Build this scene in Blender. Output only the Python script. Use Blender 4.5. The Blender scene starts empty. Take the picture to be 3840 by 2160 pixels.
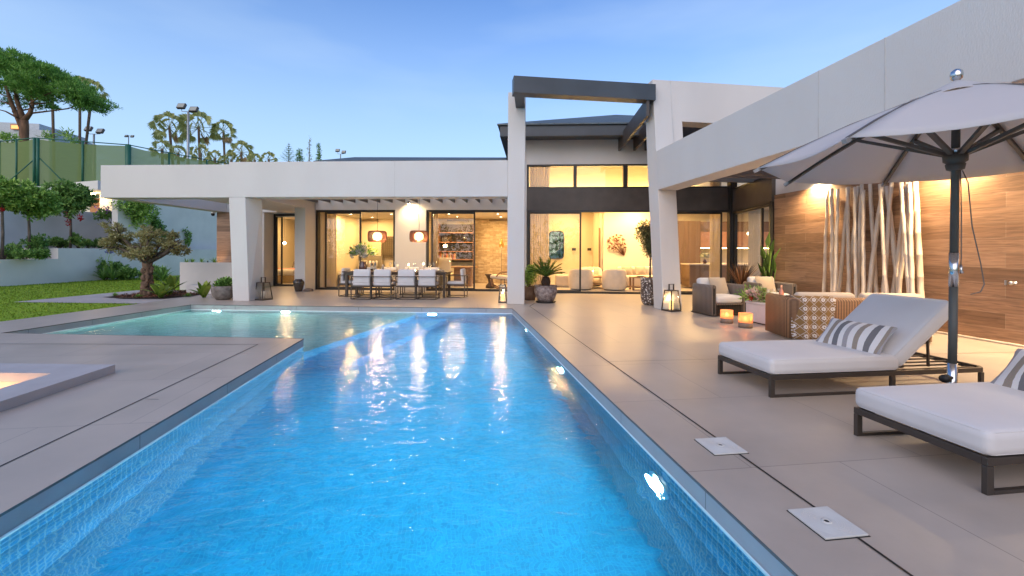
import bpy, math, random
from mathutils import Vector, Matrix
random.seed(7)
sc = bpy.context.scene
R = math.radians
# ------------------------------------------------------------------ camera
CAM_H = 1.32; CF = 1620.0; CX = 1920.0; CY = 946.5
YAW = math.atan(221 / 1620.0); ROLL = 0.005
cd = bpy.data.cameras.new('camera'); cam = bpy.data.objects.new('camera', cd); sc.collection.objects.link(cam)
cd.sensor_width = 36; cd.lens = 36 * CF / 3840; cd.shift_x = 0; cd.shift_y = (CY - 1080) / 3840
cd.clip_start = 0.05; cd.clip_end = 3000
cam.matrix_world = Matrix.Translation((0, 0, CAM_H)) @ Matrix.Rotation(-YAW, 4, 'Z') @ Matrix.Rotation(R(90), 4, 'X') @ Matrix.Rotation(ROLL, 4, 'Z')
sc.camera = cam
# ------------------------------------------------------------------ world, sun, exposure
w = bpy.data.worlds.new('World'); sc.world = w; w.use_nodes = True
wn = w.node_tree; wn.nodes.clear()
sky = wn.nodes.new('ShaderNodeTexSky'); sky.sky_type = 'NISHITA'; sky.sun_disc = False
sky.sun_elevation = R(30); sky.sun_rotation = R(212); sky.air_density = 1.0; sky.dust_density = 0.2; sky.ozone_density = 5.0
wgeo = wn.nodes.new('ShaderNodeTexCoord')
wmap = wn.nodes.new('ShaderNodeMapping'); wmap.inputs['Scale'].default_value = (.8, .8, 3.2); wmap.inputs['Rotation'].default_value = (.12, .2, .4)
wno = wn.nodes.new('ShaderNodeTexNoise'); wno.inputs['Scale'].default_value = 1.3; wno.inputs['Detail'].default_value = 5; wno.inputs['Roughness'].default_value = .5
wra = wn.nodes.new('ShaderNodeMapRange'); wra.inputs['From Min'].default_value = .44; wra.inputs['From Max'].default_value = .78; wra.inputs['To Max'].default_value = .55
wmx = wn.nodes.new('ShaderNodeMix'); wmx.data_type = 'RGBA'
wmx.inputs[7].default_value = (4.6, 5.8, 7.0, 1)                    # thin cirrus veil
wti = wn.nodes.new('ShaderNodeMix'); wti.data_type = 'RGBA'; wti.blend_type = 'MULTIPLY'; wti.inputs[0].default_value = 1
wti.inputs[7].default_value = (.95, 1.25, 1.62, 1)
wsx = wn.nodes.new('ShaderNodeSeparateXYZ')                         # pale bright band towards the horizon
whr = wn.nodes.new('ShaderNodeMapRange'); whr.interpolation_type = 'SMOOTHSTEP'
whr.inputs['From Min'].default_value = -.02; whr.inputs['From Max'].default_value = .66; whr.inputs['To Min'].default_value = .95; whr.inputs['To Max'].default_value = 0
wmh = wn.nodes.new('ShaderNodeMix'); wmh.data_type = 'RGBA'; wmh.inputs[7].default_value = (4.1, 5.65, 7.2, 1)
wbg = wn.nodes.new('ShaderNodeBackground'); wbg.inputs[1].default_value = 0.12
wou = wn.nodes.new('ShaderNodeOutputWorld')
L = wn.links.new
L(wgeo.outputs['Generated'], wmap.inputs['Vector']); L(wmap.outputs[0], wno.inputs['Vector']); L(wno.outputs[0], wra.inputs[0])
L(wgeo.outputs['Generated'], wsx.inputs[0]); L(wsx.outputs[2], whr.inputs[0])
L(sky.outputs[0], wti.inputs[6]); L(wti.outputs[2], wmh.inputs[6]); L(whr.outputs[0], wmh.inputs[0])
L(wmh.outputs[2], wmx.inputs[6]); L(wra.outputs[0], wmx.inputs[0]); L(wmx.outputs[2], wbg.inputs[0]); L(wbg.outputs[0], wou.inputs[0])
sd = bpy.data.lights.new('sun', 'SUN'); sd.energy = 2.0; sd.angle = R(75); sd.color = (1, .77, .56)
sun = bpy.data.objects.new('sun', sd); sc.collection.objects.link(sun)
# low sun behind the camera to the left, matching the sky
saz = R(212)
sun.rotation_euler = Vector((math.sin(saz) * math.cos(R(30)), math.cos(saz) * math.cos(R(30)), math.sin(R(30)))).to_track_quat('Z', 'Y').to_euler()
sc.view_settings.view_transform = 'Standard'; sc.view_settings.look = 'None'; sc.view_settings.gamma = 1
sc.view_settings.exposure = 0.33
sc.cycles.use_denoising = True
sc.cycles.max_bounces = 8; sc.cycles.diffuse_bounces = 3; sc.cycles.glossy_bounces = 4; sc.cycles.transparent_max_bounces = 16; sc.cycles.transmission_bounces = 4
sc.cycles.caustics_reflective = False; sc.cycles.caustics_refractive = True
sc.cycles.sample_clamp_indirect = 4
# ------------------------------------------------------------------ frames: world = pool axis; the facade stands turned by PH
PH = R(-10.9); cP, sP = math.cos(PH), math.sin(PH)
def B(p): return (p[0] * cP - p[1] * sP, p[0] * sP + p[1] * cP, p[2] if len(p) > 2 else 0.0)
def A(p): return tuple(p)
_c, _s = math.cos(YAW), math.sin(YAW); _cr, _sr = math.cos(ROLL), math.sin(ROLL)
def ray(px, py):
    a, b = px - CX, py - CY
    u = a * _cr + b * _sr; v = -a * _sr + b * _cr
    return (u * _c + CF * _s, -u * _s + CF * _c, -v)
def onZ(px, py, z=0.0):
    d = ray(px, py); t = (z - CAM_H) / d[2]; return (d[0] * t, d[1] * t, z)
def onY(px, py, Y):
    d = ray(px, py); t = Y / d[1]; return (d[0] * t, Y, CAM_H + d[2] * t)
def onX(px, py, X):
    d = ray(px, py); t = X / d[0]; return (X, d[1] * t, CAM_H + d[2] * t)
def onV(px, py, V):       # facade frame: returns (U, V, z)
    d = ray(px, py); t = V / (-d[0] * sP + d[1] * cP)
    x, y = d[0] * t, d[1] * t
    return (x * cP + y * sP, V, CAM_H + d[2] * t)
def onU(px, py, U):
    d = ray(px, py); t = U / (d[0] * cP + d[1] * sP)
    x, y = d[0] * t, d[1] * t
    return (U, -x * sP + y * cP, CAM_H + d[2] * t)
# ------------------------------------------------------------------ mesh builder
class MB:
    def __init__(s, tf=A): s.v = []; s.f = []; s.tf = tf; s.sm = []
    def add(s, vs, fs, smooth=False):
        n = len(s.v); s.v += [s.tf(p) for p in vs]; s.f += [tuple(i + n for i in f) for f in fs]; s.sm += [smooth] * len(fs); return s
    def box(s, x0, x1, y0, y1, z0, z1):
        vs = [(x0, y0, z0), (x1, y0, z0), (x1, y1, z0), (x0, y1, z0), (x0, y0, z1), (x1, y0, z1), (x1, y1, z1), (x0, y1, z1)]
        return s.add(vs, [(3, 2, 1, 0), (4, 5, 6, 7), (0, 1, 5, 4), (1, 2, 6, 5), (2, 3, 7, 6), (3, 0, 4, 7)])
    def hexa(s, lo, hi):      # two quads of 3D points
        return s.add(list(lo) + list(hi), [(3, 2, 1, 0), (4, 5, 6, 7), (0, 1, 5, 4), (1, 2, 6, 5), (2, 3, 7, 6), (3, 0, 4, 7)])
    def prism(s, poly, z0, z1):
        n = len(poly); vs = [(p[0], p[1], z0) for p in poly] + [(p[0], p[1], z1) for p in poly]
        return s.add(vs, [tuple(range(n - 1, -1, -1)), tuple(range(n, 2 * n))] + [(i, (i + 1) % n, n + (i + 1) % n, n + i) for i in range(n)])
    def sheet(s, poly, z):
        return s.add([(p[0], p[1], z) for p in poly], [tuple(range(len(poly)))])
    def bar(s, a, b, w, h=None, up=(0, 0, 1)):     # rectangular bar between two points
        h = w if h is None else h
        a = Vector(a); b = Vector(b); d = (b - a).normalized(); u = Vector(up)
        if abs(d.dot(u)) > .98: u = Vector((0, 1, 0))
        r = d.cross(u).normalized(); u = r.cross(d).normalized()
        q = [(-r * w - u * h) / 2, (r * w - u * h) / 2, (r * w + u * h) / 2, (-r * w + u * h) / 2]
        return s.hexa([tuple(a + k) for k in q], [tuple(b + k) for k in q])
    def tube(s, pts, rad, n=8, cap=True):
        P = [Vector(p) for p in pts]; m = len(P)
        rr = rad if hasattr(rad, '__len__') else [rad] * m
        vs = []; pu = None
        for i in range(m):
            d = (P[min(i + 1, m - 1)] - P[max(i - 1, 0)]).normalized()
            if pu is None:
                pu = Vector((1, 0, 0)) if abs(d.x) < .9 else Vector((0, 1, 0))
            pu = (pu - d * pu.dot(d)).normalized(); q = d.cross(pu)
            for k in range(n):
                a = 2 * math.pi * k / n; vs.append(tuple(P[i] + (pu * math.cos(a) + q * math.sin(a)) * rr[i]))
        fs = [(i * n + k, i * n + (k + 1) % n, (i + 1) * n + (k + 1) % n, (i + 1) * n + k) for i in range(m - 1) for k in range(n)]
        if cap: fs += [tuple(range(n - 1, -1, -1)), tuple((m - 1) * n + k for k in range(n))]
        return s.add(vs, fs, True)
    def lathe(s, prof, c=(0, 0, 0), n=24, sx=1.0, sy=1.0, cap=False):
        vs = []; m = len(prof)
        for r, z in prof:
            for k in range(n):
                a = 2 * math.pi * k / n; vs.append((c[0] + r * math.cos(a) * sx, c[1] + r * math.sin(a) * sy, c[2] + z))
        fs = [(i * n + k, i * n + (k + 1) % n, (i + 1) * n + (k + 1) % n, (i + 1) * n + k) for i in range(m - 1) for k in range(n)]
        if cap and prof[0][0] > 1e-4: fs.append(tuple(range(n - 1, -1, -1)))
        if cap and prof[-1][0] > 1e-4: fs.append(tuple((m - 1) * n + k for k in range(n)))
        return s.add(vs, fs, True)
    def ball(s, c, r, n=12, m=8, sz=1.0):
        return s.lathe([(r * math.sin(math.pi * i / m), -r * sz * math.cos(math.pi * i / m)) for i in range(m + 1)], c, n)
    def cushion(s, c, dim, r=.04, puff=.02, M=None, seg=5, pinch=0.0):   # soft rounded box; dim = full sizes
        h = [d / 2 for d in dim]; r = min(r, min(h) * .98)
        def axis(a): return [-a, -a + r * .12, -a + r * .4, -a + r] + [(-a + r) + (2 * a - 2 * r) * k / seg for k in range(1, seg)] + [a - r, a - r * .4, a - r * .12, a]
        ax = [axis(a) for a in h]; idx = {}; vs = []; fs = []
        def vert(p):
            k = tuple(round(q, 5) for q in p)
            if k not in idx:
                inn = [max(-h[i] + r, min(h[i] - r, p[i])) for i in range(3)]
                d = Vector([p[i] - inn[i] for i in range(3)]); d = d.normalized() * r if d.length > 1e-9 else d
                q = [inn[i] + d[i] for i in range(3)]
                nx, ny = q[0] / h[0], q[1] / h[1]
                q[2] += puff * (1 if q[2] > 0 else -1) * max(0, 1 - nx * nx) * max(0, 1 - ny * ny)
                if pinch: q[2] *= 1 - pinch * max(abs(nx), abs(ny)) ** 3; q[0] *= 1 - .06 * (1 - ny * ny) * pinch; q[1] *= 1 - .10 * (1 - nx * nx) * pinch
                q = Vector(q)
                if M is not None: q = M @ q
                vs.append(tuple(q + Vector(c))); idx[k] = len(vs) - 1
            return idx[k]
        for a in range(3):
            b, e = (a + 1) % 3, (a + 2) % 3
            for sg in (-1, 1):
                for i in range(len(ax[b]) - 1):
                    for j in range(len(ax[e]) - 1):
                        q = []
                        for (u, v) in ((i, j), (i + 1, j), (i + 1, j + 1), (i, j + 1)):
                            p = [0, 0, 0]; p[a] = sg * h[a]; p[b] = ax[b][u]; p[e] = ax[e][v]; q.append(vert(p))
                        fs.append(tuple(q) if sg > 0 else tuple(q[::-1]))
        return s.add(vs, fs, True)
def obj(name, mb, m, parent=None, bevel=0.0, label=None):
    me = bpy.data.meshes.new(name); me.from_pydata(mb.v, [], mb.f)
    me.polygons.foreach_set('use_smooth', mb.sm)
    me.materials.append(m); me.update()
    o = bpy.data.objects.new(name, me); sc.collection.objects.link(o)
    if parent is not None: o.parent = parent
    if bevel:
        b = o.modifiers.new('bevel', 'BEVEL'); b.width = bevel; b.segments = 2; b.limit_method = 'ANGLE'; b.angle_limit = R(40)
    if label: o['label'] = label
    return o
def thing(name, label, cat, loc=(0, 0, 0), rz=0.0, group=None):
    o = bpy.data.objects.new(name, None); sc.collection.objects.link(o); o.empty_display_size = .1
    o.location = loc; o.rotation_euler = (0, 0, rz); o['label'] = label; o['category'] = cat
    if group: o['group'] = group
    return o
def tag(o, label, cat, group=None, loc=None, rz=None):
    o['label'] = label; o['category'] = cat
    if group: o['group'] = group
    if loc is not None: o.location = loc
    if rz is not None: o.rotation_euler = (0, 0, rz)
    return o
def struct(name, mb, m, kind='structure', label=None):
    o = obj(name, mb, m); o['kind'] = kind
    if label: o['label'] = label
    return o
def dup(root, loc, rz=0.0, label=None, group=None, scale=1.0):
    def cp(o, par):
        c = o.copy(); sc.collection.objects.link(c)
        if par is not None: c.parent = par
        for ch in list(kids.get(o.name, [])): cp(ch, c)
        return c
    kids = {}
    def walk(o):
        kids[o.name] = list(o.children)
        for ch in o.children: walk(ch)
    walk(root)
    r = cp(root, None); r.location = loc; r.rotation_euler = (0, 0, rz); r.scale = (scale,) * 3
    if label: r['label'] = label
    if group: r['group'] = group
    return r
def light(name, kind, loc, energy, color, parent=None, size=.1, rot=None, spot=None, size_y=None, blend=.6):
    ld = bpy.data.lights.new(name, kind); ld.energy = energy; ld.color = color
    if kind == 'AREA':
        ld.size = size
        if size_y: ld.shape = 'RECTANGLE'; ld.size_y = size_y
    else: ld.shadow_soft_size = size
    if kind == 'SPOT': ld.spot_size = R(spot or 90); ld.spot_blend = blend
    o = bpy.data.objects.new(name, ld); sc.collection.objects.link(o); o.location = loc
    if rot is not None: o.rotation_euler = rot
    if parent is not None: o.parent = parent
    return o
def aim(d): return Vector(d).to_track_quat('-Z', 'Y').to_euler()
# ------------------------------------------------------------------ materials
MATS = {}
def nodes(name):
    m = bpy.data.materials.new(name); m.use_nodes = True; nt = m.node_tree; b = nt.nodes['Principled BSDF']; return m, nt, b
def mat(name, col, rough=.6, metal=0.0, var=.12, scale=6.0, bump=0.0, bscale=None, detail=5, spec=.5, sheen=0.0, stretch=None, col2=None, coat=0.0):
    if name in MATS: return MATS[name]
    m, nt, b = nodes(name); L = nt.links.new
    b.inputs['Roughness'].default_value = rough; b.inputs['Metallic'].default_value = metal
    b.inputs['Specular IOR Level'].default_value = spec
    if sheen: b.inputs['Sheen Weight'].default_value = sheen
    if coat: b.inputs['Coat Weight'].default_value = coat
    tc = nt.nodes.new('ShaderNodeTexCoord'); mp = nt.nodes.new('ShaderNodeMapping')
    if stretch: mp.inputs['Scale'].default_value = stretch
    L(tc.outputs['Object'], mp.inputs['Vector'])
    no = nt.nodes.new('ShaderNodeTexNoise'); no.inputs['Scale'].default_value = scale; no.inputs['Detail'].default_value = detail
    L(mp.outputs[0], no.inputs['Vector'])
    cr = nt.nodes.new('ShaderNodeValToRGB'); e = cr.color_ramp.elements
    e[0].position = .3; e[1].position = .7
    c2 = col2 or tuple(min(1, c * (1 + var)) for c in col); c1 = tuple(c * (1 - var) for c in col) if not col2 else col
    e[0].color = (*c1, 1); e[1].color = (*c2, 1)
    L(no.outputs[0], cr.inputs[0]); L(cr.outputs[0], b.inputs['Base Color'])
    if bump:
        n2 = nt.nodes.new('ShaderNodeTexNoise'); n2.inputs['Scale'].default_value = bscale or scale * 4; n2.inputs['Detail'].default_value = 4
        L(mp.outputs[0], n2.inputs['Vector'])
        bp = nt.nodes.new('ShaderNodeBump'); bp.inputs['Strength'].default_value = bump; bp.inputs['Distance'].default_value = .02
        L(n2.outputs[0], bp.inputs['Height']); L(bp.outputs[0], b.inputs['Normal'])
    MATS[name] = m; return m
def emit(name, col, s):
    if name in MATS: return MATS[name]
    m, nt, b = nodes(name); b.inputs['Base Color'].default_value = (*col, 1); b.inputs['Emission Color'].default_value = (*col, 1); b.inputs['Emission Strength'].default_value = s
    MATS[name] = m; return m
def leafmat(name, col, col2=None, rough=.5, trans=.35):
    if name in MATS: return MATS[name]
    m, nt, b = nodes(name); L = nt.links.new
    g = nt.nodes.new('ShaderNodeNewGeometry'); cr = nt.nodes.new('ShaderNodeValToRGB'); e = cr.color_ramp.elements
    c2 = col2 or tuple(c * 1.9 for c in col)
    e[0].color = (*[c * .6 for c in col], 1); e[1].color = (*c2, 1)
    k = cr.color_ramp.elements.new(.5); k.color = (*col, 1)
    L(g.outputs['Random Per Island'], cr.inputs[0]); L(cr.outputs[0], b.inputs['Base Color'])
    b.inputs['Roughness'].default_value = rough; b.inputs['Specular IOR Level'].default_value = .35
    t = nt.nodes.new('ShaderNodeBsdfTranslucent'); L(cr.outputs[0], t.inputs[0])
    mx = nt.nodes.new('ShaderNodeMixShader'); mx.inputs[0].default_value = trans
    L(b.outputs[0], mx.inputs[1]); L(t.outputs[0], mx.inputs[2]); L(mx.outputs[0], nt.nodes['Material Output'].inputs[0])
    MATS[name] = m; return m
def schlick(nt, f0, normal=None):
    L = nt.links.new; g = nt.nodes.new('ShaderNodeNewGeometry'); d = nt.nodes.new('ShaderNodeVectorMath'); d.operation = 'DOT_PRODUCT'
    L(g.outputs['Incoming'], d.inputs[0]); L(normal or g.outputs['Normal'], d.inputs[1])
    def M(op, a, v, first=False):
        n = nt.nodes.new('ShaderNodeMath'); n.operation = op; n.use_clamp = op in ('SUBTRACT',)
        i = 1 if first else 0; L(a, n.inputs[i])
        if v is not None: n.inputs[1 - i].default_value = v
        return n.outputs[0]
    ab = nt.nodes.new('ShaderNodeMath'); ab.operation = 'ABSOLUTE'; L(d.outputs['Value'], ab.inputs[0])
    k = M('POWER', M('SUBTRACT', ab.outputs[0], 1.0, True), 5.0); n = nt.nodes.new('ShaderNodeMath'); n.operation = 'MULTIPLY_ADD'; L(k, n.inputs[0]); n.inputs[1].default_value = 1 - f0; n.inputs[2].default_value = f0
    return n.outputs[0]
def glassmat(name='clear_glass', tint=(.93, .96, .95), ior=1.45, rough=0.0, refl=1.0):
    if name in MATS: return MATS[name]
    m, nt, b = nodes(name); L = nt.links.new; nt.nodes.remove(b)
    t = nt.nodes.new('ShaderNodeBsdfTransparent'); t.inputs[0].default_value = (*tint, 1)
    g = nt.nodes.new('ShaderNodeBsdfGlossy'); g.inputs['Roughness'].default_value = rough
    f0 = schlick(nt, ((ior - 1) / (ior + 1)) ** 2 * 2 * refl)
    mx = nt.nodes.new('ShaderNodeMixShader'); L(f0, mx.inputs[0]); L(t.outputs[0], mx.inputs[1]); L(g.outputs[0], mx.inputs[2]); L(mx.outputs[0], nt.nodes['Material Output'].inputs[0])
    MATS[name] = m; return m
# ================================================================== setting: materials
from mathutils.geometry import tessellate_polygon
def comb(nt, mode):       # 2D vector from object coordinates: 'wall' = (x+y, z), 'floor' = (x, y), 'B' = facade turned floor
    L = nt.links.new
    tc = nt.nodes.new('ShaderNodeTexCoord'); 
    if mode == 'floor': return tc.outputs['Object']
    if mode == 'B':
        mp = nt.nodes.new('ShaderNodeMapping'); mp.inputs['Rotation'].default_value = (0, 0, -PH); L(tc.outputs['Object'], mp.inputs[0]); return mp.outputs[0]
    sx = nt.nodes.new('ShaderNodeSeparateXYZ'); L(tc.outputs['Object'], sx.inputs[0])
    ad = nt.nodes.new('ShaderNodeMath'); L(sx.outputs[0], ad.inputs[0]); L(sx.outputs[1], ad.inputs[1])
    cb = nt.nodes.new('ShaderNodeCombineXYZ'); L(ad.outputs[0], cb.inputs[0]); L(sx.outputs[2], cb.inputs[1]); return cb.outputs[0]
def brickmat(name, mode, c1, c2, mortar, bw, rh, ms, rough=.4, offset=.5, grain=None, bump=.15, noise=.15, nscale=2.5, spec=.5, wobble=0.0, rvar=0.0):
    m, nt, b = nodes(name); L = nt.links.new
    vec = comb(nt, mode)
    if wobble:
        wn_ = nt.nodes.new('ShaderNodeTexNoise'); wn_.inputs['Scale'].default_value = 9; L(vec, wn_.inputs[0])
        ws = nt.nodes.new('ShaderNodeVectorMath'); ws.operation = 'MULTIPLY_ADD'; ws.inputs[1].default_value = (wobble,) * 3
        L(wn_.outputs[1], ws.inputs[0]); L(vec, ws.inputs[2]); vec = ws.outputs[0]
    br = nt.nodes.new('ShaderNodeTexBrick'); br.offset = offset; br.squash = 1
    br.inputs['Scale'].default_value = 1; br.inputs['Brick Width'].default_value = bw; br.inputs['Row Height'].default_value = rh
    br.inputs['Mortar Size'].default_value = ms; br.inputs['Mortar Smooth'].default_value = .1
    br.inputs['Color1'].default_value = (*c1, 1); br.inputs['Color2'].default_value = (*c2, 1); br.inputs['Mortar'].default_value = (*mortar, 1)
    L(vec, br.inputs[0])
    no = nt.nodes.new('ShaderNodeTexNoise'); no.inputs['Detail'].default_value = 8; no.inputs['Roughness'].default_value = .6
    mp = nt.nodes.new('ShaderNodeMapping'); L(vec, mp.inputs[0])
    if grain: mp.inputs['Scale'].default_value = grain; no.inputs['Scale'].default_value = 1; no.inputs['Distortion'].default_value = 1.2
    else: no.inputs['Scale'].default_value = nscale
    L(mp.outputs[0], no.inputs[0])
    mr = nt.nodes.new('ShaderNodeMapRange'); mr.inputs['From Min'].default_value = .25; mr.inputs['From Max'].default_value = .75
    mr.inputs['To Min'].default_value = 1 - noise; mr.inputs['To Max'].default_value = 1 + noise; L(no.outputs[0], mr.inputs[0])
    mu = nt.nodes.new('ShaderNodeVectorMath'); mu.operation = 'SCALE'; L(br.outputs[0], mu.inputs[0]); L(mr.outputs[0], mu.inputs['Scale'])
    L(mu.outputs[0], b.inputs['Base Color']); b.inputs['Roughness'].default_value = rough; b.inputs['Specular IOR Level'].default_value = spec
    if rvar:
        r2 = nt.nodes.new('ShaderNodeMapRange'); r2.inputs['To Min'].default_value = rough - rvar; r2.inputs['To Max'].default_value = rough + rvar; L(no.outputs[0], r2.inputs[0]); L(r2.outputs[0], b.inputs['Roughness'])
    bp = nt.nodes.new('ShaderNodeBump'); bp.inputs['Strength'].default_value = bump; bp.inputs['Distance'].default_value = .01; bp.invert = True
    ma = nt.nodes.new('ShaderNodeMath'); ma.operation = 'MULTIPLY_ADD'; ma.inputs[1].default_value = .35; L(no.outputs[0], ma.inputs[0]); L(br.outputs['Fac'], ma.inputs[2])
    L(ma.outputs[0], bp.inputs['Height']); L(bp.outputs[0], b.inputs['Normal'])
    MATS[name] = m; return m
M_floor = brickmat('terrace_tile', 'floor', (.44, .378, .312), (.41, .353, .293), (.26, .22, .19), 1.22, 1.22, .0034, rough=.37, bump=.08, noise=.13, nscale=1.4, rvar=.11)
M_infl = brickmat('interior_tile', 'B', (.50, .44, .37), (.47, .41, .35), (.4, .34, .3), 1.2, 1.2, .003, rough=.3, bump=.04, noise=.06, nscale=1.1)
M_coping = brickmat('coping_stone', 'wall', (.36, .35, .345), (.34, .335, .33), (.15, .15, .15), 1.22, 2.0, .004, rough=.5, bump=.1, noise=.12, offset=0)
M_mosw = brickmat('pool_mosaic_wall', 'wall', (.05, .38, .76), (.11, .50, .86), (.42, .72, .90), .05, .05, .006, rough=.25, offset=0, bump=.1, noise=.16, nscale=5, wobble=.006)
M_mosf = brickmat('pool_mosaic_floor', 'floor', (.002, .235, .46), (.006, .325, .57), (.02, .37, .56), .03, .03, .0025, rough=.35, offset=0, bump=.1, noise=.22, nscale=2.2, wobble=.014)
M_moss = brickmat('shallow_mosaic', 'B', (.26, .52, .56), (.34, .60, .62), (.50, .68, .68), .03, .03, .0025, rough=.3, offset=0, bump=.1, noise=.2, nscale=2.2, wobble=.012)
M_clad = brickmat('wood_plank_cladding', 'wall', (.19, .105, .058), (.36, .215, .13), (.33, .225, .145), 1.22, .225, .003, rough=.5, grain=(1.9, 24, 1), bump=.35, noise=.45)
M_path = brickmat('pale_path_slab', 'B', (.40, .37, .35), (.44, .41, .39), (.2, .19, .17), .9, .3, .008, rough=.7, bump=.3, noise=.15, nscale=6)
M_brickw = brickmat('patterned_wall', 'wall', (.34, .26, .17), (.52, .43, .30), (.30, .23, .15), .20, .065, .004, rough=.6, bump=.6, noise=.3, nscale=8)
M_slate = brickmat('slate_roof', 'wall', (.075, .10, .11), (.10, .13, .14), (.03, .035, .04), .35, .09, .006, rough=.55, bump=.6, noise=.3, nscale=9)
M_render = mat('white_render', (.60, .58, .548), .78, var=.05, scale=.7, bump=.2, bscale=70, detail=9, stretch=(1, 1, .35))
M_render2 = mat('garden_wall_render', (.74, .705, .66), .8, var=.07, scale=1.1, bump=.12, bscale=60, detail=9)
M_dark = mat('dark_painted_steel', (.055, .046, .040), .5, var=.2, scale=3, bump=.05, bscale=60)
M_frame = mat('black_aluminium_frame', (.018, .017, .016), .35, var=.15, scale=5)
M_gutter = mat('dark_grey_metal', (.045, .055, .065), .45, var=.18, scale=1.6, bump=.05, bscale=40)
M_int = mat('interior_paint', (.76, .68, .52), .8, var=.03, scale=.8)
M_intc = mat('ceiling_paint', (.78, .74, .66), .8, var=.02, scale=.8)
M_glass = glassmat('window_glass', (.95, .97, .96), 1.5, refl=1.0)
M_soil = mat('soil', (.035, .022, .015), .95, var=.4, scale=14, bump=.8, bscale=40)
M_black = mat('black_slot', (.008, .008, .008), .6, var=.1)
# grass
def grassmat():
    m, nt, b = nodes('lawn_grass'); L = nt.links.new
    tc = nt.nodes.new('ShaderNodeTexCoord')
    n1 = nt.nodes.new('ShaderNodeTexNoise'); n1.inputs['Scale'].default_value = .9; n1.inputs['Detail'].default_value = 10; n1.inputs['Roughness'].default_value = .7; L(tc.outputs['Object'], n1.inputs[0])
    cr = nt.nodes.new('ShaderNodeValToRGB'); e = cr.color_ramp.elements; e[0].position = .3; e[1].position = .72
    e[0].color = (.15, .27, .02, 1); e[1].color = (.30, .46, .04, 1); L(n1.outputs[0], cr.inputs[0]); L(cr.outputs[0], b.inputs['Base Color'])
    b.inputs['Roughness'].default_value = .9; b.inputs['Specular IOR Level'].default_value = .1
    n2 = nt.nodes.new('ShaderNodeTexNoise'); n2.inputs['Scale'].default_value = 60; L(tc.outputs['Object'], n2.inputs[0])
    bp = nt.nodes.new('ShaderNodeBump'); bp.inputs['Strength'].default_value = .8; bp.inputs['Distance'].default_value = .03; L(n2.outputs[0], bp.inputs['Height']); L(bp.outputs[0], b.inputs['Normal'])
    return m
M_grass = grassmat()
M_blade = leafmat('grass_blade', (.18, .28, .02), (.36, .46, .05), trans=.3)
# ================================================================== setting: ground, terrace, pool, lawn
ZW = -0.125; ZF = -1.35
PFR = B((-.54, 10.165)); PFL = B((-8.45, 10.165)); DL = B((-8.47, 6.40)); DC = (-2.235, 6.90, 0)
XR, XL, YN = 1.42, -2.235, -3.0
pool_out = [PFR, PFL, DL, DC, (XL, YN, 0), (XR, YN, 0)]
g = MB(); g.sheet([(-400, -200), (400, -200), (400, 500), (-400, 500)], -2.6); struct('ground', g, mat('dry_ground', (.10, .10, .05), .95, var=.35, scale=.3, bump=.4, bscale=4))
# fire pit rim corners
c0 = onZ(432, 1367, .087); c1 = onZ(0, 1362, .087); c2 = onZ(0, 1506, .087)
e1 = (Vector(c1) - Vector(c0)).normalized(); e2 = (Vector(c2) - Vector(c0)).normalized()
def pit(a, b_): q = Vector(c0) + e1 * a + e2 * b_; return (q.x, q.y)
RW = .36
pit_in = [pit(RW, RW), pit(3.2 - RW, RW), pit(3.2 - RW, 2.9 - RW), pit(RW, 2.9 - RW)]
pit_out = [pit(0, 0), pit(3.2, 0), pit(3.2, 2.9), pit(0, 2.9)]
ter_out = [B((-9.82, -8)), (18, -8, 0), (18, 24, 0), B((-9.82, 24))]
def holed(mb, loops, z):
    Ls = [[Vector((p[0], p[1], 0)) for p in l] for l in loops]
    pts = [p for l in Ls for p in l]
    tri = tessellate_polygon(Ls)
    fs = []
    for t in tri:
        a, b_, c_ = [pts[i] for i in t]
        fs.append(t if (b_ - a).cross(c_ - a).z > 0 else t[::-1])
    mb.add([(p.x, p.y, z) for p in pts], fs)
g = MB(); holed(g, [ter_out, pool_out, pit_in], 0.0)
struct('terrace', g, M_floor)
# coping: a thin stone lip round the pool, above the water
g = MB()
n = len(pool_out)
for i in range(n):
    a, b_ = pool_out[i], pool_out[(i + 1) % n]
    g.add([(a[0], a[1], 0), (b_[0], b_[1], 0), (b_[0], b_[1], ZW - .03), (a[0], a[1], ZW - .03)], [(0, 1, 2, 3)])
struct('pool_coping', g, M_coping)
# dark strip painted in as the shadow gap under the coping lip
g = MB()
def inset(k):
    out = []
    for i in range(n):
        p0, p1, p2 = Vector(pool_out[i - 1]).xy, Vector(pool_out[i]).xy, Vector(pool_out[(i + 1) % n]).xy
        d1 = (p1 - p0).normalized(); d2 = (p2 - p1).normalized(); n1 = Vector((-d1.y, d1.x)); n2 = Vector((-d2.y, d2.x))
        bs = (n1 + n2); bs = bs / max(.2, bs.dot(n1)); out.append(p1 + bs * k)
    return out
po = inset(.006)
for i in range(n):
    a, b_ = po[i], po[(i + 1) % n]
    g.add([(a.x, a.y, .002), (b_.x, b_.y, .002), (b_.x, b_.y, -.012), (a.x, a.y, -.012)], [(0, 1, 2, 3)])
struct('pool_edge_shadow', g, mat('edge_shadow_dark', (.12, .11, .10), .6))
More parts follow.
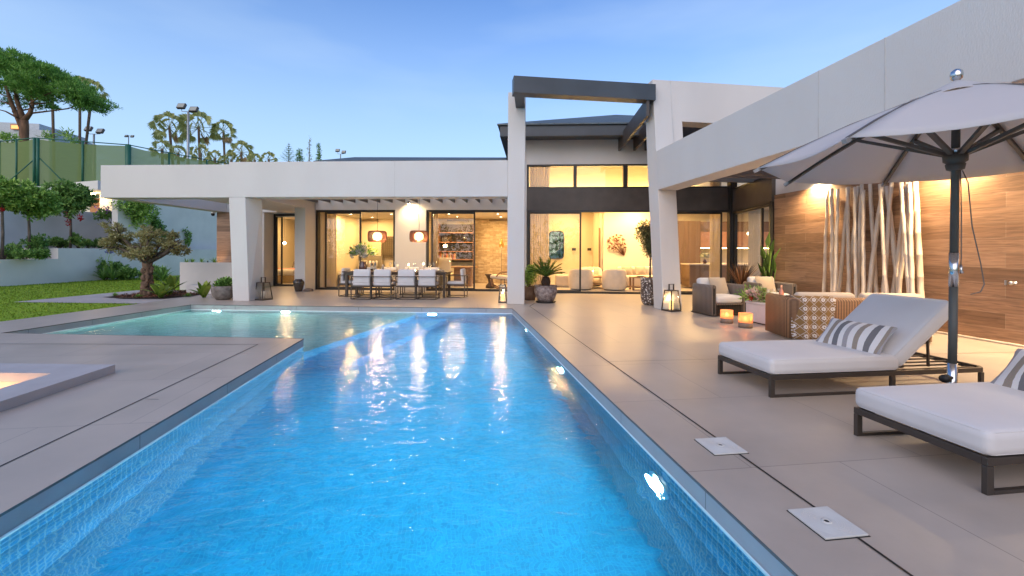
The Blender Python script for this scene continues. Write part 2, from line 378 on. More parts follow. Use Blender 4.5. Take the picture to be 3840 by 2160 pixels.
# shell
ZS = -.50
S1 = B((-2.85, 10.165)); S2 = B((-3.49, 6.385))     # where the shallow shelf ends
g = MB()
def wall(mb, a, b_, z0, z1): mb.add([(a[0], a[1], z1), (b_[0], b_[1], z1), (b_[0], b_[1], z0), (a[0], a[1], z0)], [(0, 1, 2, 3)])
wall(g, S1, PFR, ZF, ZW - .03) if False else wall(g, PFR, S1, ZF, ZW - .03)
wall(g, DC, (XL, YN, 0), ZF, ZW - .03); wall(g, (XL, YN, 0), (XR, YN, 0), ZF, ZW - .03); wall(g, (XR, YN, 0), PFR, ZF, ZW - .03)
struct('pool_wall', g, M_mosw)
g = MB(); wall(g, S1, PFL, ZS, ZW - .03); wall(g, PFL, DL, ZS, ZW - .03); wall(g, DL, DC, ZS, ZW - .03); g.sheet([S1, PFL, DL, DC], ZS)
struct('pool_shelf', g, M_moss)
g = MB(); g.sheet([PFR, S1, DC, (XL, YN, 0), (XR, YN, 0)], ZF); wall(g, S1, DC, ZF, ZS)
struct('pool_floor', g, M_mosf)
g = MB(); g.prism([(DC[0] + .01, DC[1] + .02), (DC[0] + .75, DC[1] - .13), (S1[0] + .75, S1[1] - .18), (S1[0] + .01, S1[1] - .04)], ZF, -.92)
struct('pool_step', g, brickmat('step_mosaic', 'floor', (.004, .22, .46), (.01, .30, .56), (.03, .34, .56), .03, .03, .0025, rough=.35, offset=0, bump=.1, noise=.2, nscale=2.2, wobble=.012))
# water
def watermat():
    m, nt, b = nodes('pool_water'); L = nt.links.new; nt.nodes.remove(b)
    tc = nt.nodes.new('ShaderNodeTexCoord'); mp = nt.nodes.new('ShaderNodeMapping'); mp.inputs['Scale'].default_value = (1, 1.6, 1); L(tc.outputs['Object'], mp.inputs[0])
    n1 = nt.nodes.new('ShaderNodeTexNoise'); n1.inputs['Scale'].default_value = 5.5; n1.inputs['Detail'].default_value = 3.5; n1.inputs['Roughness'].default_value = .55; n1.inputs['Distortion'].default_value = .5; L(mp.outputs[0], n1.inputs[0])
    bp = nt.nodes.new('ShaderNodeBump'); bp.inputs['Strength'].default_value = .36; bp.inputs['Distance'].default_value = .04; L(n1.outputs[0], bp.inputs['Height'])
    n2 = nt.nodes.new('ShaderNodeTexNoise'); n2.inputs['Scale'].default_value = 3.6; n2.inputs['Detail'].default_value = 1.5; n2.inputs['Distortion'].default_value = .6; L(mp.outputs[0], n2.inputs[0])
    b2 = nt.nodes.new('ShaderNodeBump'); b2.inputs['Strength'].default_value = .36; b2.inputs['Distance'].default_value = .045; L(n2.outputs[0], b2.inputs['Height'])
    t = nt.nodes.new('ShaderNodeBsdfRefraction'); t.inputs['IOR'].default_value = 1.33; t.inputs['Roughness'].default_value = .0; t.inputs[0].default_value = (.72, .95, 1, 1); L(b2.outputs[0], t.inputs['Normal'])
    gl = nt.nodes.new('ShaderNodeBsdfGlossy'); gl.inputs['Roughness'].default_value = .07; L(bp.outputs[0], gl.inputs['Normal'])
    fo = schlick(nt, .02, bp.outputs[0])
    mx = nt.nodes.new('ShaderNodeMixShader'); L(fo, mx.inputs[0]); L(t.outputs[0], mx.inputs[1]); L(gl.outputs[0], mx.inputs[2]); L(mx.outputs[0], nt.nodes['Material Output'].inputs[0])
    return m
M_water = watermat()
# the body of water: rippled surface on top, clear sides, a faint scatter inside that carries the lamps' glow
g = MB(); g.prism([PFR, PFL, DL, DC, (XL, YN, 0), (XR, YN, 0)], ZF - .02, ZW); wo = struct('pool_water', g, M_water)
m, nt, b = nodes('water_side'); nt.nodes.remove(b); tsp = nt.nodes.new('ShaderNodeBsdfTransparent'); nt.links.new(tsp.outputs[0], nt.nodes['Material Output'].inputs[0]); wo.data.materials.append(m)
for mm_ in (M_water, m):
    v_ = mm_.node_tree.nodes.new('ShaderNodeVolumePrincipled'); v_.inputs['Density'].default_value = .035; v_.inputs['Color'].default_value = (.28, .80, 1, 1); v_.inputs['Anisotropy'].default_value = .35; mm_.node_tree.links.new(v_.outputs[0], mm_.node_tree.nodes['Material Output'].inputs['Volume'])
for p in wo.data.polygons: p.material_index = 0 if p.normal.z > .5 else 1
# white strip painted as the lit mosaic line where water meets coping
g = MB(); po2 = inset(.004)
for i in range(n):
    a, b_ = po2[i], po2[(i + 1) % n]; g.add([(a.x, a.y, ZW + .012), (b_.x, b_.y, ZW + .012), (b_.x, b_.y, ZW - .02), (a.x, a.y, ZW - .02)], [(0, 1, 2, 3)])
struct('waterline_highlight', g, mat('highlight_white', (.85, .87, .86), .4, var=.02))
# slot drains
g = MB()
def strip(mb, a, b_, w_, z): 
    a = Vector((a[0], a[1], 0)); b_ = Vector((b_[0], b_[1], 0)); d = (b_ - a).normalized(); q = Vector((-d.y, d.x, 0)) * w_ / 2
    mb.add([tuple((p + k).xy) + (z,) for p, k in ((a, -q), (b_, -q), (b_, q), (a, q))], [(0, 1, 2, 3)])
strip(g, (1.87, -3), (1.87, 10.45), .014, .003); strip(g, (1.87, 10.45), B((-.02, 11.2)), .02, .003)
strip(g, (1.877, 5.03), (8.0, 4.88), .007, .003)
strip(g, onZ(967, 1292), (onZ(967, 1292)[0], -3), .012, .003); strip(g, onZ(967, 1292), onZ(0, 1290), .012, .003)
strip(g, onZ(545, 1497), onZ(595, 1499), .006, .003); strip(g, onZ(885, 1325), onZ(930, 1325), .005, .003)
struct('terrace_slot_drain', g, M_black)
# terrace pit
t = thing('fire_pit', 'low grey square rim on the left deck around a sunken seat glowing orange', 'fire pit')
g = MB(); k4 = 4
for i in range(4):
    a, b_, c_, d2 = pit_out[i], pit_out[(i + 1) % 4], pit_in[(i + 1) % 4], pit_in[i]
    g.hexa([(*a, 0.001), (*b_, .001), (*c_, .001), (*d2, .001)], [(*a, .087), (*b_, .087), (*c_, .087), (*d2, .087)])
obj('rim', g, mat('rim_stone', (.42, .40, .39), .55, var=.08, scale=3, bump=.1), t)
g = MB()
for i in range(4): wall(g, pit_in[i], pit_in[(i + 1) % 4], -.42, .0)
g.sheet(pit_in, -.42); obj('basin', g, mat('pit_plaster', (.62, .47, .36), .7, var=.05), t)
pc = Vector((sum(p[0] for p in pit_in) / 4, sum(p[1] for p in pit_in) / 4))
for p, q in ((pit(.9, .55), (0, 0)), (pit(2.2, .55), (0, 0))):
    light('glow', 'POINT', (p[0], p[1], -.22), 9, (1, .50, .22), t, .08)
# lawn, path, soil
g = MB(); g.sheet([B((-60, -20)), B((-9.82, -20)), B((-9.82, 10.27)), B((-60, 10.27))], -.012)
g.sheet([B((-60, 10.27)), B((-13.25, 10.27)), B((-13.25, 13.7)), B((-60, 13.7))], -.012); g.sheet([B((-60, 13.7)), B((-9.82, 13.7)), B((-9.82, 40)), B((-60, 40))], -.012)
struct('lawn', g, M_grass)
g = MB(); g.sheet([B((-13.25, 10.27)), B((-9.82, 10.27)), B((-9.82, 13.7)), B((-13.25, 13.7))], -.004); struct('path', g, M_path)
g = MB(); rnd = random.Random(3); vs = []; fs = []
for i in range(42000):
    U = rnd.uniform(-21, -9.84); V = rnd.uniform(5.5, 21)
    if -13.25 < U and 10.27 < V < 13.7: continue
    if V > 13.7 and U > -12.0: continue
    x, y, z = B((U, V, -.012)); a = rnd.uniform(0, 6.28); hh = rnd.uniform(.018, .04); ww = .006 + .0006 * V
    dx, dy = math.cos(a) * ww, math.sin(a) * ww
    k = len(vs); vs += [(x - dx, y - dy, z), (x + dx, y + dy, z), (x + rnd.uniform(-.02, .02), y + rnd.uniform(-.02, .02), z + hh)]; fs.append((k, k + 1, k + 2))
g.v = vs; g.f = fs; g.sm = [False] * len(fs); struct('grass', g, M_blade, 'stuff')
# behind the camera: garden continues, a hedge line and trees give the panes something to mirror
# ================================================================== the villa
villa = thing('villa', 'modern white single-storey villa with dark steel beams and lit glass doors behind the pool', 'villa')
VW, VF, VL = 14.5, 10.98, 14.1
def vp(name, mb, m, bevel=0.0, label=None, parent=None): return obj(name, mb, m, parent or villa, bevel, label)
# fascia over the dining terrace
g = MB(B); g.box(-8.1, -.72, VF, VF + .5, 2.74, 3.67); vp('fascia', g, M_render, .012)
g = MB(B); g.hexa([(-7.97, VF, 0), (-7.53, VF, 0), (-7.50, 11.48, 0), (-8.0, 11.48, 0)], [(-8.10, VF, 2.738), (-7.65, VF, 2.738), (-7.50, 11.48, 2.738), (-8.0, 11.48, 2.738)])
vp('column', g, M_render, .012)
g = MB(B); g.box(-.72, -.28, VF - .001, VF + .42, 0, 5.4); vp('column', g, M_render, .012)
# open frame roof of the left wing
g = MB(B); g.box(-11.7, -8.102, VF + .02, VF + .42, 2.735, 3.61); g.box(-11.7, -11.3, VF + .42, 15.6, 2.735, 3.61)
g.box(-11.3, -9.4, 15.2, 15.6, 2.735, 3.61); g.box(-9.4, -7.6, VF + .52, 15.85, 2.76, 3.55); vp('roof_frame', g, M_render, .01)
g = MB(B); g.box(-11.66, -10.1, 15.2, 15.35, 0, 2.733); vp('wood_panel', g, M_clad)
g = MB(B); g.box(-10.1, -9.9, 15.25, 15.85, 0, 2.758); g.box(-7.95, -7.59, 13.85, 14.5, 0, 2.99); g.box(-9.9, -7.6, 15.852, 16.1, 2.62, 3.5); g.box(-7.95, -7.6, 14.5, 15.85, 0, 2.757)
vp('wall', g, M_render, .008)
# main facade wall
g = MB(B); g.box(-7.59, -.28, VW, VW + .3, 2.75, 3.62); g.box(-4.8, -3.72, VW, VW + .3, 0, 2.75); g.box(-.6, -.3, VL, VW, 0, 5.07); vp('wall', g, M_render, .006)
# pergola slats over dining
for k in range(16):
    x = 1190.7 + 46.7 * k; U, V, z = onV(x, 760, VW)
    g = MB(B); g.box(U - .02, U + .02, VF + .5, VW, z, z + .24); vp('slat', g, mat('grey_slat', (.10, .095, .09), .5))
# low roofs behind the parapet
g = MB(B); g.box(-7.6, -.3, VW + .3, 21, 3.3, 3.6); g.box(-12, -7.6, 16.1, 21, 3.0, 3.5); vp('flat_roof', g, mat('roof_felt', (.2, .2, .2), .9))
def rv(px, py, V): return onV(px, py, V)
g = MB(B); q = [rv(1175, 612, 13.4), rv(1899, 612, 13.4), rv(1899, 598, 13.4), rv(1175, 603, 13.4), rv(1330, 589, 14.6), rv(1899, 590.5, 14.6)]
g.add(q + [(p[0], 20.0, p[2]) for p in q[4:]], [(0, 1, 2, 3), (3, 2, 5, 4), (4, 5, 7, 6)])
vp('slate_roof', g, M_slate)
# living room block
g = MB(B); g.box(-.3, 6.3, VL, VL + .22, 2.70, 3.41); vp('steel_beam', g, M_dark, .004)
g = MB(B); g.box(-.3, 6.3, VL, VL + .3, 4.19, 5.07); vp('wall', g, M_render)
g = MB(B); g.box(-1.12, 6.6, 13.3, 13.5, 4.90, 5.23); g.box(-1.12, -.95, 13.5, 20, 4.9, 5.23); g.box(-.95, 6.6, 13.5, VL + .02, 4.98, 5.02); vp('eave', g, M_gutter, .004)
ap = onV(2310, 430, 16.0)
g = MB(B); lo = [(-1.2, 13.22, 5.27), (6.7, 13.22, 5.27), (6.7, 20, 5.27), (-1.2, 20, 5.27)]
g.add(lo + [(ap[0], 16.0, ap[2]), (ap[0] + .9, 17.5, ap[2])], [(0, 1, 4), (1, 5, 4), (1, 2, 5), (2, 3, 4, 5), (3, 0, 4)])
g.box(-1.2, 6.7, 13.22, 13.32, 5.232, 5.268); vp('slate_roof', g, M_slate)
# rafters running from the living room to the steel frame
for U, xn in ((2.64, 2424), (3.12, 2438), (3.48, 2450), (3.9, 2470)):
    g = MB(B); g.box(U, U + .07, max(onU(xn, 430, U)[1], 10.35), VL, 4.61, 5.04); vp('rafter', g, M_dark, .003)
# dark steel frame above the pool corner
g = MB(); g.box(1.36, 4.80, 9.80, 10.09, 4.99, 5.375)
gb = MB(B); gb.box(-.52, -.29, 9.93 + .02, VF - .002, 4.992, 5.37); g.add(gb.v, [f for f in gb.f]); vp('steel_beam', g, M_gutter, .004)
# right wing: tapered column, fascia, upper wall
X0, X1 = 4.8, 5.26
def yz(mb, poly, x0, x1):
    n_ = len(poly); vs = [(x0, y, z) for y, z in poly] + [(x1, y, z) for y, z in poly]
    mb.add(vs, [tuple(range(n_ - 1, -1, -1)), tuple(range(n_, 2 * n_))] + [(i, (i + 1) % n_, n_ + (i + 1) % n_, n_ + i) for i in range(n_)])
g = MB(); yz(g, [(9.38, 0), (9.67, 2.82), (9.77, 3.76), (9.98, 5.56), (10.42, 5.56), (10.29, 3.99), (9.85, 0)], X0, X1); vp('column', g, M_render, .01)
g = MB(); yz(g, [(-2.5, 2.82), (9.669, 2.82), (9.765, 3.758), (-2.5, 3.758)], X0 + .0, X1 + .02); vp('fascia', g, M_render, .008)
g = MB(); yz(g, [(9.90, 4.54), (9.98, 5.558), (10.41, 5.558), (10.33, 4.54)], X1, 9.2); yz(g, [(9.77, 3.3), (9.90, 4.54), (10.33, 4.54), (10.2, 3.3)], X1, 5.53)
vp('upper_wall', g, M_render)
g = MB(); g.box(5.5, 9.0, 11.0, 11.1, 3.3, 4.75); vp('steel_beam', g, M_dark)
# side wall of the right wing with planks
g = MB(); g.box(8.12, 8.5, -3, 9.98, 0, 3.62); vp('wall', g, M_render)
g = MB(); g.box(8.085, 8.12, -3, 9.985, 0.0, 2.81); vp('wood_cladding', g, M_clad)
g = MB(); g.box(8.04, 8.085, -3, 9.2, 0, .035); vp('skirting', g, mat('stone_kerb', (.55, .48, .40), .6), .01)
for k in range(16):
    y = 9.42 - .36 * k
    g = MB(); g.box(5.28, 8.12, y - .03, y + .03, 3.12, 3.30); vp('slat', g, M_dark)
for xs in (3070, 3318):
    y = onX(xs, 300, 4.8)[1]; g = MB(); g.box(4.797, 4.8, y - .006, y + .006, 2.821, 3.757); vp('joint', g, mat('joint_line', (.53, .505, .47), .8))
for xs in (1480,):
    u = onV(xs, 680, VF)[0]; g = MB(B); g.box(u - .005, u + .005, VF - .003, VF, 2.741, 3.669); vp('joint', g, mat('joint_line', (.53, .505, .47), .8))
# ---- glazing
def pane(mb_tf, a0, a1, z0, z1, par, m=None):      # pane: thin slab between plan points a0, a1
    a0 = Vector(a0); a1 = Vector(a1); d = (a1 - a0).normalized(); q = Vector((-d.y, d.x)) * .006
    g = MB(mb_tf); g.hexa([(*(a0 - q), z0), (*(a1 - q), z0), (*(a1 + q), z0), (*(a0 + q), z0)], [(*(a0 - q), z1), (*(a1 - q), z1), (*(a1 + q), z1), (*(a0 + q), z1)])
    # one-sided sheet is enough for thin glass
    g = MB(mb_tf); g.add([(*a0, z0), (*a1, z0), (*a1, z1), (*a0, z1)], [(0, 1, 2, 3)])
    return obj('pane', g, m or M_glass, par)
def framed(tf, a0, a1, z0, z1, par, w_=.06, dpt=.09, name='frame'):
    a0 = Vector(a0); a1 = Vector(a1); d = (a1 - a0).normalized(); g = MB(tf); L_ = (a1 - a0).length
    for (s0, s1, q0, q1) in ((0, w_, z0, z1), (L_ - w_, L_, z0, z1), (w_, L_ - w_, z0, z0 + w_), (w_, L_ - w_, z1 - w_, z1)):
        p, q = a0 + d * s0, a0 + d * s1; nn = Vector((-d.y, d.x)) * dpt / 2
        g.hexa([(*(p - nn), q0), (*(q - nn), q0), (*(q + nn), q0), (*(p + nn), q0)], [(*(p - nn), q1), (*(q - nn), q1), (*(q + nn), q1), (*(p + nn), q1)])
    return obj(name, g, M_frame, par, .003)
def door_set(tf, a0, a1, z1, leaves, parent=villa, outer=.07, name='sliding_door'):
    # an opening with an outer frame and several leaves (s0, s1, depth offset)
    base = framed(tf, a0, a1, 0, z1, parent, outer, .16, name); a0 = Vector(a0); a1 = Vector(a1); d = (a1 - a0).normalized(); nn = Vector((-d.y, d.x))
    for s0, s1, off in leaves:
        p = a0 + d * s0 + nn * off; q = a0 + d * s1 + nn * off
        framed(tf, p, q, .045, z1 - outer, base, .055, .045); pane(tf, p + d * .05, q - d * .05, .09, z1 - outer - .05, base)
    return base
Ux = lambda x, y=950, V=VW: onV(x, y, V)[0]
# dining windows 1 and 2, bedroom, living, kitchen corner
u0 = -7.59; door_set(B, (u0, VW + .12), (-4.80, VW + .12), 2.75, [(.22, Ux(1347) - u0, .03), (Ux(1336) - u0, 2.70, -.04)] if False else [(.30, Ux(1350) - u0, -.02)])
u0 = -3.72; door_set(B, (u0, VW + .12), (-.34, VW + .12), 2.75, [(.16, Ux(1780) - u0, -.02)])
b0 = -9.9; bt = onV(1040, 803, 15.85)[2]; door_set(B, (b0, 15.9), (-7.97, 15.9), bt, [(.06, onV(1056, 950, 15.9)[0] - b0 + .05, -.02)])
l0 = -.28; door_set(B, (l0, VL + .08), (6.2, VL + .08), 2.70, [(.05, Ux(2180, 950, VL) - l0, -.02), (Ux(2555, 950, VL) - l0 - .8, Ux(2712, 950, VL) - l0, .02)], outer=.06)
# clerestory
base = framed(B, (-.30, VL + .1), (6.2, VL + .1), 3.41, 4.19, villa, .055, .14, 'clerestory_window')
for xa, xb in ((2151, 2163), (2338, 2354)):
    ua, ub = onV(xa, 660, VL + .03)[0], onV(xb, 660, VL + .03)[0]; g = MB(B); g.box(ua, ub, VL + .02, VL + .17, 3.465, 4.135); obj('mullion', g, M_frame, base)
g = MB(B); g.box(4.4, 4.5, VL + .02, VL + .17, 3.465, 4.135); obj('mullion', g, M_frame, base)
pane(B, (-.25, VL + .12), (6.15, VL + .12), 3.46, 4.14, base)
# corner post and angled side glazing
Q0 = Vector(B((6.24, 14.02))[:2]); Q1 = Vector((8.09, 9.99)); dq = (Q1 - Q0).normalized()
g = MB(B); g.box(6.10, 6.32, 13.94, 14.14, 0, 5.0); vp('corner_post', g, M_frame, .004)
base = framed(A, Q0 + dq * .05, Q1 - dq * .03, 0, 2.66, villa, .07, .16, 'sliding_door')
LQ = (Q1 - Q0).length; 
sx_ = None
for k in range(200):           # where the leaf edge at picture column 2856 falls on this wall
    p = Q0 + dq * LQ * k / 200
    v = Vector((p.x * _c - p.y * _s, p.x * _s + p.y * _c))
    if CX + CF * v.x / v.y > 2856: sx_ = LQ * k / 200; break
framed(A, Q0 + dq * .15, Q0 + dq * (sx_ + .05), .045, 2.60, base, .06, .05); pane(A, Q0 + dq * .2, Q0 + dq * sx_, .09, 2.55, base)
framed(A, Q0 + dq * (sx_ + .02), Q1 - dq * .1, .045, 2.60, base, .05, .05)
def along(mb, s0, s1, off, th_, z0, z1):
    nn = Vector((-dq.y, dq.x)); p, q = Q0 + dq * s0 + nn * off, Q0 + dq * s1 + nn * off
    mb.hexa([(*p, z0), (*q, z0), (*(q + nn * th_), z0), (*(p + nn * th_), z0)], [(*p, z1), (*q, z1), (*(q + nn * th_), z1), (*(p + nn * th_), z1)])
g = MB(); along(g, .05, LQ, -.06, .22, 2.662, 3.30); vp('steel_beam', g, M_dark, .004)
base = framed(A, Q0 + dq * .05, Q1 - dq * .03, 3.302, 4.3, villa, .055, .14, 'clerestory_window'); pane(A, Q0 + dq * .1, Q1 - dq * .08, 3.35, 4.25, base)
# ---- interior shell (rooms are seen through the glass)
def room(u0, u1, v0, v1, z1, back=M_int, left=M_int, right=M_int, floor=True):
    g = MB(B); g.box(u0 - .1, u0, v0, v1, 0, z1); vp('inner_wall', g, left)
    g = MB(B); g.box(u1, u1 + .1, v0, v1, 0, z1); vp('inner_wall', g, right)
    g = MB(B); g.box(u0 - .1, u1 + .1, v1, v1 + .1, 0, z1); vp('inner_wall', g, back)
    g = MB(B); g.box(u0 - .1, u1 + .1, v0, v1 + .1, z1, z1 + .12); vp('ceiling', g, M_intc)
    if floor: g = MB(B); g.box(u0, u1, v0, v1, -.02, .008); vp('floor', g, M_infl)
M_olive = mat('olive_paint', (.30, .24, .13), .7, var=.05, scale=1)
M_brown = mat('brown_cabinet', (.17, .105, .06), .4, var=.08, scale=2, stretch=(1, 1, .2))
room(-10.9, -7.97, 16.05, 19.6, 2.73, back=M_olive)
room(-7.55, -4.25, VW + .31, 18.3, 2.74)
room(-4.1, -.35, VW + .31, 18.3, 2.74)
room(-.22, 8.9, VL + .24, 20.2, 4.9) if False else None
# living room: lower ceiling with a light cove above it, tall strip along the glass
g = MB(B); g.box(-.34, -.24, VL + .24, 20.2, 0, 4.9); vp('inner_wall', g, M_int)
g = MB(B); g.box(-.34, 11.5, 20.2, 20.3, 0, 3.3); vp('inner_wall', g, M_int)
g = MB(B); g.box(-.34, 11.5, 16.4, 16.5, 3.42, 4.9); vp('inner_wall', g, M_int)
g = MB(B); g.box(-.24, 6.3, VL + .24, 16.5, 4.6, 4.72); vp('ceiling', g, mat('dim_ceiling', (.5, .38, .2), .8))
g = MB(B); g.box(-.24, 11.5, 15.5, 20.2, 3.28, 3.42); vp('ceiling', g, M_intc)
g = MB(B); g.box(-.24, 11.5, VL + .24, 20.2, -.02, .008); vp('floor', g, M_infl)
g = MB(B); g.box(onV(2262, 950, 17.9)[0], 4.9, 17.9, 18.0, 0, 3.28); vp('inner_wall', g, M_int)
ul = onV(2248, 950, 18.0)[0]; g = MB(B); g.box(ul, ul + .25, 18.0, 20.2, 0, 3.28); vp('inner_wall', g, M_int)
g = MB(B); g.box(ul - .04, ul + .02, 17.86, 18.0, 0, 2.35); vp('door_jamb', g, M_brown)
# cove light strip
g = MB(B); g.box(-.1, 6.0, 16.05, 16.25, 3.425, 3.45); vp('cove_light', g, emit('warm_led', (1, .66, .26), 30))
g = MB(B); g.box(4.9, 5.0, 18.0, 20.2, 0, 3.28); vp('inner_wall', g, M_int)
# panelling and patterned wall in the study
g = MB(B); ub = onV(1780, 950, 18.2)[0]; g.box(ub, -.36, 18.22, 18.298, 0, 2.735); vp('patterned_wall', g, M_brickw)
# downlights
M_lamp = emit('lamp_disc', (1, .80, .48), 30)
WARM = (1, .59, .22)
def downlight(U, V, z, e, label, grp='round ceiling downlights indoors', col=WARM, r=.05):
    t = thing('downlight', label, 'downlight', B((U, V, z)), 0, grp)
    g = MB(); g.lathe([(r, 0), (r + .02, 0), (r + .02, -.008), (r, -.008)], n=16); obj('trim_ring', g, mat('white_metal', (.7, .7, .7), .4), t)
    g = MB(); g.lathe([(r, -.002), (r, -.004)], n=16, cap=True); obj('lamp', g, M_lamp, t)
    ld = bpy.data.lights.new('beam', 'AREA'); ld.shape = 'DISK'; ld.size = .12; ld.energy = e * .82; ld.color = col
    o = bpy.data.objects.new('beam', ld); sc.collection.objects.link(o); o.parent = t; o.location = (0, 0, -.02)
    return t
for px, py, V, z, e, lb in ((1315, 797, 16.0, 2.74, 60, 'downlight in the bedroom ceiling near the left glass door'), (1395, 816, 17.4, 2.74, 50, 'downlight deeper in the bedroom over the carved panel'), (1467, 797, 16.0, 2.74, 45, 'downlight in the bedroom ceiling beside the white pier'),
                            (1683, 799, 15.9, 2.74, 50, 'downlight in the study ceiling near the glass'), (1715, 816, 17.2, 2.74, 45, 'downlight in the study ceiling before the shelves'), (1867, 798, 15.9, 2.74, 50, 'downlight in the study ceiling near the patterned wall'), (1878, 815, 17.2, 2.74, 45, 'downlight washing the patterned study wall'),
                            (1088, 822, 17.2, 2.73, 55, 'downlight over the bed behind the left column')):
    q = onV(px, py, V); downlight(q[0], V, z, e, lb)
for U, V, z, e in ((.9, 16.6, 3.278, 120), (2.9, 16.6, 3.278, 150), (1.4, 19, 3.278, 80), (4.0, 17.2, 3.278, 110), (5.9, 16.2, 3.278, 110), (7.2, 16.6, 3.278, 100), (6.4, 18.6, 3.278, 90)):
    downlight(U, V, z, e, 'downlight hidden in the living room and kitchen ceiling')
# outdoor soffit lamps (the glow on the facade and on the planks)
def wall_wash(name, label, p, e, d, parent=None, grp='warm spotlights washing the walls'):
    t = thing(name, label, 'spotlight', p, 0, grp)
    g = MB(); g.lathe([(.045, .07), (.045, 0)], n=14); obj('housing', g, M_dark, t)
    g = MB(); g.lathe([(.04, -.002), (.04, -.006)], n=14, cap=True); obj('lamp', g, emit('lamp_hot', (1, .82, .5), 90), t)
    light('beam', 'SPOT', (0, 0, -.02), e, (1, .70, .38), t, .04, aim(d), 150, blend=.8)
    return t
q = onV(1533, 757, 14.2); wall_wash('spotlight', 'small spotlight between the slats above the white pier', B((q[0], 14.2, 2.93)), 70, (0.25, .6, -1))
q = onX(3052, 690, 7.95); 
for yy, e, lb in ((q[1], 330, 'spotlight glaring at the top of the plank wall left of the parasol'), (6.0, 420, 'spotlight above the bamboo poles hidden by the parasol canopy'), (4.2, 420, 'spotlight above the plank wall right of the parasol pole'), (2.2, 380, 'spotlight above the plank wall beyond the right edge')):
    wall_wash('spotlight', lb, (7.93, yy, 2.98), e * 1.15, (.05, 0, -1))
# ================================================================== pool fittings
M_steel = mat('brushed_steel', (.55, .56, .58), .28, 1.0, var=.06, scale=20)
def pool_light(p, nrm, e, label, col=(.62, .86, 1), zoff=0.0, back=.10):
    t = thing('pool_light', label, 'pool light', p, math.atan2(nrm[1], nrm[0]), 'round lights under the pool water')
    M = Matrix.Rotation(R(90), 4, 'Y')
    def disc(prof):
        g = MB(); g.lathe(prof, n=24); g.v = [tuple(M @ Vector(v)) for v in g.v]; return g
    obj('bezel', disc([(.13, .004), (.13, .03), (.105, .034), (.105, .004)]), M_steel, t)
    obj('lamp', disc([(.104, .012), (.06, .03), (.0, .034)]), emit('pool_lamp', (.80, .95, 1), 30), t)
    ld = bpy.data.lights.new('beam', 'AREA'); ld.shape = 'DISK'; ld.size = .2; ld.energy = e * .9; ld.color = col; ld.spread = R(170)
    o = bpy.data.objects.new('beam', ld); sc.collection.objects.link(o); o.parent = t; o.location = (.06, 0, 0); o.rotation_euler = aim((1, 0, -.12))
    return t
CYAN = (.55, .88, 1)
for (px, py), e, lb in (((1978, 1266), 95, 'pool light on the right pool wall nearest the far corner'), ((2115, 1424), 110, 'pool light in the middle of the right pool wall'), ((2478, 1888), 130, 'largest brightest pool light, on the right pool wall near the skimmer')):
    q = onX(px, py, XR); pool_light((XR - .002, q[1], max(q[2], -.6) - .03), (-1, 0), e, lb, CYAN)
q = onV(1622, 1193, 10.165); x, y, z = B((q[0], 10.16, q[2])); pool_light((x, y, -.33), (-math.sin(-PH), -math.cos(PH)) if False else (sP, -cP), 120, 'pool light in the far pool wall in front of the dining table', CYAN)
for px, lb in ((818, 'pool light on the shallow shelf, left one by the column'), (1076, 'pool light on the shallow shelf, right one')):
    q = onV(px, 1177, 10.165); x, y, z = B((q[0], 10.16, -.27)); pool_light((x, y, -.27), (sP, -cP), 80, lb, (1, 1, .72))
for y, lb in ((0.0, 'pool light on the left pool wall under the deck'),):
    pool_light((XL + .002, y, -.5), (1, 0), 110, lb, CYAN)
pool_light((XR - .002, .1, -.5), (-1, 0), 120, 'pool light on the right pool wall below the frame edge', CYAN)
# return nozzle and skimmer mouth
q = onX(2497, 1818, XR)
g = MB(); g.lathe([(.0, .012), (.035, .012), (.05, 0)], n=18); g.v = [tuple(Matrix.Rotation(R(-90), 4, 'Y') @ Vector(v)) for v in g.v]
tag(obj('return_nozzle', g, mat('white_plastic', (.8, .8, .78), .35)), 'white round return nozzle beside the brightest pool light', 'pool nozzle', loc=(XR, q[1], -.25))
q = onX(2712, 1962, XR); y1 = q[1]
t = thing('skimmer', 'rectangular skimmer opening in the right pool coping near the frame bottom', 'pool skimmer', (XR - .004, y1 - .2, -.1))
g = MB(); g.box(0, .003, -.2, .2, -.09, .03); obj('mouth', g, M_black, t)
g = MB(); g.box(-.006, .006, -.22, -.2, -.1, .04); g.box(-.006, .006, .2, .22, -.1, .04); g.box(-.006, .006, -.2, .2, .03, .04); obj('surround', g, mat('white_plastic', (.8, .8, .78), .35), t)
# square skimmer lids
def lid(pts, label):
    P_ = [Vector(onZ(*p)) for p in pts]; c = sum(P_, Vector()) / 4; a = math.atan2((P_[1] - P_[0]).y, (P_[1] - P_[0]).x); s_ = (P_[1] - P_[0]).length / 2
    s2 = (P_[2] - P_[1]).length / 2; s_ = (s_ + s2) / 2
    t = thing('pool_service_lid', label, 'floor lid', (c.x, c.y, 0), 0, 'square lids set into the right terrace edge')
    M_ = mat('off_white_plastic', (.60, .60, .56), .4, var=.04, scale=8)
    g = MB(); g.box(-s_, s_, -s_, s_, .001, .010); obj('plate', g, M_, t, .002)
    for k in range(7):
        r = s_ * (.40 + .085 * k); g = MB(); g.lathe([(r, .0101), (r + .003, .0118), (r + .006, .0101)], n=48); obj('ridge', g, M_, t)
    g = MB(); g.lathe([(s_ * .2, .0102), (s_ * .2, .013), (s_ * .12, .0135), (s_ * .11, .0105)], n=24); obj('finger_ring', g, M_, t)
    g = MB(); g.lathe([(s_ * .10, .0104), (.0, .0106)], n=20); obj('finger_hole', g, M_black, t)
    g = MB(); g.box(-s_ - .006, s_ + .006, -s_ - .006, s_ + .006, .0005, .0012); obj('gap', g, M_black, t)
    return t
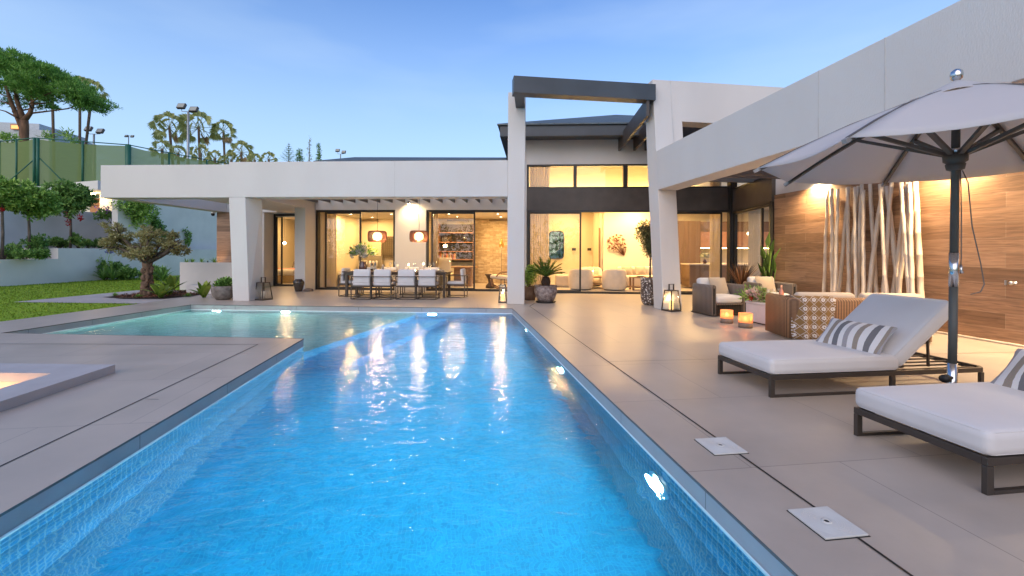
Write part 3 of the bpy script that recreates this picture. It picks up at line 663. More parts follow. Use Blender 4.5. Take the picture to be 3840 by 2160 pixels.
lid([(2606.9, 1649.2), (2721.5, 1643.3), (2800.4, 1701.6), (2684.4, 1707.6)], 'far one of two white square lids beside the pool')
lid([(2952.8, 1914.9), (3095.9, 1904.3), (3264.2, 2014.3), (3100.5, 2025.6)], 'near, larger looking one of two white square lids beside the pool')
# ================================================================== terrace furniture
M_cush = mat('white_outdoor_fabric', (.61, .595, .585), .85, var=.03, scale=3, bump=.12, bscale=260, sheen=.2)
M_cush2 = mat('beige_linen', (.42, .34, .25), .85, var=.05, scale=3, bump=.12, bscale=240, sheen=.2)
M_bronze = mat('bronze_grey_metal', (.075, .062, .052), .38, .5, var=.12, scale=6)
def UV(px, py, z=0.0):
    p = onZ(px, py, z); return (p[0] * cP + p[1] * sP, -p[0] * sP + p[1] * cP)
def weave(name, col, sc_=150.0, c2=None, horiz=False):
    if name in MATS: return MATS[name]
    m, nt, b = nodes(name); L = nt.links.new
    tc = nt.nodes.new('ShaderNodeTexCoord'); vv = tc.outputs['Object']
    sx = nt.nodes.new('ShaderNodeSeparateXYZ'); L(vv, sx.inputs[0])
    def wave(node_out, k):
        mu = nt.nodes.new('ShaderNodeMath'); mu.operation = 'MULTIPLY'; mu.inputs[1].default_value = k; L(node_out, mu.inputs[0])
        sn = nt.nodes.new('ShaderNodeMath'); sn.operation = 'SINE'; L(mu.outputs[0], sn.inputs[0]); return sn.outputs[0]
    ad = nt.nodes.new('ShaderNodeMath'); L(sx.outputs[0], ad.inputs[0]); L(sx.outputs[1], ad.inputs[1])
    a = wave(ad.outputs[0], sc_); b2 = wave(sx.outputs[2], sc_ * 1.9)
    mm = nt.nodes.new('ShaderNodeMath'); mm.operation = 'MULTIPLY_ADD'; mm.inputs[1].default_value = .35; L(b2, mm.inputs[0]); L(a, mm.inputs[2])
    mr = nt.nodes.new('ShaderNodeMapRange'); mr.inputs['From Min'].default_value = -1.2; mr.inputs['From Max'].default_value = 1.2; L(mm.outputs[0], mr.inputs[0])
    no = nt.nodes.new('ShaderNodeTexNoise'); no.inputs['Scale'].default_value = 12; L(vv, no.inputs[0])
    cr = nt.nodes.new('ShaderNodeMix'); cr.data_type = 'RGBA'; cr.inputs[6].default_value = (*[c * .35 for c in col], 1); cr.inputs[7].default_value = (*(c2 or [c * 1.25 for c in col]), 1)
    L(mr.outputs[0], cr.inputs[0]); L(cr.outputs[2], b.inputs['Base Color']); b.inputs['Roughness'].default_value = .65
    bp = nt.nodes.new('ShaderNodeBump'); bp.inputs['Strength'].default_value = .6; bp.inputs['Distance'].default_value = .006; L(mr.outputs[0], bp.inputs['Height']); L(bp.outputs[0], b.inputs['Normal'])
    MATS[name] = m; return m
M_rattan = weave('taupe_rope_weave', (.17, .135, .11))
M_rattan2 = weave('brown_rope_weave', (.33, .175, .085), 165)
# ---- sun loungers
def stripes():
    m, nt, b = nodes('striped_linen'); L = nt.links.new
    tc = nt.nodes.new('ShaderNodeTexCoord'); sx = nt.nodes.new('ShaderNodeSeparateXYZ'); L(tc.outputs['Object'], sx.inputs[0])
    mr = nt.nodes.new('ShaderNodeMapRange'); mr.inputs['From Min'].default_value = -.34; mr.inputs['From Max'].default_value = .34; L(sx.outputs[1], mr.inputs[0])
    cr = nt.nodes.new('ShaderNodeValToRGB'); cr.color_ramp.interpolation = 'CONSTANT'; W = (.70, .68, .66); G = (.17, .165, .17); T = (.30, .25, .20); G2 = (.34, .32, .32)
    seq = [(0, G2), (.06, T), (.10, W), (.17, G), (.25, W), (.33, T), (.40, W), (.48, G2), (.55, W), (.62, G), (.70, W), (.76, T), (.84, W), (.92, G2)]
    e = cr.color_ramp.elements; e[0].position = 0; e[0].color = (*seq[0][1], 1); e[1].position = seq[1][0]; e[1].color = (*seq[1][1], 1)
    for p, c in seq[2:]: k = e.new(p); k.color = (*c, 1)
    L(mr.outputs[0], cr.inputs[0]); no = nt.nodes.new('ShaderNodeTexNoise'); no.inputs['Scale'].default_value = 180; L(tc.outputs['Object'], no.inputs[0])
    mx = nt.nodes.new('ShaderNodeMix'); mx.data_type = 'RGBA'; mx.blend_type = 'OVERLAY'; mx.inputs[0].default_value = .35; L(cr.outputs[0], mx.inputs[6]); L(no.outputs[1], mx.inputs[7])
    L(mx.outputs[2], b.inputs['Base Color']); b.inputs['Roughness'].default_value = .9
    bp = nt.nodes.new('ShaderNodeBump'); bp.inputs['Strength'].default_value = .2; bp.inputs['Distance'].default_value = .003; L(no.outputs[0], bp.inputs['Height']); L(bp.outputs[0], b.inputs['Normal'])
    return m
M_stripe = stripes()
def piping(t, M, lx, ly, lz, ins=.012, r=.0035):
    for sg in (-1, 1):
        P = []; rc = .045; hx, hy = lx / 2 - ins, ly / 2 - ins
        for cx_, cy_, a0_ in ((hx - rc, hy - rc, 0), (-hx + rc, hy - rc, 90), (-hx + rc, -hy + rc, 180), (hx - rc, -hy + rc, 270)):
            for j in range(5): a = R(a0_ + 22.5 * j); P.append(M @ Vector((cx_ + rc * math.cos(a), cy_ + rc * math.sin(a), sg * (lz / 2 - .014))))
        P.append(P[0]); g = MB(); g.tube(P, r, 6, False); obj('piping', g, M_cush, t)
def lounger(loc, label, rz=0.0):
    t = thing('sun_lounger', label, 'sun lounger', loc, rz, 'white cushioned sun loungers beside the pool')
    Lr, W, H = 2.38, .80, .205; tk = .026
    g = MB(); 
    for y in (0.0, W - .03): g.box(0, Lr - .08, y, y + .03, H - .045, H)
    g.box(0, .03, .03, W - .03, H - .045, H); g.box(Lr - .03, Lr, .08, W - .08, H - .045, H)
    g.bar((Lr - .08, .015, H - .0225), (Lr - .015, .08, H - .0225), .03, .045); g.bar((Lr - .08, W - .015, H - .0225), (Lr - .015, W - .08, H - .0225), .03, .045)
    g.box(1.28, 1.31, .03, W - .03, H - .04, H - .005)
    obj('frame', g, M_bronze, t, .003)
    for y in (0.0, W - .03):
        g = MB(); g.box(.0, .045, y, y + .03, 0, H - .046); g.box(1.27, 1.315, y, y + .03, 0, H - .046); g.box(.045, 1.27, y, y + .03, .0, .022); obj('leg_loop', g, M_bronze, t, .003)
        g = MB(); g.box(Lr - .10, Lr - .06, y, y + .03, 0, H - .046); obj('leg', g, M_bronze, t, .003)
    g = MB()
    for k in range(6): yy = .1 + .12 * k; g.box(1.35, Lr - .03, yy, yy + .018, H - .03, H - .015)
    obj('slat_bed', g, M_bronze, t)
    ang = R(40)
    for y in (.14, W - .16):
        g = MB(); g.bar((1.42, y, H), (1.42 + .78 * math.cos(ang), y, H + .78 * math.sin(ang)), .02, .02); g.bar((1.85, y, H - .01), (1.42 + .55 * math.cos(ang), y, H + .55 * math.sin(ang)), .018, .018); obj('backrest_stay', g, M_bronze, t)
    g = MB(); g.cushion((.68, W / 2, H + .075), (1.36, W + .02, .15), .045, .012, seg=6); obj('mattress', g, M_cush, t); piping(t, Matrix.Translation((.68, W / 2, H + .075)), 1.36, W + .02, .15)
    cl = .86; c = Vector((1.36, W / 2, H + .015)) + Vector((math.cos(ang), 0, math.sin(ang))) * cl / 2 + Vector((-math.sin(ang), 0, math.cos(ang))) * .075
    g = MB(); g.cushion(tuple(c), (cl, W + .02, .15), .05, .014, Matrix.Rotation(-ang, 3, 'Y'), seg=6); obj('back_cushion', g, M_cush, t); piping(t, Matrix.Translation(c) @ Matrix.Rotation(-ang, 4, 'Y'), cl, W + .02, .15)
    return t
lounger((2.885, 3.595, 0), 'sun lounger with raised back and striped pillow, left of the parasol pole')
lounger((2.905, 1.99, 0), 'sun lounger nearest the camera, cut off by the right edge')
def pillow(name, label, cat, loc, dim, mt, rot, grp=None, puff=.055, r=.03):
    g = MB(); g.cushion((0, 0, 0), dim, min(r, dim[2] * .48), puff, None, 7, .75)
    o = obj(name, g, mt); tag(o, label, cat, grp, loc); o.rotation_euler = rot; return o
pillow('striped_pillow', 'striped grey and white pillow leaning on the far lounger backrest', 'pillow', (2.885 + 1.24, 3.595 + .37, .475), (.37, .66, .05), M_stripe, (R(0), R(-46), R(9)), 'striped grey and white pillows')
pillow('striped_pillow', 'striped grey and white pillow on the near lounger at the right edge', 'pillow', (2.905 + 1.18, 1.99 + .42, .475), (.37, .66, .05), M_stripe, (R(0), R(-50), R(-6)), 'striped grey and white pillows')
# ---- parasol
def parasol():
    cl, cz = 3.58, 3.50
    X = cl * _c + cz * _s; Y = -cl * _s + cz * _c
    t = thing('parasol', 'large light grey parasol on a dark pole between the two sun loungers', 'parasol', (X, Y, 0))
    lean = Vector((.012, 0, 1)); Z = lambda z: (lean.x * (z - 1.2), 0, z)
    Mg = mat('grey_pole', (.075, .078, .072), .6, .0, var=.1); Ms = mat('polished_steel', (.6, .61, .62), .2, 1.0, var=.05)
    g = MB(); g.box(-.3, .3, -.3, .3, 0.001, .05); obj('base_plate', g, M_bronze, t, .01)
    for nm, z0, z1, r, mt in (('pole_sleeve', .05, .44, .032, Ms), ('lower_pole', .44, 1.06, .028, Mg), ('pole_joint', 1.06, 1.335, .031, Ms), ('upper_pole', 1.335, 2.68, .027, Mg)):
        g = MB(); g.tube([Z(z0), Z(z1)], r, 16); obj(nm, g, mt, t)
    g = MB(); g.tube([(-.04, -.02, .33), (-.10, -.03, .33)], [.012, .012], 8); g.tube([(-.10, -.03, .33), (-.145, -.035, .33)], [.034, .03], 10); obj('clamp_knob', g, M_black, t)
    zr, za, r8 = 2.12, 2.69, 1.41; M_rib = mat('rib_bronze', (.10, .085, .07), .55)
    g = MB(); g.lathe([(.036, 0), (.055, .01), (.062, .05), (.055, .06), (.075, .075), (.078, .13), (.05, .14), (.038, .14)], Z(2.0), 18); obj('runner_hub', g, mat('hub_plastic', (.07, .065, .055), .5), t)
    g = MB(); g.lathe([(.04, .0), (.06, .02), (.06, .04), (.04, .05)], Z(2.13), 18); obj('hub_ring', g, Ms, t)
    g = MB(); g.lathe([(.018, 0), (.018, .03), (.035, .045), (.042, .075), (.036, .105), (.018, .122), (0, .125)], Z(2.70), 16); obj('finial', g, Ms, t)
    cx_, cy_ = Z(2.5)[0], 0
    a0 = R(22.5) - YAW
    tips = [Vector((cx_ + r8 * math.cos(a0 + k * math.pi / 4), r8 * math.sin(a0 + k * math.pi / 4), zr)) for k in range(8)]
    top = Vector((cx_, 0, za))
    def canopy(u, k, s_):      # u: 0 centre..1 rim along panel k, s_ 0..1 across
        a = top.lerp(tips[k], u); b_ = top.lerp(tips[(k + 1) % 8], u); p = a.lerp(b_, s_)
        sag = math.sin(math.pi * s_) * u; bow = math.sin(math.pi * u) * .045
        p.z += bow - .035 * sag; inn = (Vector((cx_, 0, p.z)) - p) * .045 * sag * u; return p + inn
    nu, ns = 10, 8
    g = MB(); vs = []; fs = []
    for k in range(8):
        b0 = len(vs)
        for i in range(nu + 1):
            for j in range(ns + 1): vs.append(tuple(canopy(.06 + .94 * i / nu, k, j / ns)))
        for i in range(nu):
            for j in range(ns): q = b0 + i * (ns + 1) + j; fs.append((q, q + ns + 1, q + ns + 2, q + 1))
    g.add(vs, fs, True)
    m, nt, b = nodes('parasol_canvas'); b.inputs['Base Color'].default_value = (.68, .70, .72, 1); b.inputs['Roughness'].default_value = .9
    tr = nt.nodes.new('ShaderNodeBsdfTranslucent'); tr.inputs[0].default_value = (.78, .68, .60, 1); mx = nt.nodes.new('ShaderNodeMixShader'); mx.inputs[0].default_value = .42
    nt.links.new(b.outputs[0], mx.inputs[1]); nt.links.new(tr.outputs[0], mx.inputs[2]); nt.links.new(mx.outputs[0], nt.nodes['Material Output'].inputs[0])
    nz = nt.nodes.new('ShaderNodeTexNoise'); nz.inputs['Scale'].default_value = 3.5; nz.inputs['Detail'].default_value = 6
    tcx = nt.nodes.new('ShaderNodeTexCoord'); nt.links.new(tcx.outputs['Object'], nz.inputs[0]); bpx = nt.nodes.new('ShaderNodeBump'); bpx.inputs['Strength'].default_value = .25; bpx.inputs['Distance'].default_value = .05
    nt.links.new(nz.outputs[0], bpx.inputs['Height']); nt.links.new(bpx.outputs[0], b.inputs['Normal'])
    o = obj('canopy', g, m, t)
    so = o.modifiers.new('cloth', 'SOLIDIFY'); so.thickness = .004
    g = MB(); vs = [(cx_, 0, za + .05)]; fs = []
    for ri in range(1, 5):
        for k in range(48):
            a = a0 + k * math.pi / 24; rr = .09 * ri * (1 - .04 * abs(math.sin(4 * (a - a0)))); vs.append((cx_ + rr * math.cos(a), rr * math.sin(a), za + .05 - .185 * (rr / .36) + (.02 * abs(math.sin(4 * (a - a0))) if ri == 4 else 0)))
    for k in range(48): fs.append((0, 1 + k, 1 + (k + 1) % 48))
    for ri in range(3):
        for k in range(48): fs.append((1 + ri * 48 + k, 1 + (ri + 1) * 48 + k, 1 + (ri + 1) * 48 + (k + 1) % 48, 1 + ri * 48 + (k + 1) % 48))
    g.add(vs, fs, True); o = obj('vent_cap', g, m, t); so = o.modifiers.new('cloth', 'SOLIDIFY'); so.thickness = .004
    for k in range(8):
        g = MB(); pts = [canopy(u, k, 0) - Vector((0, 0, .018)) for u in (.03, .25, .5, .75, .99)]
        for a, b_ in zip(pts[:-1], pts[1:]): g.bar(a, b_, .026, .036)
        rb = obj('rib', g, M_rib, t)
        g = MB(); e = canopy(1.0, k, 0); d = (pts[-1] - pts[-2]).normalized(); g.bar(pts[-1] - d * .01, pts[-1] + d * .05, .03, .03); obj('rib_tip', g, mat('grey_plastic', (.25, .24, .23), .6), rb)
        hub = Vector((cx_ * .8, 0, 2.125)); md = canopy(.50, k, 0) - Vector((0, 0, .04)); dd = Vector((md.x - hub.x, md.y, 0)).normalized() * .05
        g = MB(); g.bar(hub + dd, md, .032, .028); obj('strut', g, M_rib, t)
    g = MB(); g.tube([(.045, -.01, 2.02), (.055, -.01, 1.7), (.05, -.015, 1.3), (.048, -.01, 1.18)], .004, 5); g.tube([(.05, -.02, 2.0), (.09, -.03, 1.9), (.13, -.03, 1.55), (.20, -.04, 1.25), (.235, -.04, 1.08), (.20, -.04, 1.02), (.12, -.03, 1.0)], .004, 5)
    obj('cord', g, mat('grey_cord', (.13, .14, .14), .7), t)
    g = MB(); g.tube([(.05, -.012, 1.24), (.052, -.012, 1.20), (.056, -.012, 1.17)], [.008, .011, .017], 8); obj('cord_toggle', g, Ms, t)
    return t
parasol()
# ---- armchairs and sofa with woven shells
def ushell(W, D, H, T, rc):     # U-shaped plan band (arms + back), returns outer and inner plan paths
    def path(w2, y0, y1, r, n_=7):
        P = [(-w2, y0)]
        for k in range(n_ + 1): a = math.pi - k * math.pi / 2 / n_; P.append((-w2 + r + r * math.cos(a), y1 - r + r * math.sin(a)))
        for k in range(n_ + 1): a = math.pi / 2 - k * math.pi / 2 / n_; P.append((w2 - r + r * math.cos(a), y1 - r + r * math.sin(a)))
        P.append((w2, y0)); return P
    return path(W / 2, 0, D, rc), path(W / 2 - T, 0, D - T, max(.02, rc - T))
def shell_mesh(W, D, H, T, rc, z0=.03):
    po_, pi_ = ushell(W, D, H, T, rc); n_ = len(po_); prof = []
    g = MB(); rows = []
    zs_o = [z0, z0 + .02, H - .05, H - .02, H - .005, H]
    def mix(a, b_, k): return (a[0] + (b_[0] - a[0]) * k, a[1] + (b_[1] - a[1]) * k)
    levels = [(0, z0), (0, H - T * .5), (.07, H - T * .25), (.25, H - T * .06), (.5, H), (.75, H - T * .06), (.93, H - T * .25), (1, H - T * .5), (1, z0)]
    vs = []
    for k, z in levels:
        for a, b_ in zip(po_, pi_): q = mix(a, b_, k); vs.append((q[0], q[1], z))
    fs = [(i * n_ + j, i * n_ + j + 1, (i + 1) * n_ + j + 1, (i + 1) * n_ + j) for i in range(len(levels) - 1) for j in range(n_ - 1)]
    m_ = len(levels); fs.append(tuple(i * n_ for i in range(m_))); fs.append(tuple(i * n_ + n_ - 1 for i in range(m_ - 1, -1, -1)))
    fs += [((m_ - 1) * n_ + j, (m_ - 1) * n_ + j + 1, j + 1, j) for j in range(n_ - 1)]
    g.add(vs, fs, False); g.sm = [True] * ((m_ - 1) * (n_ - 1)) + [False] * (len(fs) - (m_ - 1) * (n_ - 1)); return g
def armchair(loc, rz, label):
    t = thing('woven_armchair', label, 'armchair', loc, rz, 'woven armchairs facing the coffee table')
    W, D, H, T = .86, .80, .66, .10
    obj('shell', shell_mesh(W, D, H, T, .20), M_rattan, t)
    for x in (-1, 1):
        g = MB(); xx = x * (W / 2 - T / 2); g.box(xx - .018, xx + .018, -.004, .002, .05, H - .07); obj('arm_gap', g, M_black, t)
    g = MB(); g.box(-W / 2 + T + .01, W / 2 - T - .01, .01, D - T - .02, .235, .275); obj('seat_frame', g, M_rattan, t, .008)
    g = MB()
    for k in range(34): x = -W / 2 + T + .02 + k * (W - 2 * T - .04) / 33; g.box(x - .004, x + .004, .06, .068, .035, .235)
    obj('rope_skirt', g, mat('dark_rope', (.05, .04, .03), .7), t)
    g = MB(); g.box(-W / 2 + .02, W / 2 - .02, .05, D - .05, .012, .03); obj('base_frame', g, M_bronze, t)
    g = MB(); g.cushion((0, .30, .35), (W - 2 * T - .02, .60, .15), .05, .02); obj('seat_cushion', g, M_cush, t)
    g = MB(); g.cushion((-.02, .60, .57), (W - 2 * T - .06, .42, .15), .06, .02, Matrix.Rotation(R(74), 3, 'X')); obj('back_cushion', g, M_cush, t)
    return t
def place_front(px, Y):  # armchair centre front on floor
    return onY(px, 1180, Y)[0]
armchair((5.76, 8.36, 0), R(4), 'woven taupe armchair with white cushions, left one nearest the steel lantern')
armchair((place_front(2910, 8.75), 8.72, 0), R(-9), 'woven taupe armchair with white cushions, right one against the plank wall')
pillow('beige_pillow', 'beige square pillow leaning in the left armchair', 'pillow', (5.80, 8.80, .60), (.42, .42, .05), M_cush2, (R(64), R(0), R(2)), 'beige pillows in the armchairs')
pillow('beige_pillow', 'beige square pillow leaning in the right armchair', 'pillow', (place_front(2910, 8.75) + .06, 9.15, .60), (.42, .42, .05), M_cush2, (R(64), R(0), R(-10)), 'beige pillows in the armchairs')
# sofa, seen from behind
def sofa():
    rz = math.pi + R(-12.5)
    W, D, H, T = 2.06, .80, .665, .12
    t = thing('woven_sofa', 'long woven sofa seen from behind with two white cushions and a throw', 'sofa', (6.23, 6.42, 0), rz)
    obj('shell', shell_mesh(W, D, H, T, .20), M_rattan2, t)
    g = MB(); g.box(-W / 2 + T + .01, W / 2 - T - .01, .01, D - T - .01, .2, .26); obj('seat_frame', g, M_rattan2, t, .01)
    for x in (-.47, .47):
        g = MB(); g.cushion((x, .34, .34), (.86, .62, .16), .05, .02); obj('seat_cushion', g, M_cush, t)
        g = MB(); g.cushion((x, .60, .545), (.86, .38, .16), .07, .02, Matrix.Rotation(R(78), 3, 'X')); obj('back_cushion', g, mat('sand_fabric', (.56, .47, .37), .85, var=.05, scale=4, bump=.1, bscale=200), t)
    return t
sofa_t = sofa()
def throwmat():
    m, nt, b = nodes('patterned_throw'); L = nt.links.new
    uv = nt.nodes.new('ShaderNodeUVMap'); mp = nt.nodes.new('ShaderNodeMapping'); mp.inputs['Rotation'].default_value = (0, 0, R(45)); mp.inputs['Scale'].default_value = (1, 1, 1); L(uv.outputs[0], mp.inputs[0])
    sc1 = nt.nodes.new('ShaderNodeVectorMath'); sc1.operation = 'SCALE'; sc1.inputs['Scale'].default_value = 1 / .095; L(mp.outputs[0], sc1.inputs[0])
    fr = nt.nodes.new('ShaderNodeVectorMath'); fr.operation = 'FRACTION'; L(sc1.outputs[0], fr.inputs[0])
    sb = nt.nodes.new('ShaderNodeVectorMath'); sb.operation = 'SUBTRACT'; sb.inputs[1].default_value = (.5, .5, 0); L(fr.outputs[0], sb.inputs[0])
    s3 = nt.nodes.new('ShaderNodeSeparateXYZ'); L(sb.outputs[0], s3.inputs[0])
    def M(op, a, b_=None, v=None):
        n_ = nt.nodes.new('ShaderNodeMath'); n_.operation = op
        if a is not None: L(a, n_.inputs[0])
        if b_ is not None: L(b_, n_.inputs[1])
        if v is not None: n_.inputs[1].default_value = v
        return n_.outputs[0]
    ax_ = M('ABSOLUTE', s3.outputs[0]); ay_ = M('ABSOLUTE', s3.outputs[1])
    mxm = M('MAXIMUM', ax_, ay_); line = M('GREATER_THAN', mxm, v=.455)
    # dotted lattice
    st = nt.nodes.new('ShaderNodeSeparateXYZ'); L(sc1.outputs[0], st.inputs[0])
    dots = M('GREATER_THAN', M('SINE', M('MULTIPLY', M('ADD', st.outputs[0], st.outputs[1]), v=44.0)), v=-.2)
    latt = M('MULTIPLY', line, dots)
    # flowers in alternate cells
    ck = nt.nodes.new('ShaderNodeTexChecker'); ck.inputs['Scale'].default_value = 1; ck.inputs[1].default_value = (1, 1, 1, 1); ck.inputs[2].default_value = (0, 0, 0, 1); L(sc1.outputs[0], ck.inputs[0])
    ln = nt.nodes.new('ShaderNodeVectorMath'); ln.operation = 'LENGTH'; L(sb.outputs[0], ln.inputs[0])
    an = M('ARCTAN2', s3.outputs[1], s3.outputs[0]); pet = M('MULTIPLY', M('SINE', M('MULTIPLY', an, v=8.0)), v=.07)
    flower = M('LESS_THAN', M('ADD', ln.outputs['Value'], pet), v=.30); core = M('GREATER_THAN', ln.outputs['Value'], v=.10)
    fl = M('MULTIPLY', M('MULTIPLY', flower, core), ck.outputs['Fac'])
    dot2 = M('MULTIPLY', M('LESS_THAN', ln.outputs['Value'], v=.11), M('SUBTRACT', None, ck.outputs['Fac'])) 
    tot = M('MAXIMUM', latt, fl)
    mx = nt.nodes.new('ShaderNodeMix'); mx.data_type = 'RGBA'; mx.inputs[6].default_value = (.23, .135, .05, 1); mx.inputs[7].default_value = (.66, .63, .62, 1); L(tot, mx.inputs[0]); L(mx.outputs[2], b.inputs['Base Color']); b.inputs['Roughness'].default_value = .95
    return m
def throw():
    # draped over the sofa back at its left end (seen from behind): path over the back's cross-section
    rz = math.pi + R(-12.5); M = Matrix.Translation((6.23, 6.42, 0)) @ Matrix.Rotation(rz, 4, 'Z')
    prof = [(.655, .50), (.66, .60), (.675, .675), (.72, .687), (.77, .68), (.806, .645), (.812, .55), (.815, .42), (.82, .28), (.825, .14), (.83, .03)]
    xs = [0.98 - .012 * k for k in range(46)]           # local x: +x is the picture's left
    vs = []; uv = []; fs = []; s_ = 0; last = None
    for i, (y, z) in enumerate(prof):
        if last: s_ += math.hypot(y - last[0], z - last[1])
        last = (y, z); hang = max(0, i - 5) / 5
        for j, x in enumerate(xs):
            fold = math.sin(j * .55 + 1.2) * .016 * hang + math.sin(j * .23) * .02 * hang + .012 * hang
            xx = x; yy = y
            if x > .83:      # wrap round the rounded corner of the shell
                k = min(1, (x - .83) / .2); yy = y - .20 * k * k * 1.0; xx = x
            vs.append(tuple(M @ Vector((xx + (.03 * math.sin(i * .9) if j in (0, len(xs) - 1) else 0), yy + fold, z + (.01 * math.sin(j * .4) if i == len(prof) - 1 else 0))))); uv.append((j * .0125, s_))
    n_ = len(xs)
    for i in range(len(prof) - 1):
        for j in range(n_ - 1): fs.append((i * n_ + j, i * n_ + j + 1, (i + 1) * n_ + j + 1, (i + 1) * n_ + j))
    g = MB(); g.add(vs, fs, True); o = obj('throw_blanket', g, throwmat())
    ul = o.data.uv_layers.new(name='UVMap')
    for l in o.data.loops: ul.data[l.index].uv = uv[l.vertex_index]
    so = o.modifiers.new('cloth', 'SOLIDIFY'); so.thickness = .008; so.offset = 1
    tag(o, 'ochre and white flower patterned throw hanging over the sofa back', 'blanket')
throw()
# coffee table
t = thing('coffee_table', 'white stone block coffee table between the sofa and the armchairs', 'coffee table', (6.12, 7.36, 0))
Mst = mat('white_stone', (.60, .56, .52), .5, var=.06, scale=4, bump=.05)
g = MB(); g.box(-.44, .44, -.40, .40, .02, .36); obj('block', g, Mst, t, .012); g = MB(); g.box(-.45, .45, -.41, .41, .362, .40); obj('top', g, Mst, t, .006); g = MB(); g.box(-.41, .41, -.37, .37, 0, .019); obj('plinth', g, M_black, t)
M_clear = glassmat('thin_glass', (.93, .95, .95), 1.5, refl=1.6)
M_cork = mat('rose_bottle', (.55, .22, .14), .2, var=.1, spec=.8)
def wineglass(p, label, s=1.0, grp='wine glasses on the coffee table'):
    t = thing('wine_glass', label, 'wine glass', p, 0, grp)
    g = MB(); g.lathe([(.0, .0), (.034 * s, .001), (.034 * s, .003), (.004, .006), (.0035, .09 * s)], n=16); obj('stem', g, M_clear, t)
    g = MB(); g.lathe([(.0035, .09 * s), (.02 * s, .10 * s), (.036 * s, .13 * s), (.038 * s, .16 * s), (.030 * s, .21 * s)], n=16); obj('bowl', g, M_clear, t)
for px, y, lb in ((2882, 7.45, 'left wine glass of three on the white coffee table'), (2902, 7.52, 'middle wine glass of three on the white coffee table'), (2921, 7.62, 'right wine glass on the white coffee table, beside the bottle')):
    q = onY(px, 1115, y); wineglass((q[0], y, .402), lb, 1.15)
q = onY(2930, 1100, 7.5)
t = thing('rose_bottle', 'slim rose champagne bottle on the white coffee table', 'bottle', (q[0], 7.5, .402))
g = MB(); g.lathe([(.0, 0), (.04, .0), (.042, .01), (.042, .17), (.03, .215), (.015, .25), (.0145, .285)], n=18); obj('body', g, M_cork, t)
g = MB(); g.lathe([(.016, .255), (.018, .26), (.018, .315), (.0, .32)], n=14); obj('foil', g, mat('rose_foil', (.6, .33, .22), .3, .6), t)
# candle tumblers
def tumbler(px, py, label, w_):
    p = onZ(px, py); zc = p[0] * _s + p[1] * _c; r = w_ / 2 / CF * zc; h = r * 2.22
    p = (p[0], p[1] + r, 0)
    t = thing('candle_holder', label, 'candle holder', p, 0, 'big amber glass candle holders on the terrace floor')
    m = glassmat('amber_frosted', (.95, .60, .36), 1.45, .25)
    if 'amber_frosted2' not in MATS:
        m2, nt, b = nodes('amber_frosted2'); b.inputs['Base Color'].default_value = (.85, .48, .28, 1); b.inputs['Roughness'].default_value = .35
        tr = nt.nodes.new('ShaderNodeBsdfTranslucent'); tr.inputs[0].default_value = (1, .55, .3, 1); tp = nt.nodes.new('ShaderNodeBsdfTransparent'); tp.inputs[0].default_value = (1, .68, .45, 1)
        a = nt.nodes.new('ShaderNodeMixShader'); a.inputs[0].default_value = .45; c = nt.nodes.new('ShaderNodeMixShader'); c.inputs[0].default_value = .25
        L = nt.links.new; L(b.outputs[0], a.inputs[1]); L(tr.outputs[0], a.inputs[2]); L(a.outputs[0], c.inputs[1]); L(tp.outputs[0], c.inputs[2]); L(c.outputs[0], nt.nodes['Material Output'].inputs[0]); MATS['amber_frosted2'] = m2
    g = MB(); g.lathe([(r, h * .36), (r, h), (r - .006, h), (r - .006, h * .36)], n=32); obj('glass', g, MATS['amber_frosted2'], t)
    g = MB(); g.lathe([(0, 0), (r, 0), (r, h * .358), (r - .01, h * .358), (0, h * .34)], n=32); obj('base', g, mat('taupe_concrete', (.22, .16, .12), .8, var=.12, scale=20, bump=.2), t)
    g = MB(); g.lathe([(0, h * .345), (r * .45, h * .345), (r * .45, h * .60), (0, h * .60)], n=20); obj('candle', g, emit('candle_wax_lit', (1, .50, .16), 5), t)
    g = MB(); g.lathe([(0, h * .60), (.012, h * .64), (.010, h * .70), (0, h * .78)], n=10); obj('flame', g, emit('flame', (1, .72, .35), 120), t)
    light('glow', 'POINT', (0, 0, h * .72), 5, (1, .52, .2), t, .03)
tumbler(2739, 1214, 'lit candle holder, left one in front of the left armchair', 44)
tumbler(2812, 1232, 'lit candle holder, right one in front of the flowers', 49)
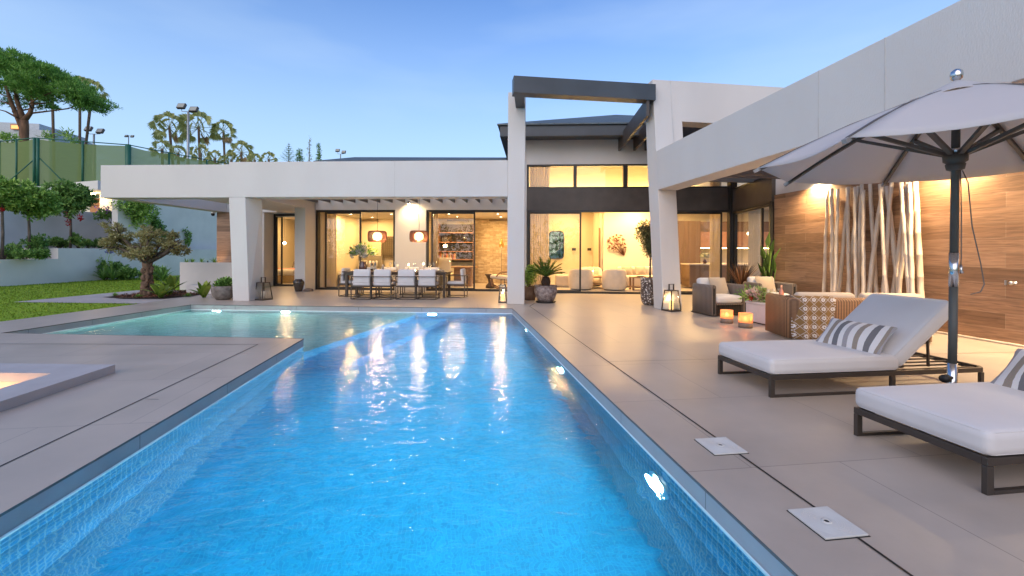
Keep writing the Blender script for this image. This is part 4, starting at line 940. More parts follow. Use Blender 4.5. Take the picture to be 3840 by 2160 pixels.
# steel lanterns
def lantern(px, py, wpx, label, lit):
    p = onZ(px, py); zc = p[0] * _s + p[1] * _c; w0 = wpx / CF * zc * .92; h = .62 if lit != 2 else .62
    t = thing('lantern', label, 'lantern', (p[0], p[1] + w0 * .5, 0), R(18) if px > 2400 else (R(-28) if px < 1200 else PH), 'dark steel floor lanterns with glass sides')
    a, b_, z1 = w0 / 2, w0 / 2 * .72, .46
    g = MB(); g.box(-a, a, -a, a, 0, .035); obj('base', g, M_bronze, t, .003)
    g = MB(); g.box(-b_, b_, -b_, b_, z1, z1 + .018); obj('lid', g, M_bronze, t, .002)
    for sx in (-1, 1):
        for sy in (-1, 1):
            g = MB(); g.bar((sx * (a - .01), sy * (a - .01), .035), (sx * (b_ - .01), sy * (b_ - .01), z1), .02); obj('post', g, M_bronze, t)
    k = b_ * .62; g = MB(); g.bar((-k, 0, z1 + .018), (-k, 0, z1 + .15), .016, .03); g.bar((k, 0, z1 + .018), (k, 0, z1 + .15), .016, .03); g.bar((-k - .008, 0, z1 + .15), (k + .008, 0, z1 + .15), .03, .012); obj('handle', g, M_bronze, t)
    for ax_ in range(4):
        Mr = Matrix.Rotation(ax_ * math.pi / 2, 3, 'Z')
        g = MB(); g.add([tuple(Mr @ Vector(v)) for v in ((-a + .02, -a + .012, .04), (a - .02, -a + .012, .04), (b_ - .02, -b_ + .012, z1), (-b_ + .02, -b_ + .012, z1))], [(0, 1, 2, 3)]); obj('pane', g, M_clear, t)
    wx = mat('candle_wax', (.74, .66, .52), .5, var=.04)
    if lit:
        wx = emit('candle_wax_glow', (1, .62, .24), 1.3)
    g = MB(); g.lathe([(0, .036), (.05, .036), (.05, .235), (.04, .24), (0, .225)], n=20); obj('candle', g, wx, t)
    if lit:
        g = MB(); g.lathe([(0, .235), (.010, .25), (.008, .27), (0, .295)], n=10); obj('flame', g, emit('flame', (1, .72, .35), 120), t)
        light('glow', 'POINT', (0, 0, .29), 3, (1, .56, .24), t, .025)
lantern(977, 1127, 50, 'unlit steel lantern standing against the leaning left column', 0)
lantern(1887, 1136, 34, 'steel lantern with a lit candle left of the tall pool corner column', 2)
lantern(2530, 1169, 56, 'steel lantern with a lit candle right of the tapered column', 1)
# ---- bamboo poles leaning on the plank wall
def bambmat():
    return mat('pale_bamboo', (.58, .47, .36), .5, col2=(.72, .62, .50), scale=3, stretch=(6, 6, .5), bump=.15, bscale=8)
M_bam = bambmat(); M_node = mat('bamboo_node', (.34, .25, .17), .6)
k_ = 940 / 1703
bam = [(368, 935, 350, .9), (395, 920, 402, 1.1), (440, 925, 424, .9), (511, 908, 462, 1), (503, 912, 512, .9), (552, 910, 560, .8), (577, 903, 524, .9), (601, 890, 578, 1.05), (613, 930, 612, .9), (657, 885, 690, 1), (745, 888, 672, 1.1), (725, 890, 757, .9), (770, 905, 832, 1.1), (803, 880, 762, .95), (868, 872, 912, 1.1), (914, 868, 838, .95), (934, 905, 872, .9), (926, 880, 938, .9), (966, 858, 994, 1.2)]
words = ['leftmost', 'second', 'third', 'fourth', 'fifth', 'sixth', 'seventh', 'eighth', 'ninth', 'tenth', 'eleventh', 'twelfth', 'thirteenth', 'fourteenth', 'fifteenth', 'sixteenth', 'seventeenth', 'eighteenth', 'rightmost, thickest']
rb = random.Random(5)
for i, (tx, ty, bx, wd) in enumerate(bam):
    Xt = 8.0 - .02 * (i % 3); Xb = 7.86 - .09 * (i % 3)
    T = Vector(onX(2900 + tx * k_, 200 + ty * k_, Xt)); Q = Vector(onX(2900 + bx * k_, 1000, Xb)); d = (Q - T); Bt = T + d * (T.z - .0) / (T.z - Q.z)
    t = thing('bamboo_pole', words[i] + ' of the pale bamboo poles leaning on the plank wall, by its top', 'bamboo pole', tuple(Bt), 0, 'pale bamboo poles leaning against the plank wall')
    T = T - Bt; N = 14; off = [Vector((rb.uniform(-.004, .004), rb.uniform(-.007, .007), 0)) for _ in range(N + 1)]; off[0] = off[-1] = Vector()
    r0 = .037 * wd; pts = []; rad = []
    for s_ in range(N + 1): pts.append(T * (s_ / N) + off[s_]); rad.append(r0 * (1.08 - .2 * s_ / N) * rb.uniform(.96, 1.04))
    fp, fr_ = [], []
    for s_ in range(N + 1):
        if 0 < s_ < N and s_ % 2: d2 = (pts[s_ + 1] - pts[s_]).normalized(); fp += [pts[s_] - d2 * .012, pts[s_], pts[s_] + d2 * .012]; fr_ += [rad[s_], rad[s_] * 1.10, rad[s_]]
        else: fp.append(pts[s_]); fr_.append(rad[s_])
    g = MB(); g.tube(fp, fr_, 12); obj('stem', g, M_bam, t)
# outdoor tap
q = onX(3803, 1062, 8.06)
t = thing('wall_tap', 'small round chrome shower knob on the plank wall right of the parasol pole', 'tap', (8.08, q[1], q[2]))
Mr = Matrix.Rotation(R(-90), 4, 'Y')
g = MB(); g.lathe([(.026, 0), (.026, .012), (.012, .016), (.012, .05), (.0, .052)], n=18); g.v = [tuple(Mr @ Vector(v)) for v in g.v]; obj('stem', g, M_steel, t)
g = MB(); g.ball((-.075, 0, 0), .03); obj('knob', g, M_steel, t); g = MB(); g.box(-.03, 0, .085, .11, -.035, .035); obj('lever', g, M_steel, t, .004)
# ---- dining set
M_chf = mat('light_chair_fabric', (.58, .57, .57), .85, var=.04, scale=4, bump=.1, bscale=200)
def dchair():
    t = thing('dining_chair', 'x', 'dining chair', (0, 0, 0), 0, 'white dining chairs round the outdoor table')
    W, D = .54, .52
    for x, y in ((-W / 2, -D / 2), (W / 2, -D / 2), (-W / 2 + .03, D / 2), (W / 2 - .03, D / 2)):
        g = MB(); g.box(x - .012, x + .012, y - .012, y + .012, .012, .63 if y < 0 else .60); obj('leg', g, M_bronze, t)
    def hoop(z, r=.011, op=False):
        P = [(-W / 2, -D / 2 + .03, z), (-W / 2, D / 2 - .08, z)] if not op else [(-W / 2, -D / 2, z), (-W / 2, D / 2, z)]
        P2 = [(-W / 2 + .0, D / 2, z)] if op else []
        bk = [(W / 2 * math.cos(a), -D / 2 + .02 + .06 * math.sin(a), z) for a in [math.pi + k * math.pi / 10 for k in range(11)]]
        return bk + [(W / 2, D / 2, z)], bk[::-1] + [(-W / 2, D / 2, z)]
    g = MB(); a, b_ = hoop(.012); g.tube(a, .011, 6); g.tube([a[0], b_[-1]], .011, 6); g.tube([(-W / 2, D / 2, .012), (W / 2, D / 2, .012)], .011, 6); obj('base_hoop', g, M_bronze, t)
    g = MB(); a, b_ = hoop(.635); g.tube(a, .012, 6); g.tube([a[0], b_[-1]], .012, 6); obj('arm_rail', g, M_bronze, t)
    g = MB(); g.cushion((0, .0, .365), (W - .02, D, .05), .02, 0, seg=3); obj('seat_pan', g, M_bronze, t)
    g = MB(); g.cushion((0, .01, .42), (W - .05, D - .02, .075), .03, .012, seg=4); obj('seat_cushion', g, M_chf, t)
    g = MB(); g.cushion((0, -D / 2 + .075, .635), (W - .06, .40, .085), .04, .01, Matrix.Rotation(R(84), 3, 'X'), seg=4); obj('back_cushion', g, M_chf, t)
    return t
ch0 = dchair(); first = True
def put(U, V, rot, label):
    global first
    loc = B((U, V, 0))
    if first: ch0.location = loc; ch0.rotation_euler = (0, 0, rot); ch0['label'] = label; first = False; return ch0
    return dup(ch0, loc, rot, label)
for px, lb in ((1352, 'dining chair on the pool side, leftmost of four with backs to us'), (1429, 'dining chair on the pool side, second from the left'), (1520, 'dining chair on the pool side, third from the left'), (1598, 'dining chair on the pool side, rightmost of four with backs to us')):
    u, v = UV(px, 1124); put(u, v + .27, PH, lb)
u, v = UV(1300, 1113); put(u + .02, v + .28, PH - R(90) + math.pi * 0, 'dining chair at the left end of the outdoor table')
u2, v2 = UV(1712, 1115); put(u2 - .02, v2 + .2, PH + R(90), 'dining chair at the right end of the outdoor table')
for px, lb in ((1375, 'dining chair on the house side behind the flower vase'), (1450, 'dining chair on the house side, second from the left'), (1540, 'dining chair on the house side before the white pier'), (1615, 'dining chair on the house side before the study door')):
    u, v = UV(px, 1124); u3 = onV(px, 1100, v + 1.55)[0]; put(u3, v + 1.55, PH + math.pi, lb)
uc, vc = UV(1500, 1124); tv = vc + .95; ta, tb = onV(1308, 1015, tv)[0], onV(1688, 1015, tv)[0]
t = thing('dining_table', 'long dark wood outdoor dining table laid for dinner', 'dining table', B(((ta + tb) / 2, tv, 0)), PH)
hw = (tb - ta) / 2; M_tt = mat('dark_table_wood', (.085, .055, .04), .4, var=.25, scale=4, stretch=(1, 8, 8), bump=.1)
g = MB(); g.box(-hw, hw, -.46, .46, .715, .75); obj('tabletop', g, M_tt, t, .004)
g = MB(); g.box(-hw + .06, hw - .06, -.40, .40, .65, .714); obj('apron', g, M_bronze, t)
for x in (-1, 1):
    for y in (-1, 1):
        g = MB(); xx, yy = x * (hw - .10), y * .36; g.box(xx - .035, xx + .035, yy - .035, yy + .035, 0, .65); obj('leg', g, M_bronze, t, .004)
TT = (ta + tb) / 2
def tab(px, dv): return onV(px, 1010, tv + dv)[0]
M_plate = mat('ivory_plate', (.68, .62, .54), .25, var=.02)
for i, (px, dv, lb) in enumerate(((1372, -.27, 'plate at the left front of the dining table under the vase'), (1448, -.27, 'plate before the second dining chair'), (1537, -.27, 'plate before the third dining chair beside the tea light'), (1632, -.27, 'plate at the right front of the dining table'), (1415, .27, 'plate on the far side behind the wine bottles'), (1500, .27, 'plate on the far side between the candles'), (1570, .27, 'plate on the far side right of the tea light'), (1655, .0, 'plate at the right end of the dining table'))):
    t = thing('dinner_plate', lb, 'plate', B((tab(px, dv), tv + dv, .752)), 0, 'ivory dinner plates on the dining table')
    g = MB(); g.lathe([(0, 0), (.09, 0), (.15, .014), (.152, .018), (.095, .008), (0, .006)], n=28); obj('plate', g, M_plate, t)
    g = MB(); g.lathe([(0, .009), (.06, .010), (.105, .040), (.107, .044), (.06, .018), (0, .016)], n=24); obj('bowl', g, M_plate, t)
for px, dv, h, lt, lb in ((1436, .02, .19, 0, 'unlit grey pillar candle right of the wine bottles'), (1490, .05, .19, 0, 'cream pillar candle in the middle of the dining table'), (1532, .12, .16, 1, 'lit pillar candle before the white pier'), (1588, -.02, .19, 1, 'lit pillar candle near the right window frame')):
    t = thing('pillar_candle', lb, 'candle', B((tab(px, dv), tv + dv, .752)), 0, 'pillar candles on the dining table')
    g = MB(); g.lathe([(0, 0), (.032, 0), (.032, h - .004), (.026, h), (0, h - .01)], n=18); obj('wax', g, mat('grey_wax', (.35, .31, .27), .6) if px == 1436 else mat('candle_wax', (.74, .66, .52), .5), t)
    if lt: g = MB(); g.lathe([(0, h), (.009, h + .014), (.007, h + .035), (0, h + .06)], n=8); obj('flame', g, emit('flame', (1, .72, .35), 120), t)
t = thing('tea_light', 'small lit tea light on the dining table before the third chair', 'tea light', B((tab(1556, -.05), tv - .05, .752)))
g = MB(); g.lathe([(.03, 0), (.034, .05), (.031, .05), (.027, .004), (0, .004)], n=16); obj('glass', g, M_clear, t); g = MB(); g.lathe([(0, .01), (.02, .01), (.012, .03), (0, .045)], n=10); obj('flame', g, emit('flame', (1, .72, .35), 120), t)
for px, dv, lb in ((1464, -.1, 'wine glass right of the grey candle'), (1555, .2, 'wine glass behind the tea light'), (1612, -.1, 'wine glass left of two before the study door frame'), (1627, .1, 'wine glass right of two before the study door frame'), (1388, -.15, 'wine glass left of the wine bottles'), (1406, -.2, 'wine glass in front of the wine bottles'), (1481, .25, 'slim wine glass beside the cream candle')):
    wineglass(B((tab(px, dv), tv + dv, .752)), lb, 1.25, 'wine glasses on the dining table')
for px, dv, lb in ((1394, -.05, 'dark wine bottle, left of two beside the flower vase'), (1406, .04, 'dark wine bottle, right of two')):
    t = thing('wine_bottle', lb, 'wine bottle', B((tab(px, dv), tv + dv, .752)), 0, 'dark wine bottles on the dining table')
    g = MB(); g.lathe([(0, 0), (.037, 0), (.038, .19), (.03, .215), (.014, .24), (.013, .30), (0, .302)], n=18); obj('body', g, mat('bottle_glass', (.01, .008, .006), .12, spec=.8), t)
    g = MB(); g.lathe([(.0385, .06), (.0385, .15)], n=18); obj('label', g, mat('paper_label', (.65, .6, .5), .8), t)
# rattan pendant lamps
def pendant(xc, yt, yb, wpx, V, label, ytop=757):
    U, _, z1 = onV(xc, yt, V); z0 = onV(xc, yb, V)[2]; x, y, _ = B((U, V, 0)); zc = x * _s + y * _c; r = wpx / 2 / CF * zc
    t = thing('pendant_lamp', label, 'pendant lamp', (x, y, z0), 0, 'rattan pendant lamps over the dining table')
    H = z1 - z0; Mr_ = mat('red_brown_rattan', (.27, .10, .055), .6, var=.25, scale=30)
    g = MB(); prof = []
    for i in range(13):
        a = -math.pi / 2 + math.pi * i / 12; ca, sa = math.cos(a), math.sin(a)
        prof.append((r * (.72 + .28 * (abs(ca) ** .55)), H / 2 + H / 2 * (abs(sa) ** .8) * (1 if sa > 0 else -1)))
    for k in range(120):
        a = 2 * math.pi * k / 120; pts = [(p[0] * math.cos(a), p[0] * math.sin(a), p[1]) for p in prof]; g.tube(pts, .0042, 3, False)
    obj('woven_shade', g, Mr_, t)
    g = MB()
    for z in (.0, H * .14, H * .86, H): 
        rr = r * (.74 if z in (0.0, H) else .97); g.tube([(rr * math.cos(2 * math.pi * k / 28), rr * math.sin(2 * math.pi * k / 28), z) for k in range(29)], .006, 5, False)
    for k in range(12): a = math.pi * k / 6; g.tube([(0, 0, H), (r * .73 * math.cos(a), r * .73 * math.sin(a), H)], .003, 3, False)
    obj('hoops', g, Mr_, t)
    g = MB(); g.lathe([(.0, H * .10), (r * .34, H * .15), (r * .50, H * .36), (r * .50, H * .62), (r * .36, H * .80), (r * .15, H * .9)], n=24); obj('diffuser', g, emit('pendant_glow', (1, .66, .32), 5), t)
    zt = onV(xc, ytop, V)[2]
    g = MB(); g.tube([(0, 0, H * .9), (.008, 0, H + .2), (-.012, 0, H + .45), (.006, 0, H + .7), (0, 0, zt - z0 + .25)], .006, 5); obj('cord', g, M_black, t)
    light('glow', 'POINT', (0, 0, -.06), 34, (1, .62, .28), t, .08)
pendant(1415, 866, 907, 69, tv + .05, 'rattan pendant lamp hanging over the left half of the dining table')
pendant(1571, 866, 907, 69, tv + .05, 'rattan pendant lamp hanging beside the study door frame')
# ================================================================== plants
rp = random.Random(11)
def leaf_quad(vs, fs, c, d, up, ln, wd, bend=0.0):
    # a pointed leaf: two triangles pairs folded about the midrib
    d = d.normalized(); s_ = d.cross(up)
    s_ = s_.normalized() if s_.length > 1e-6 else Vector((1, 0, 0)); n_ = s_.cross(d)
    m = c + d * ln * .45 + n_ * (bend * ln * .2); e = c + d * ln - n_ * (bend * ln)
    k = len(vs); vs += [tuple(c), tuple(m + s_ * wd / 2), tuple(e), tuple(m - s_ * wd / 2)]; fs.append((k, k + 1, k + 2, k + 3))
def rdir(r): 
    z = r.uniform(-1, 1); a = r.uniform(0, 6.2832); q = math.sqrt(1 - z * z); return Vector((q * math.cos(a), q * math.sin(a), z))
def blob_leaves(blobs, n, ln, wd, r, shell=.45, upb=.2, clump=0, crad=.12, outw=.6):
    g = MB(); vs = []; fs = []; tot = sum(b[1][0] * b[1][1] * b[1][2] for b in blobs)
    for c, rad in blobs:
        m = int(n * rad[0] * rad[1] * rad[2] / tot); c = Vector(c)
        cl = [rdir(r) * (r.random() ** shell) for _ in range(max(1, clump))] if clump else None
        for _ in range(m):
            if cl: q = r.choice(cl) + rdir(r) * r.random() * crad
            else: q = rdir(r) * (r.random() ** shell)
            p = c + Vector((q.x * rad[0], q.y * rad[1], q.z * rad[2]))
            d = (q * outw + rdir(r) * .8 + Vector((0, 0, upb)))
            s_ = r.uniform(.7, 1.25); leaf_quad(vs, fs, p, d, rdir(r), ln * s_, wd * s_, r.uniform(0, .3))
    g.add(vs, fs); return g
def branches(base, blobs, r, r0, nmain=5, z_split=.5, wig=.05):
    g = MB(); base = Vector(base)
    for c, rad in blobs:
        c = Vector(c); mid = base.lerp(c, .5) + Vector((r.uniform(-wig, wig), r.uniform(-wig, wig), 0)); g.tube([base, mid, c], [r0, r0 * .7, r0 * .35], 7)
        for _ in range(nmain): e = c + Vector((r.uniform(-1, 1) * rad[0], r.uniform(-1, 1) * rad[1], r.uniform(-.5, 1) * rad[2])) * .8; g.tube([c.lerp(base, .15), c.lerp(e, .5) + Vector((0, 0, .02)), e], [r0 * .35, r0 * .22, r0 * .1], 5)
    return g
M_bark = mat('grey_brown_bark', (.13, .10, .075), .9, var=.4, scale=16, stretch=(1, 1, .35), bump=.8, bscale=30)
M_pbark = mat('pine_bark', (.16, .085, .05), .9, var=.4, scale=5, stretch=(1, 1, .3), bump=.8, bscale=14)
L_olive = leafmat('olive_leaf', (.37, .34, .13), (.62, .58, .30))
L_dark = leafmat('dark_leaf', (0.142, 0.282, 0.060), (0.403, 0.624, 0.161))
L_mid = leafmat('mid_leaf', (0.222, 0.403, 0.070), (0.564, 0.750, 0.181))
L_pine = leafmat('pine_needles', (.15, .34, .06), (.36, .60, .13), trans=.45)
L_palm = leafmat('palm_leaf', (.42, .46, .15), (.70, .66, .32), trans=.45)
L_big = leafmat('big_leaf', (0.155, 0.264, 0.031), (0.434, 0.527, 0.093))
L_cycad = leafmat('cycad_leaf', (0.062, 0.132, 0.019), (0.202, 0.310, 0.046))
L_dry = leafmat('dry_frond', (.42, .29, .13), (.60, .44, .22))
L_red = leafmat('dark_red_leaf', (.10, .045, .02), (.22, .10, .05))
P_pink = leafmat('pink_petal', (.82, .58, .55), (.90, .78, .72)); P_red = leafmat('red_petal', (.45, .01, .02), (.6, .05, .05)); P_vio = leafmat('violet_petal', (.30, .10, .40), (.55, .28, .62)); P_blue = leafmat('blue_petal', (.16, .16, .45), (.32, .32, .62)); P_wht = leafmat('white_petal', (.6, .58, .5), (.75, .74, .68)); P_grn = leafmat('lime_petal', (.35, .45, .15), (.5, .62, .3))
def plant(name, label, cat, loc, parts, group=None, rz=0.0):
    t = thing(name, label, cat, loc, rz, group)
    for nm, g, m in parts: obj(nm, g, m, t)
    return t
# --- olive tree in the mulch bed
Mmul = mat('bark_mulch', (.10, .035, .015), .9, col2=(.26, .11, .05), scale=40, bump=1, bscale=60)
bed = [B(q) for q in ((-12.2, 11.55), (-11.2, 11.15), (-10.15, 11.25), (-10.0, 12.2), (-10.3, 13.45), (-11.2, 13.6), (-12.0, 12.6))]
g = MB(); g.sheet(bed, .004); 
struct('planting_bed', g, M_soil)
g = MB(); vs = []; fs = []
for _ in range(2600):
    U = rp.uniform(-12.1, -10.05); V = rp.uniform(11.25, 13.5)
    if (U + 11.1) ** 2 / 1.1 + (V - 12.4) ** 2 / 1.4 > 1: continue
    x, y, _z = B((U, V, 0)); leaf_quad(vs, fs, Vector((x, y, .01 + rp.random() * .03)), Vector((rp.uniform(-1, 1), rp.uniform(-1, 1), rp.uniform(-.1, .35))), Vector((0, 0, 1)), .08, .035)
g.add(vs, fs); struct('bark_chips', g, Mmul, 'stuff')
ob = onZ(553, 1110); zc = ob[0] * _s + ob[1] * _c; px = zc / CF      # metres per picture pixel there
def lp(x, y, dy=0.0, b=ob, k=None):  # picture offset to local metres in the plane facing the camera
    k = k or px; return ((x - 553) * k, dy, (1110 - y) * k)
bl = []
for x, y, rx, rz, dy in ((430, 895, 46, 34, .1), (470, 870, 48, 30, -.3), (520, 885, 48, 34, .35), (575, 880, 44, 32, -.2), (630, 890, 42, 34, .1), (655, 915, 32, 26, .0), (455, 925, 46, 32, -.2), (510, 940, 50, 34, .2), (570, 935, 50, 36, -.35), (620, 935, 44, 32, .3), (430, 940, 30, 22, .3), (540, 905, 40, 30, .6), (560, 960, 42, 20, 0)):
    bl.append((lp(553 + (x - 553) * 1.03, y, dy), (rx * px * 1.05, rx * px, rz * px * 1.05)))
tw = [lp(553, 1112), lp(545, 1075, .02), lp(556, 1040, 0), lp(548, 1010, .03), lp(552, 985)]
g = MB(); g.tube(tw, [.19, .13, .115, .105, .13], 14)
m_ol = mat('gnarled_olive_bark', (.045, .03, .02), .9, col2=(.26, .16, .10), scale=7, bump=1.2, bscale=11)
lumps = g
for _ in range(26): a = rp.uniform(0, 6.28); z = rp.uniform(.02, .9); rr = .13 - .03 * z; lumps.ball((rr * math.cos(a) * .9, rr * math.sin(a) * .9, z), rp.uniform(.035, .075), 8, 6, 1.4)
t = plant('olive_tree', 'old olive tree with a knotty trunk and wide silvery crown in the bark bed', 'tree', ob, [('trunk', g, m_ol), ('branches', branches(tw[-1], bl, rp, .07, 5, wig=.12), M_bark), ('crown', blob_leaves(bl, 10500, .095, .026, rp, .5, .35, 17, .24), L_olive)], rz=-YAW)
# --- standard trees on the raised bed, shrubs
def wallU(px_, py, U=-19.4): return onU(px_, py, U)
def scr(px_, V_): return onV(px_, 946, V_)[0]
def std_tree(x, yb, yt, xr, V, zb, label, flowers=False, seed=1, crown=None, U=None):
    r = random.Random(seed); U, _, z0 = onV(x, yb, V); z0 = zb if zb is not None else z0; xx, yy, _ = B((U, V, 0)); k = (xx * _s + yy * _c) / CF
    loc = (xx, yy, z0); t = thing('standard_tree', label, 'tree', loc, -YAW, 'round-headed standard trees above the garden wall')
    hz = (yb - yt) * k; cz = hz - xr * k * .82; R0 = xr * k
    bl = [((r.uniform(-.45, .45) * R0, r.uniform(-.4, .4) * R0, cz + r.uniform(-.35, .40) * R0), (R0 * r.uniform(.55, .78),) * 3) for _ in range(13)]
    g = MB(); g.tube([(0, 0, 0), (.02, 0, cz * .4), (-.01, 0, cz * .75), (0, 0, cz)], [.05, .045, .04, .05], 8); obj('trunk', g, M_bark, t); obj('branches', branches((0, 0, cz * .72), bl[:6], r, .025, 3), M_bark, t)
    obj('crown', blob_leaves(bl, 9000, .15, .07, r, .55, .25, 26, .30), L_mid if seed != 3 else L_dark, t)
    if flowers:
        g = MB(); vs = []; fs = []
        for fx, fz in flowers:
            c = Vector(((fx[0] - x) * k, -.3, (yb - fx[1]) * k))
            for _ in range(fz): leaf_quad(vs, fs, c + rdir(r) * .07, rdir(r), rdir(r), .07, .05)
        g.add(vs, fs); obj('flowers', g, P_red, t)
std_tree(8, 970, 680, 60, 15.2, None, 'standard tree cut off by the left edge with a red blossom', [((38, 790), 40)], 1)
std_tree(108, 968, 698, 70, 16.0, None, 'middle standard tree with a dense green head above the low wall', None, 2)
std_tree(264, 930, 692, 64, 19.0, None, 'standard tree with hanging red blossoms left of the lit entry', [((270, 800), 16), ((276, 812), 40), ((278, 832), 30), ((326, 823), 50), ((322, 812), 20), ((280, 843), 20)], 3)
# raised beds and garden walls (facade frame)
def gw(name, label, box, m=M_render2, extra=None):
    g = MB(B)
    for b_ in box: g.box(*b_)
    o = obj(name, g, m); tag(o, label, 'garden wall'); return o
z1 = .96; Vc = onU(218, 971, -19.4)[1]
gw('garden_wall', 'long low white retaining wall along the far side of the lawn', [(-19.7, -19.4, -6, Vc, -.1, z1)])
gw('garden_wall', 'taller stepped white retaining wall behind the flower bed', [(-19.7, -19.4, Vc + .002, 34, -.1, 1.40), (-21.0, -19.7, Vc, Vc + .3, -.1, 1.40)])
g = MB(B); g.box(-24.5, -19.71, -6, Vc, -.1, z1 - .08); struct('raised_bed_soil', g, M_soil)
g = MB(B); g.box(-24.5, -19.71, Vc + .31, 34, -.1, 1.33); struct('raised_bed_soil', g, M_soil)
# upper retaining wall (white) behind the raised bed, and the ground above it
zt = onU(180, 798, -23.0)[2]; Vk = onU(240, 806, -23.0)[1]
gw('garden_wall', 'tall white retaining wall behind the round-headed trees', [(-24.5, -23.0, -6, 34, .5, 3.3)])
V4 = onU(452, 752, -20.0)[1]
gw('boundary_wall', 'high white boundary wall carrying climbing plants behind the olive tree', [(-20.3, -20.0, onU(442, 800, -20.0)[1], 36, 1.0, 4.9)])
g = MB(B); g.box(-20.22, -20.08, onU(476, 756, -20.0)[1], onU(640, 777, -20.0)[1], 4.9, 5.25); tag(obj('dark_railing', g, M_frame), 'dark strip of railing on top of the high boundary wall', 'railing')
gw('planter_wall', 'white planter wall beside the planked end of the villa', [(-11.95, -10.12, 13.9, 14.05, 0, .93), (-11.95, -10.12, 14.05, 15.2, 0, .88)])
gw('stone_bench', 'low white stone bench behind the bowl planter', [(-10.75, -9.95, 12.75, 13.15, 0, .26)])
# entry porch with lit wall, orange door, canopy
t = thing('entry_porch', 'neighbouring entry with white canopy, orange door and a glowing wall', 'porch')
Vp = 24.0
pa = lambda x, y, V=Vp: onV(x, y, V)
q0, q1 = pa(374, 745), pa(435, 824); 
g = MB(B); g.box(q0[0], q1[0], Vp, Vp + .3, q1[2] - .05, 4.75); obj('wall', g, M_render, t)
q2, q3 = pa(338, 744, Vp + .6), pa(376, 824, Vp + .6); g = MB(B); g.box(q2[0], q3[0], Vp + .6, Vp + .65, q3[2] - .05, q2[2]); d_ = obj('door', g, mat('orange_wood_door', (.40, .18, .07), .5, var=.15, scale=3), t)
for zz in (.33, .66): g = MB(B); g.box(q2[0], q3[0], Vp + .59, Vp + .60, q3[2] + (q2[2] - q3[2]) * zz, q3[2] + (q2[2] - q3[2]) * zz + .03); obj('groove', g, M_black, d_)
q4, q5 = pa(248, 692), pa(440, 724); g = MB(B); g.hexa([(q4[0], Vp - .6, 4.65), (q5[0] + .5, Vp - 1.6, 4.65), (q5[0] + .5, Vp + 2, 4.65), (q4[0], Vp + 2, 4.65)], [(q4[0], Vp - .6, 5.15), (q5[0] + .5, Vp - 1.6, 5.15), (q5[0] + .5, Vp + 2, 5.15), (q4[0], Vp + 2, 5.15)]); obj('canopy', g, M_render, t)
g = MB(B); g.box(q4[0], q2[0] - .05, Vp + .7, Vp + 1, 2.5, 4.65); g.box(-26, q1[0] + .6, Vp - .05, Vp + 2.5, 1.3, q1[2] - .05); obj('base_wall', g, M_render2, t)
q6 = pa(349, 726, Vp - .4); bx, by, _ = B((q6[0], Vp - .4, 0)); g = MB(); g.lathe([(.11, 4.649), (.11, 4.53), (0, 4.53)], (bx, by, 0), 14); obj('ceiling_lamp', g, emit('lamp_disc', (1, .80, .48), 40), t)
x_, y_, _ = B((q0[0] + .3, Vp - .5, 0)); light('glow', 'POINT', (x_, y_, 4.2), 30, (1, .62, .28), t, .1)
t = thing('security_camera', 'small white dome camera under the eave beside the planked end', 'security camera', B((-11.72, 15.1, 2.735)))
g = MB(); g.lathe([(.07, 0), (.07, -.05), (0, -.05)], n=14); obj('mount', g, mat('white_metal', (.7, .7, .7), .4), t); g = MB(); g.ball((0, -.02, -.09), .06); obj('dome', g, M_black, t)
# shrubs
def shrub(x, yb, w_, h_, V, label, n=1500, ln=.11, wd=.045, lm=None, seed=1, flower=None, zb=None, cat='shrub', grp='green shrubs in the raised beds'):
    r = random.Random(seed * 7 + 3); U, _, z0 = onV(x, yb, V); xx, yy, _ = B((U, V, 0)); k = (xx * _s + yy * _c) / CF; W, H = w_ * k / 2, h_ * k
    t = thing('shrub', label, cat, (xx, yy, z0 if zb is None else zb), -YAW, grp)
    bl = [((r.uniform(-.6, .6) * W, r.uniform(-.4, .4) * W, H * r.uniform(.3, .72)), (W * r.uniform(.35, .5), W * .45, H * r.uniform(.22, .34))) for _ in range(6)]
    g = MB()
    for c, _r in bl: g.tube([(c[0] * .2, c[1] * .2, 0), (c[0] * .7, c[1] * .7, c[2] * .6), c], [.015, .01, .006], 5)
    obj('stems', g, M_bark, t); obj('foliage', blob_leaves(bl, n, ln, wd, r, .5, .4, 18, .3), lm or L_dark, t)
    if flower:
        g = MB(); vs = []; fs = []
        for _ in range(flower[1]):
            c = Vector((r.uniform(-.8, .8) * W, r.uniform(-.6, 0) * W, H * r.uniform(.5, 1.0)))
            for _ in range(12): leaf_quad(vs, fs, c + rdir(r) * .05, rdir(r), rdir(r), .06, .045)
        g.add(vs, fs); obj('flowers', g, flower[0], t)
shrub(40, 976, 130, 62, 15.6, 'shrub at the left edge below the first standard tree', seed=1)
shrub(92, 972, 70, 40, 15.2, 'small shrub between the first two tree trunks on the raised bed', 700, seed=21)
shrub(128, 968, 105, 86, 16.3, 'upright shrub behind the middle tree trunk', 1500, seed=2)
shrub(150, 972, 60, 44, 15.6, 'low shrub right of the middle tree trunk', 700, seed=22)
shrub(222, 932, 80, 46, 19, 'shrub left of the tree with red blossoms', seed=3)
shrub(296, 930, 60, 60, 19.2, 'shrub with a tall shoot right of the tree with red blossoms', 900, seed=4)
shrub(330, 930, 50, 34, 19.5, 'small yellow green shrub at the end of the raised bed', 600, seed=5, lm=L_mid)
shrub(375, 930, 60, 42, 21, 'shrub half hidden behind the olive crown', 800, seed=6)
shrub(345, 1052, 70, 120, 18.3, 'tall loose shrub in front of the stepped wall', 2000, seed=7, lm=L_mid, zb=0)
shrub(320, 1054, 60, 56, 18.0, 'dense dark shrub at the left end of the flower bed', 1400, .14, .07, seed=8, zb=0)
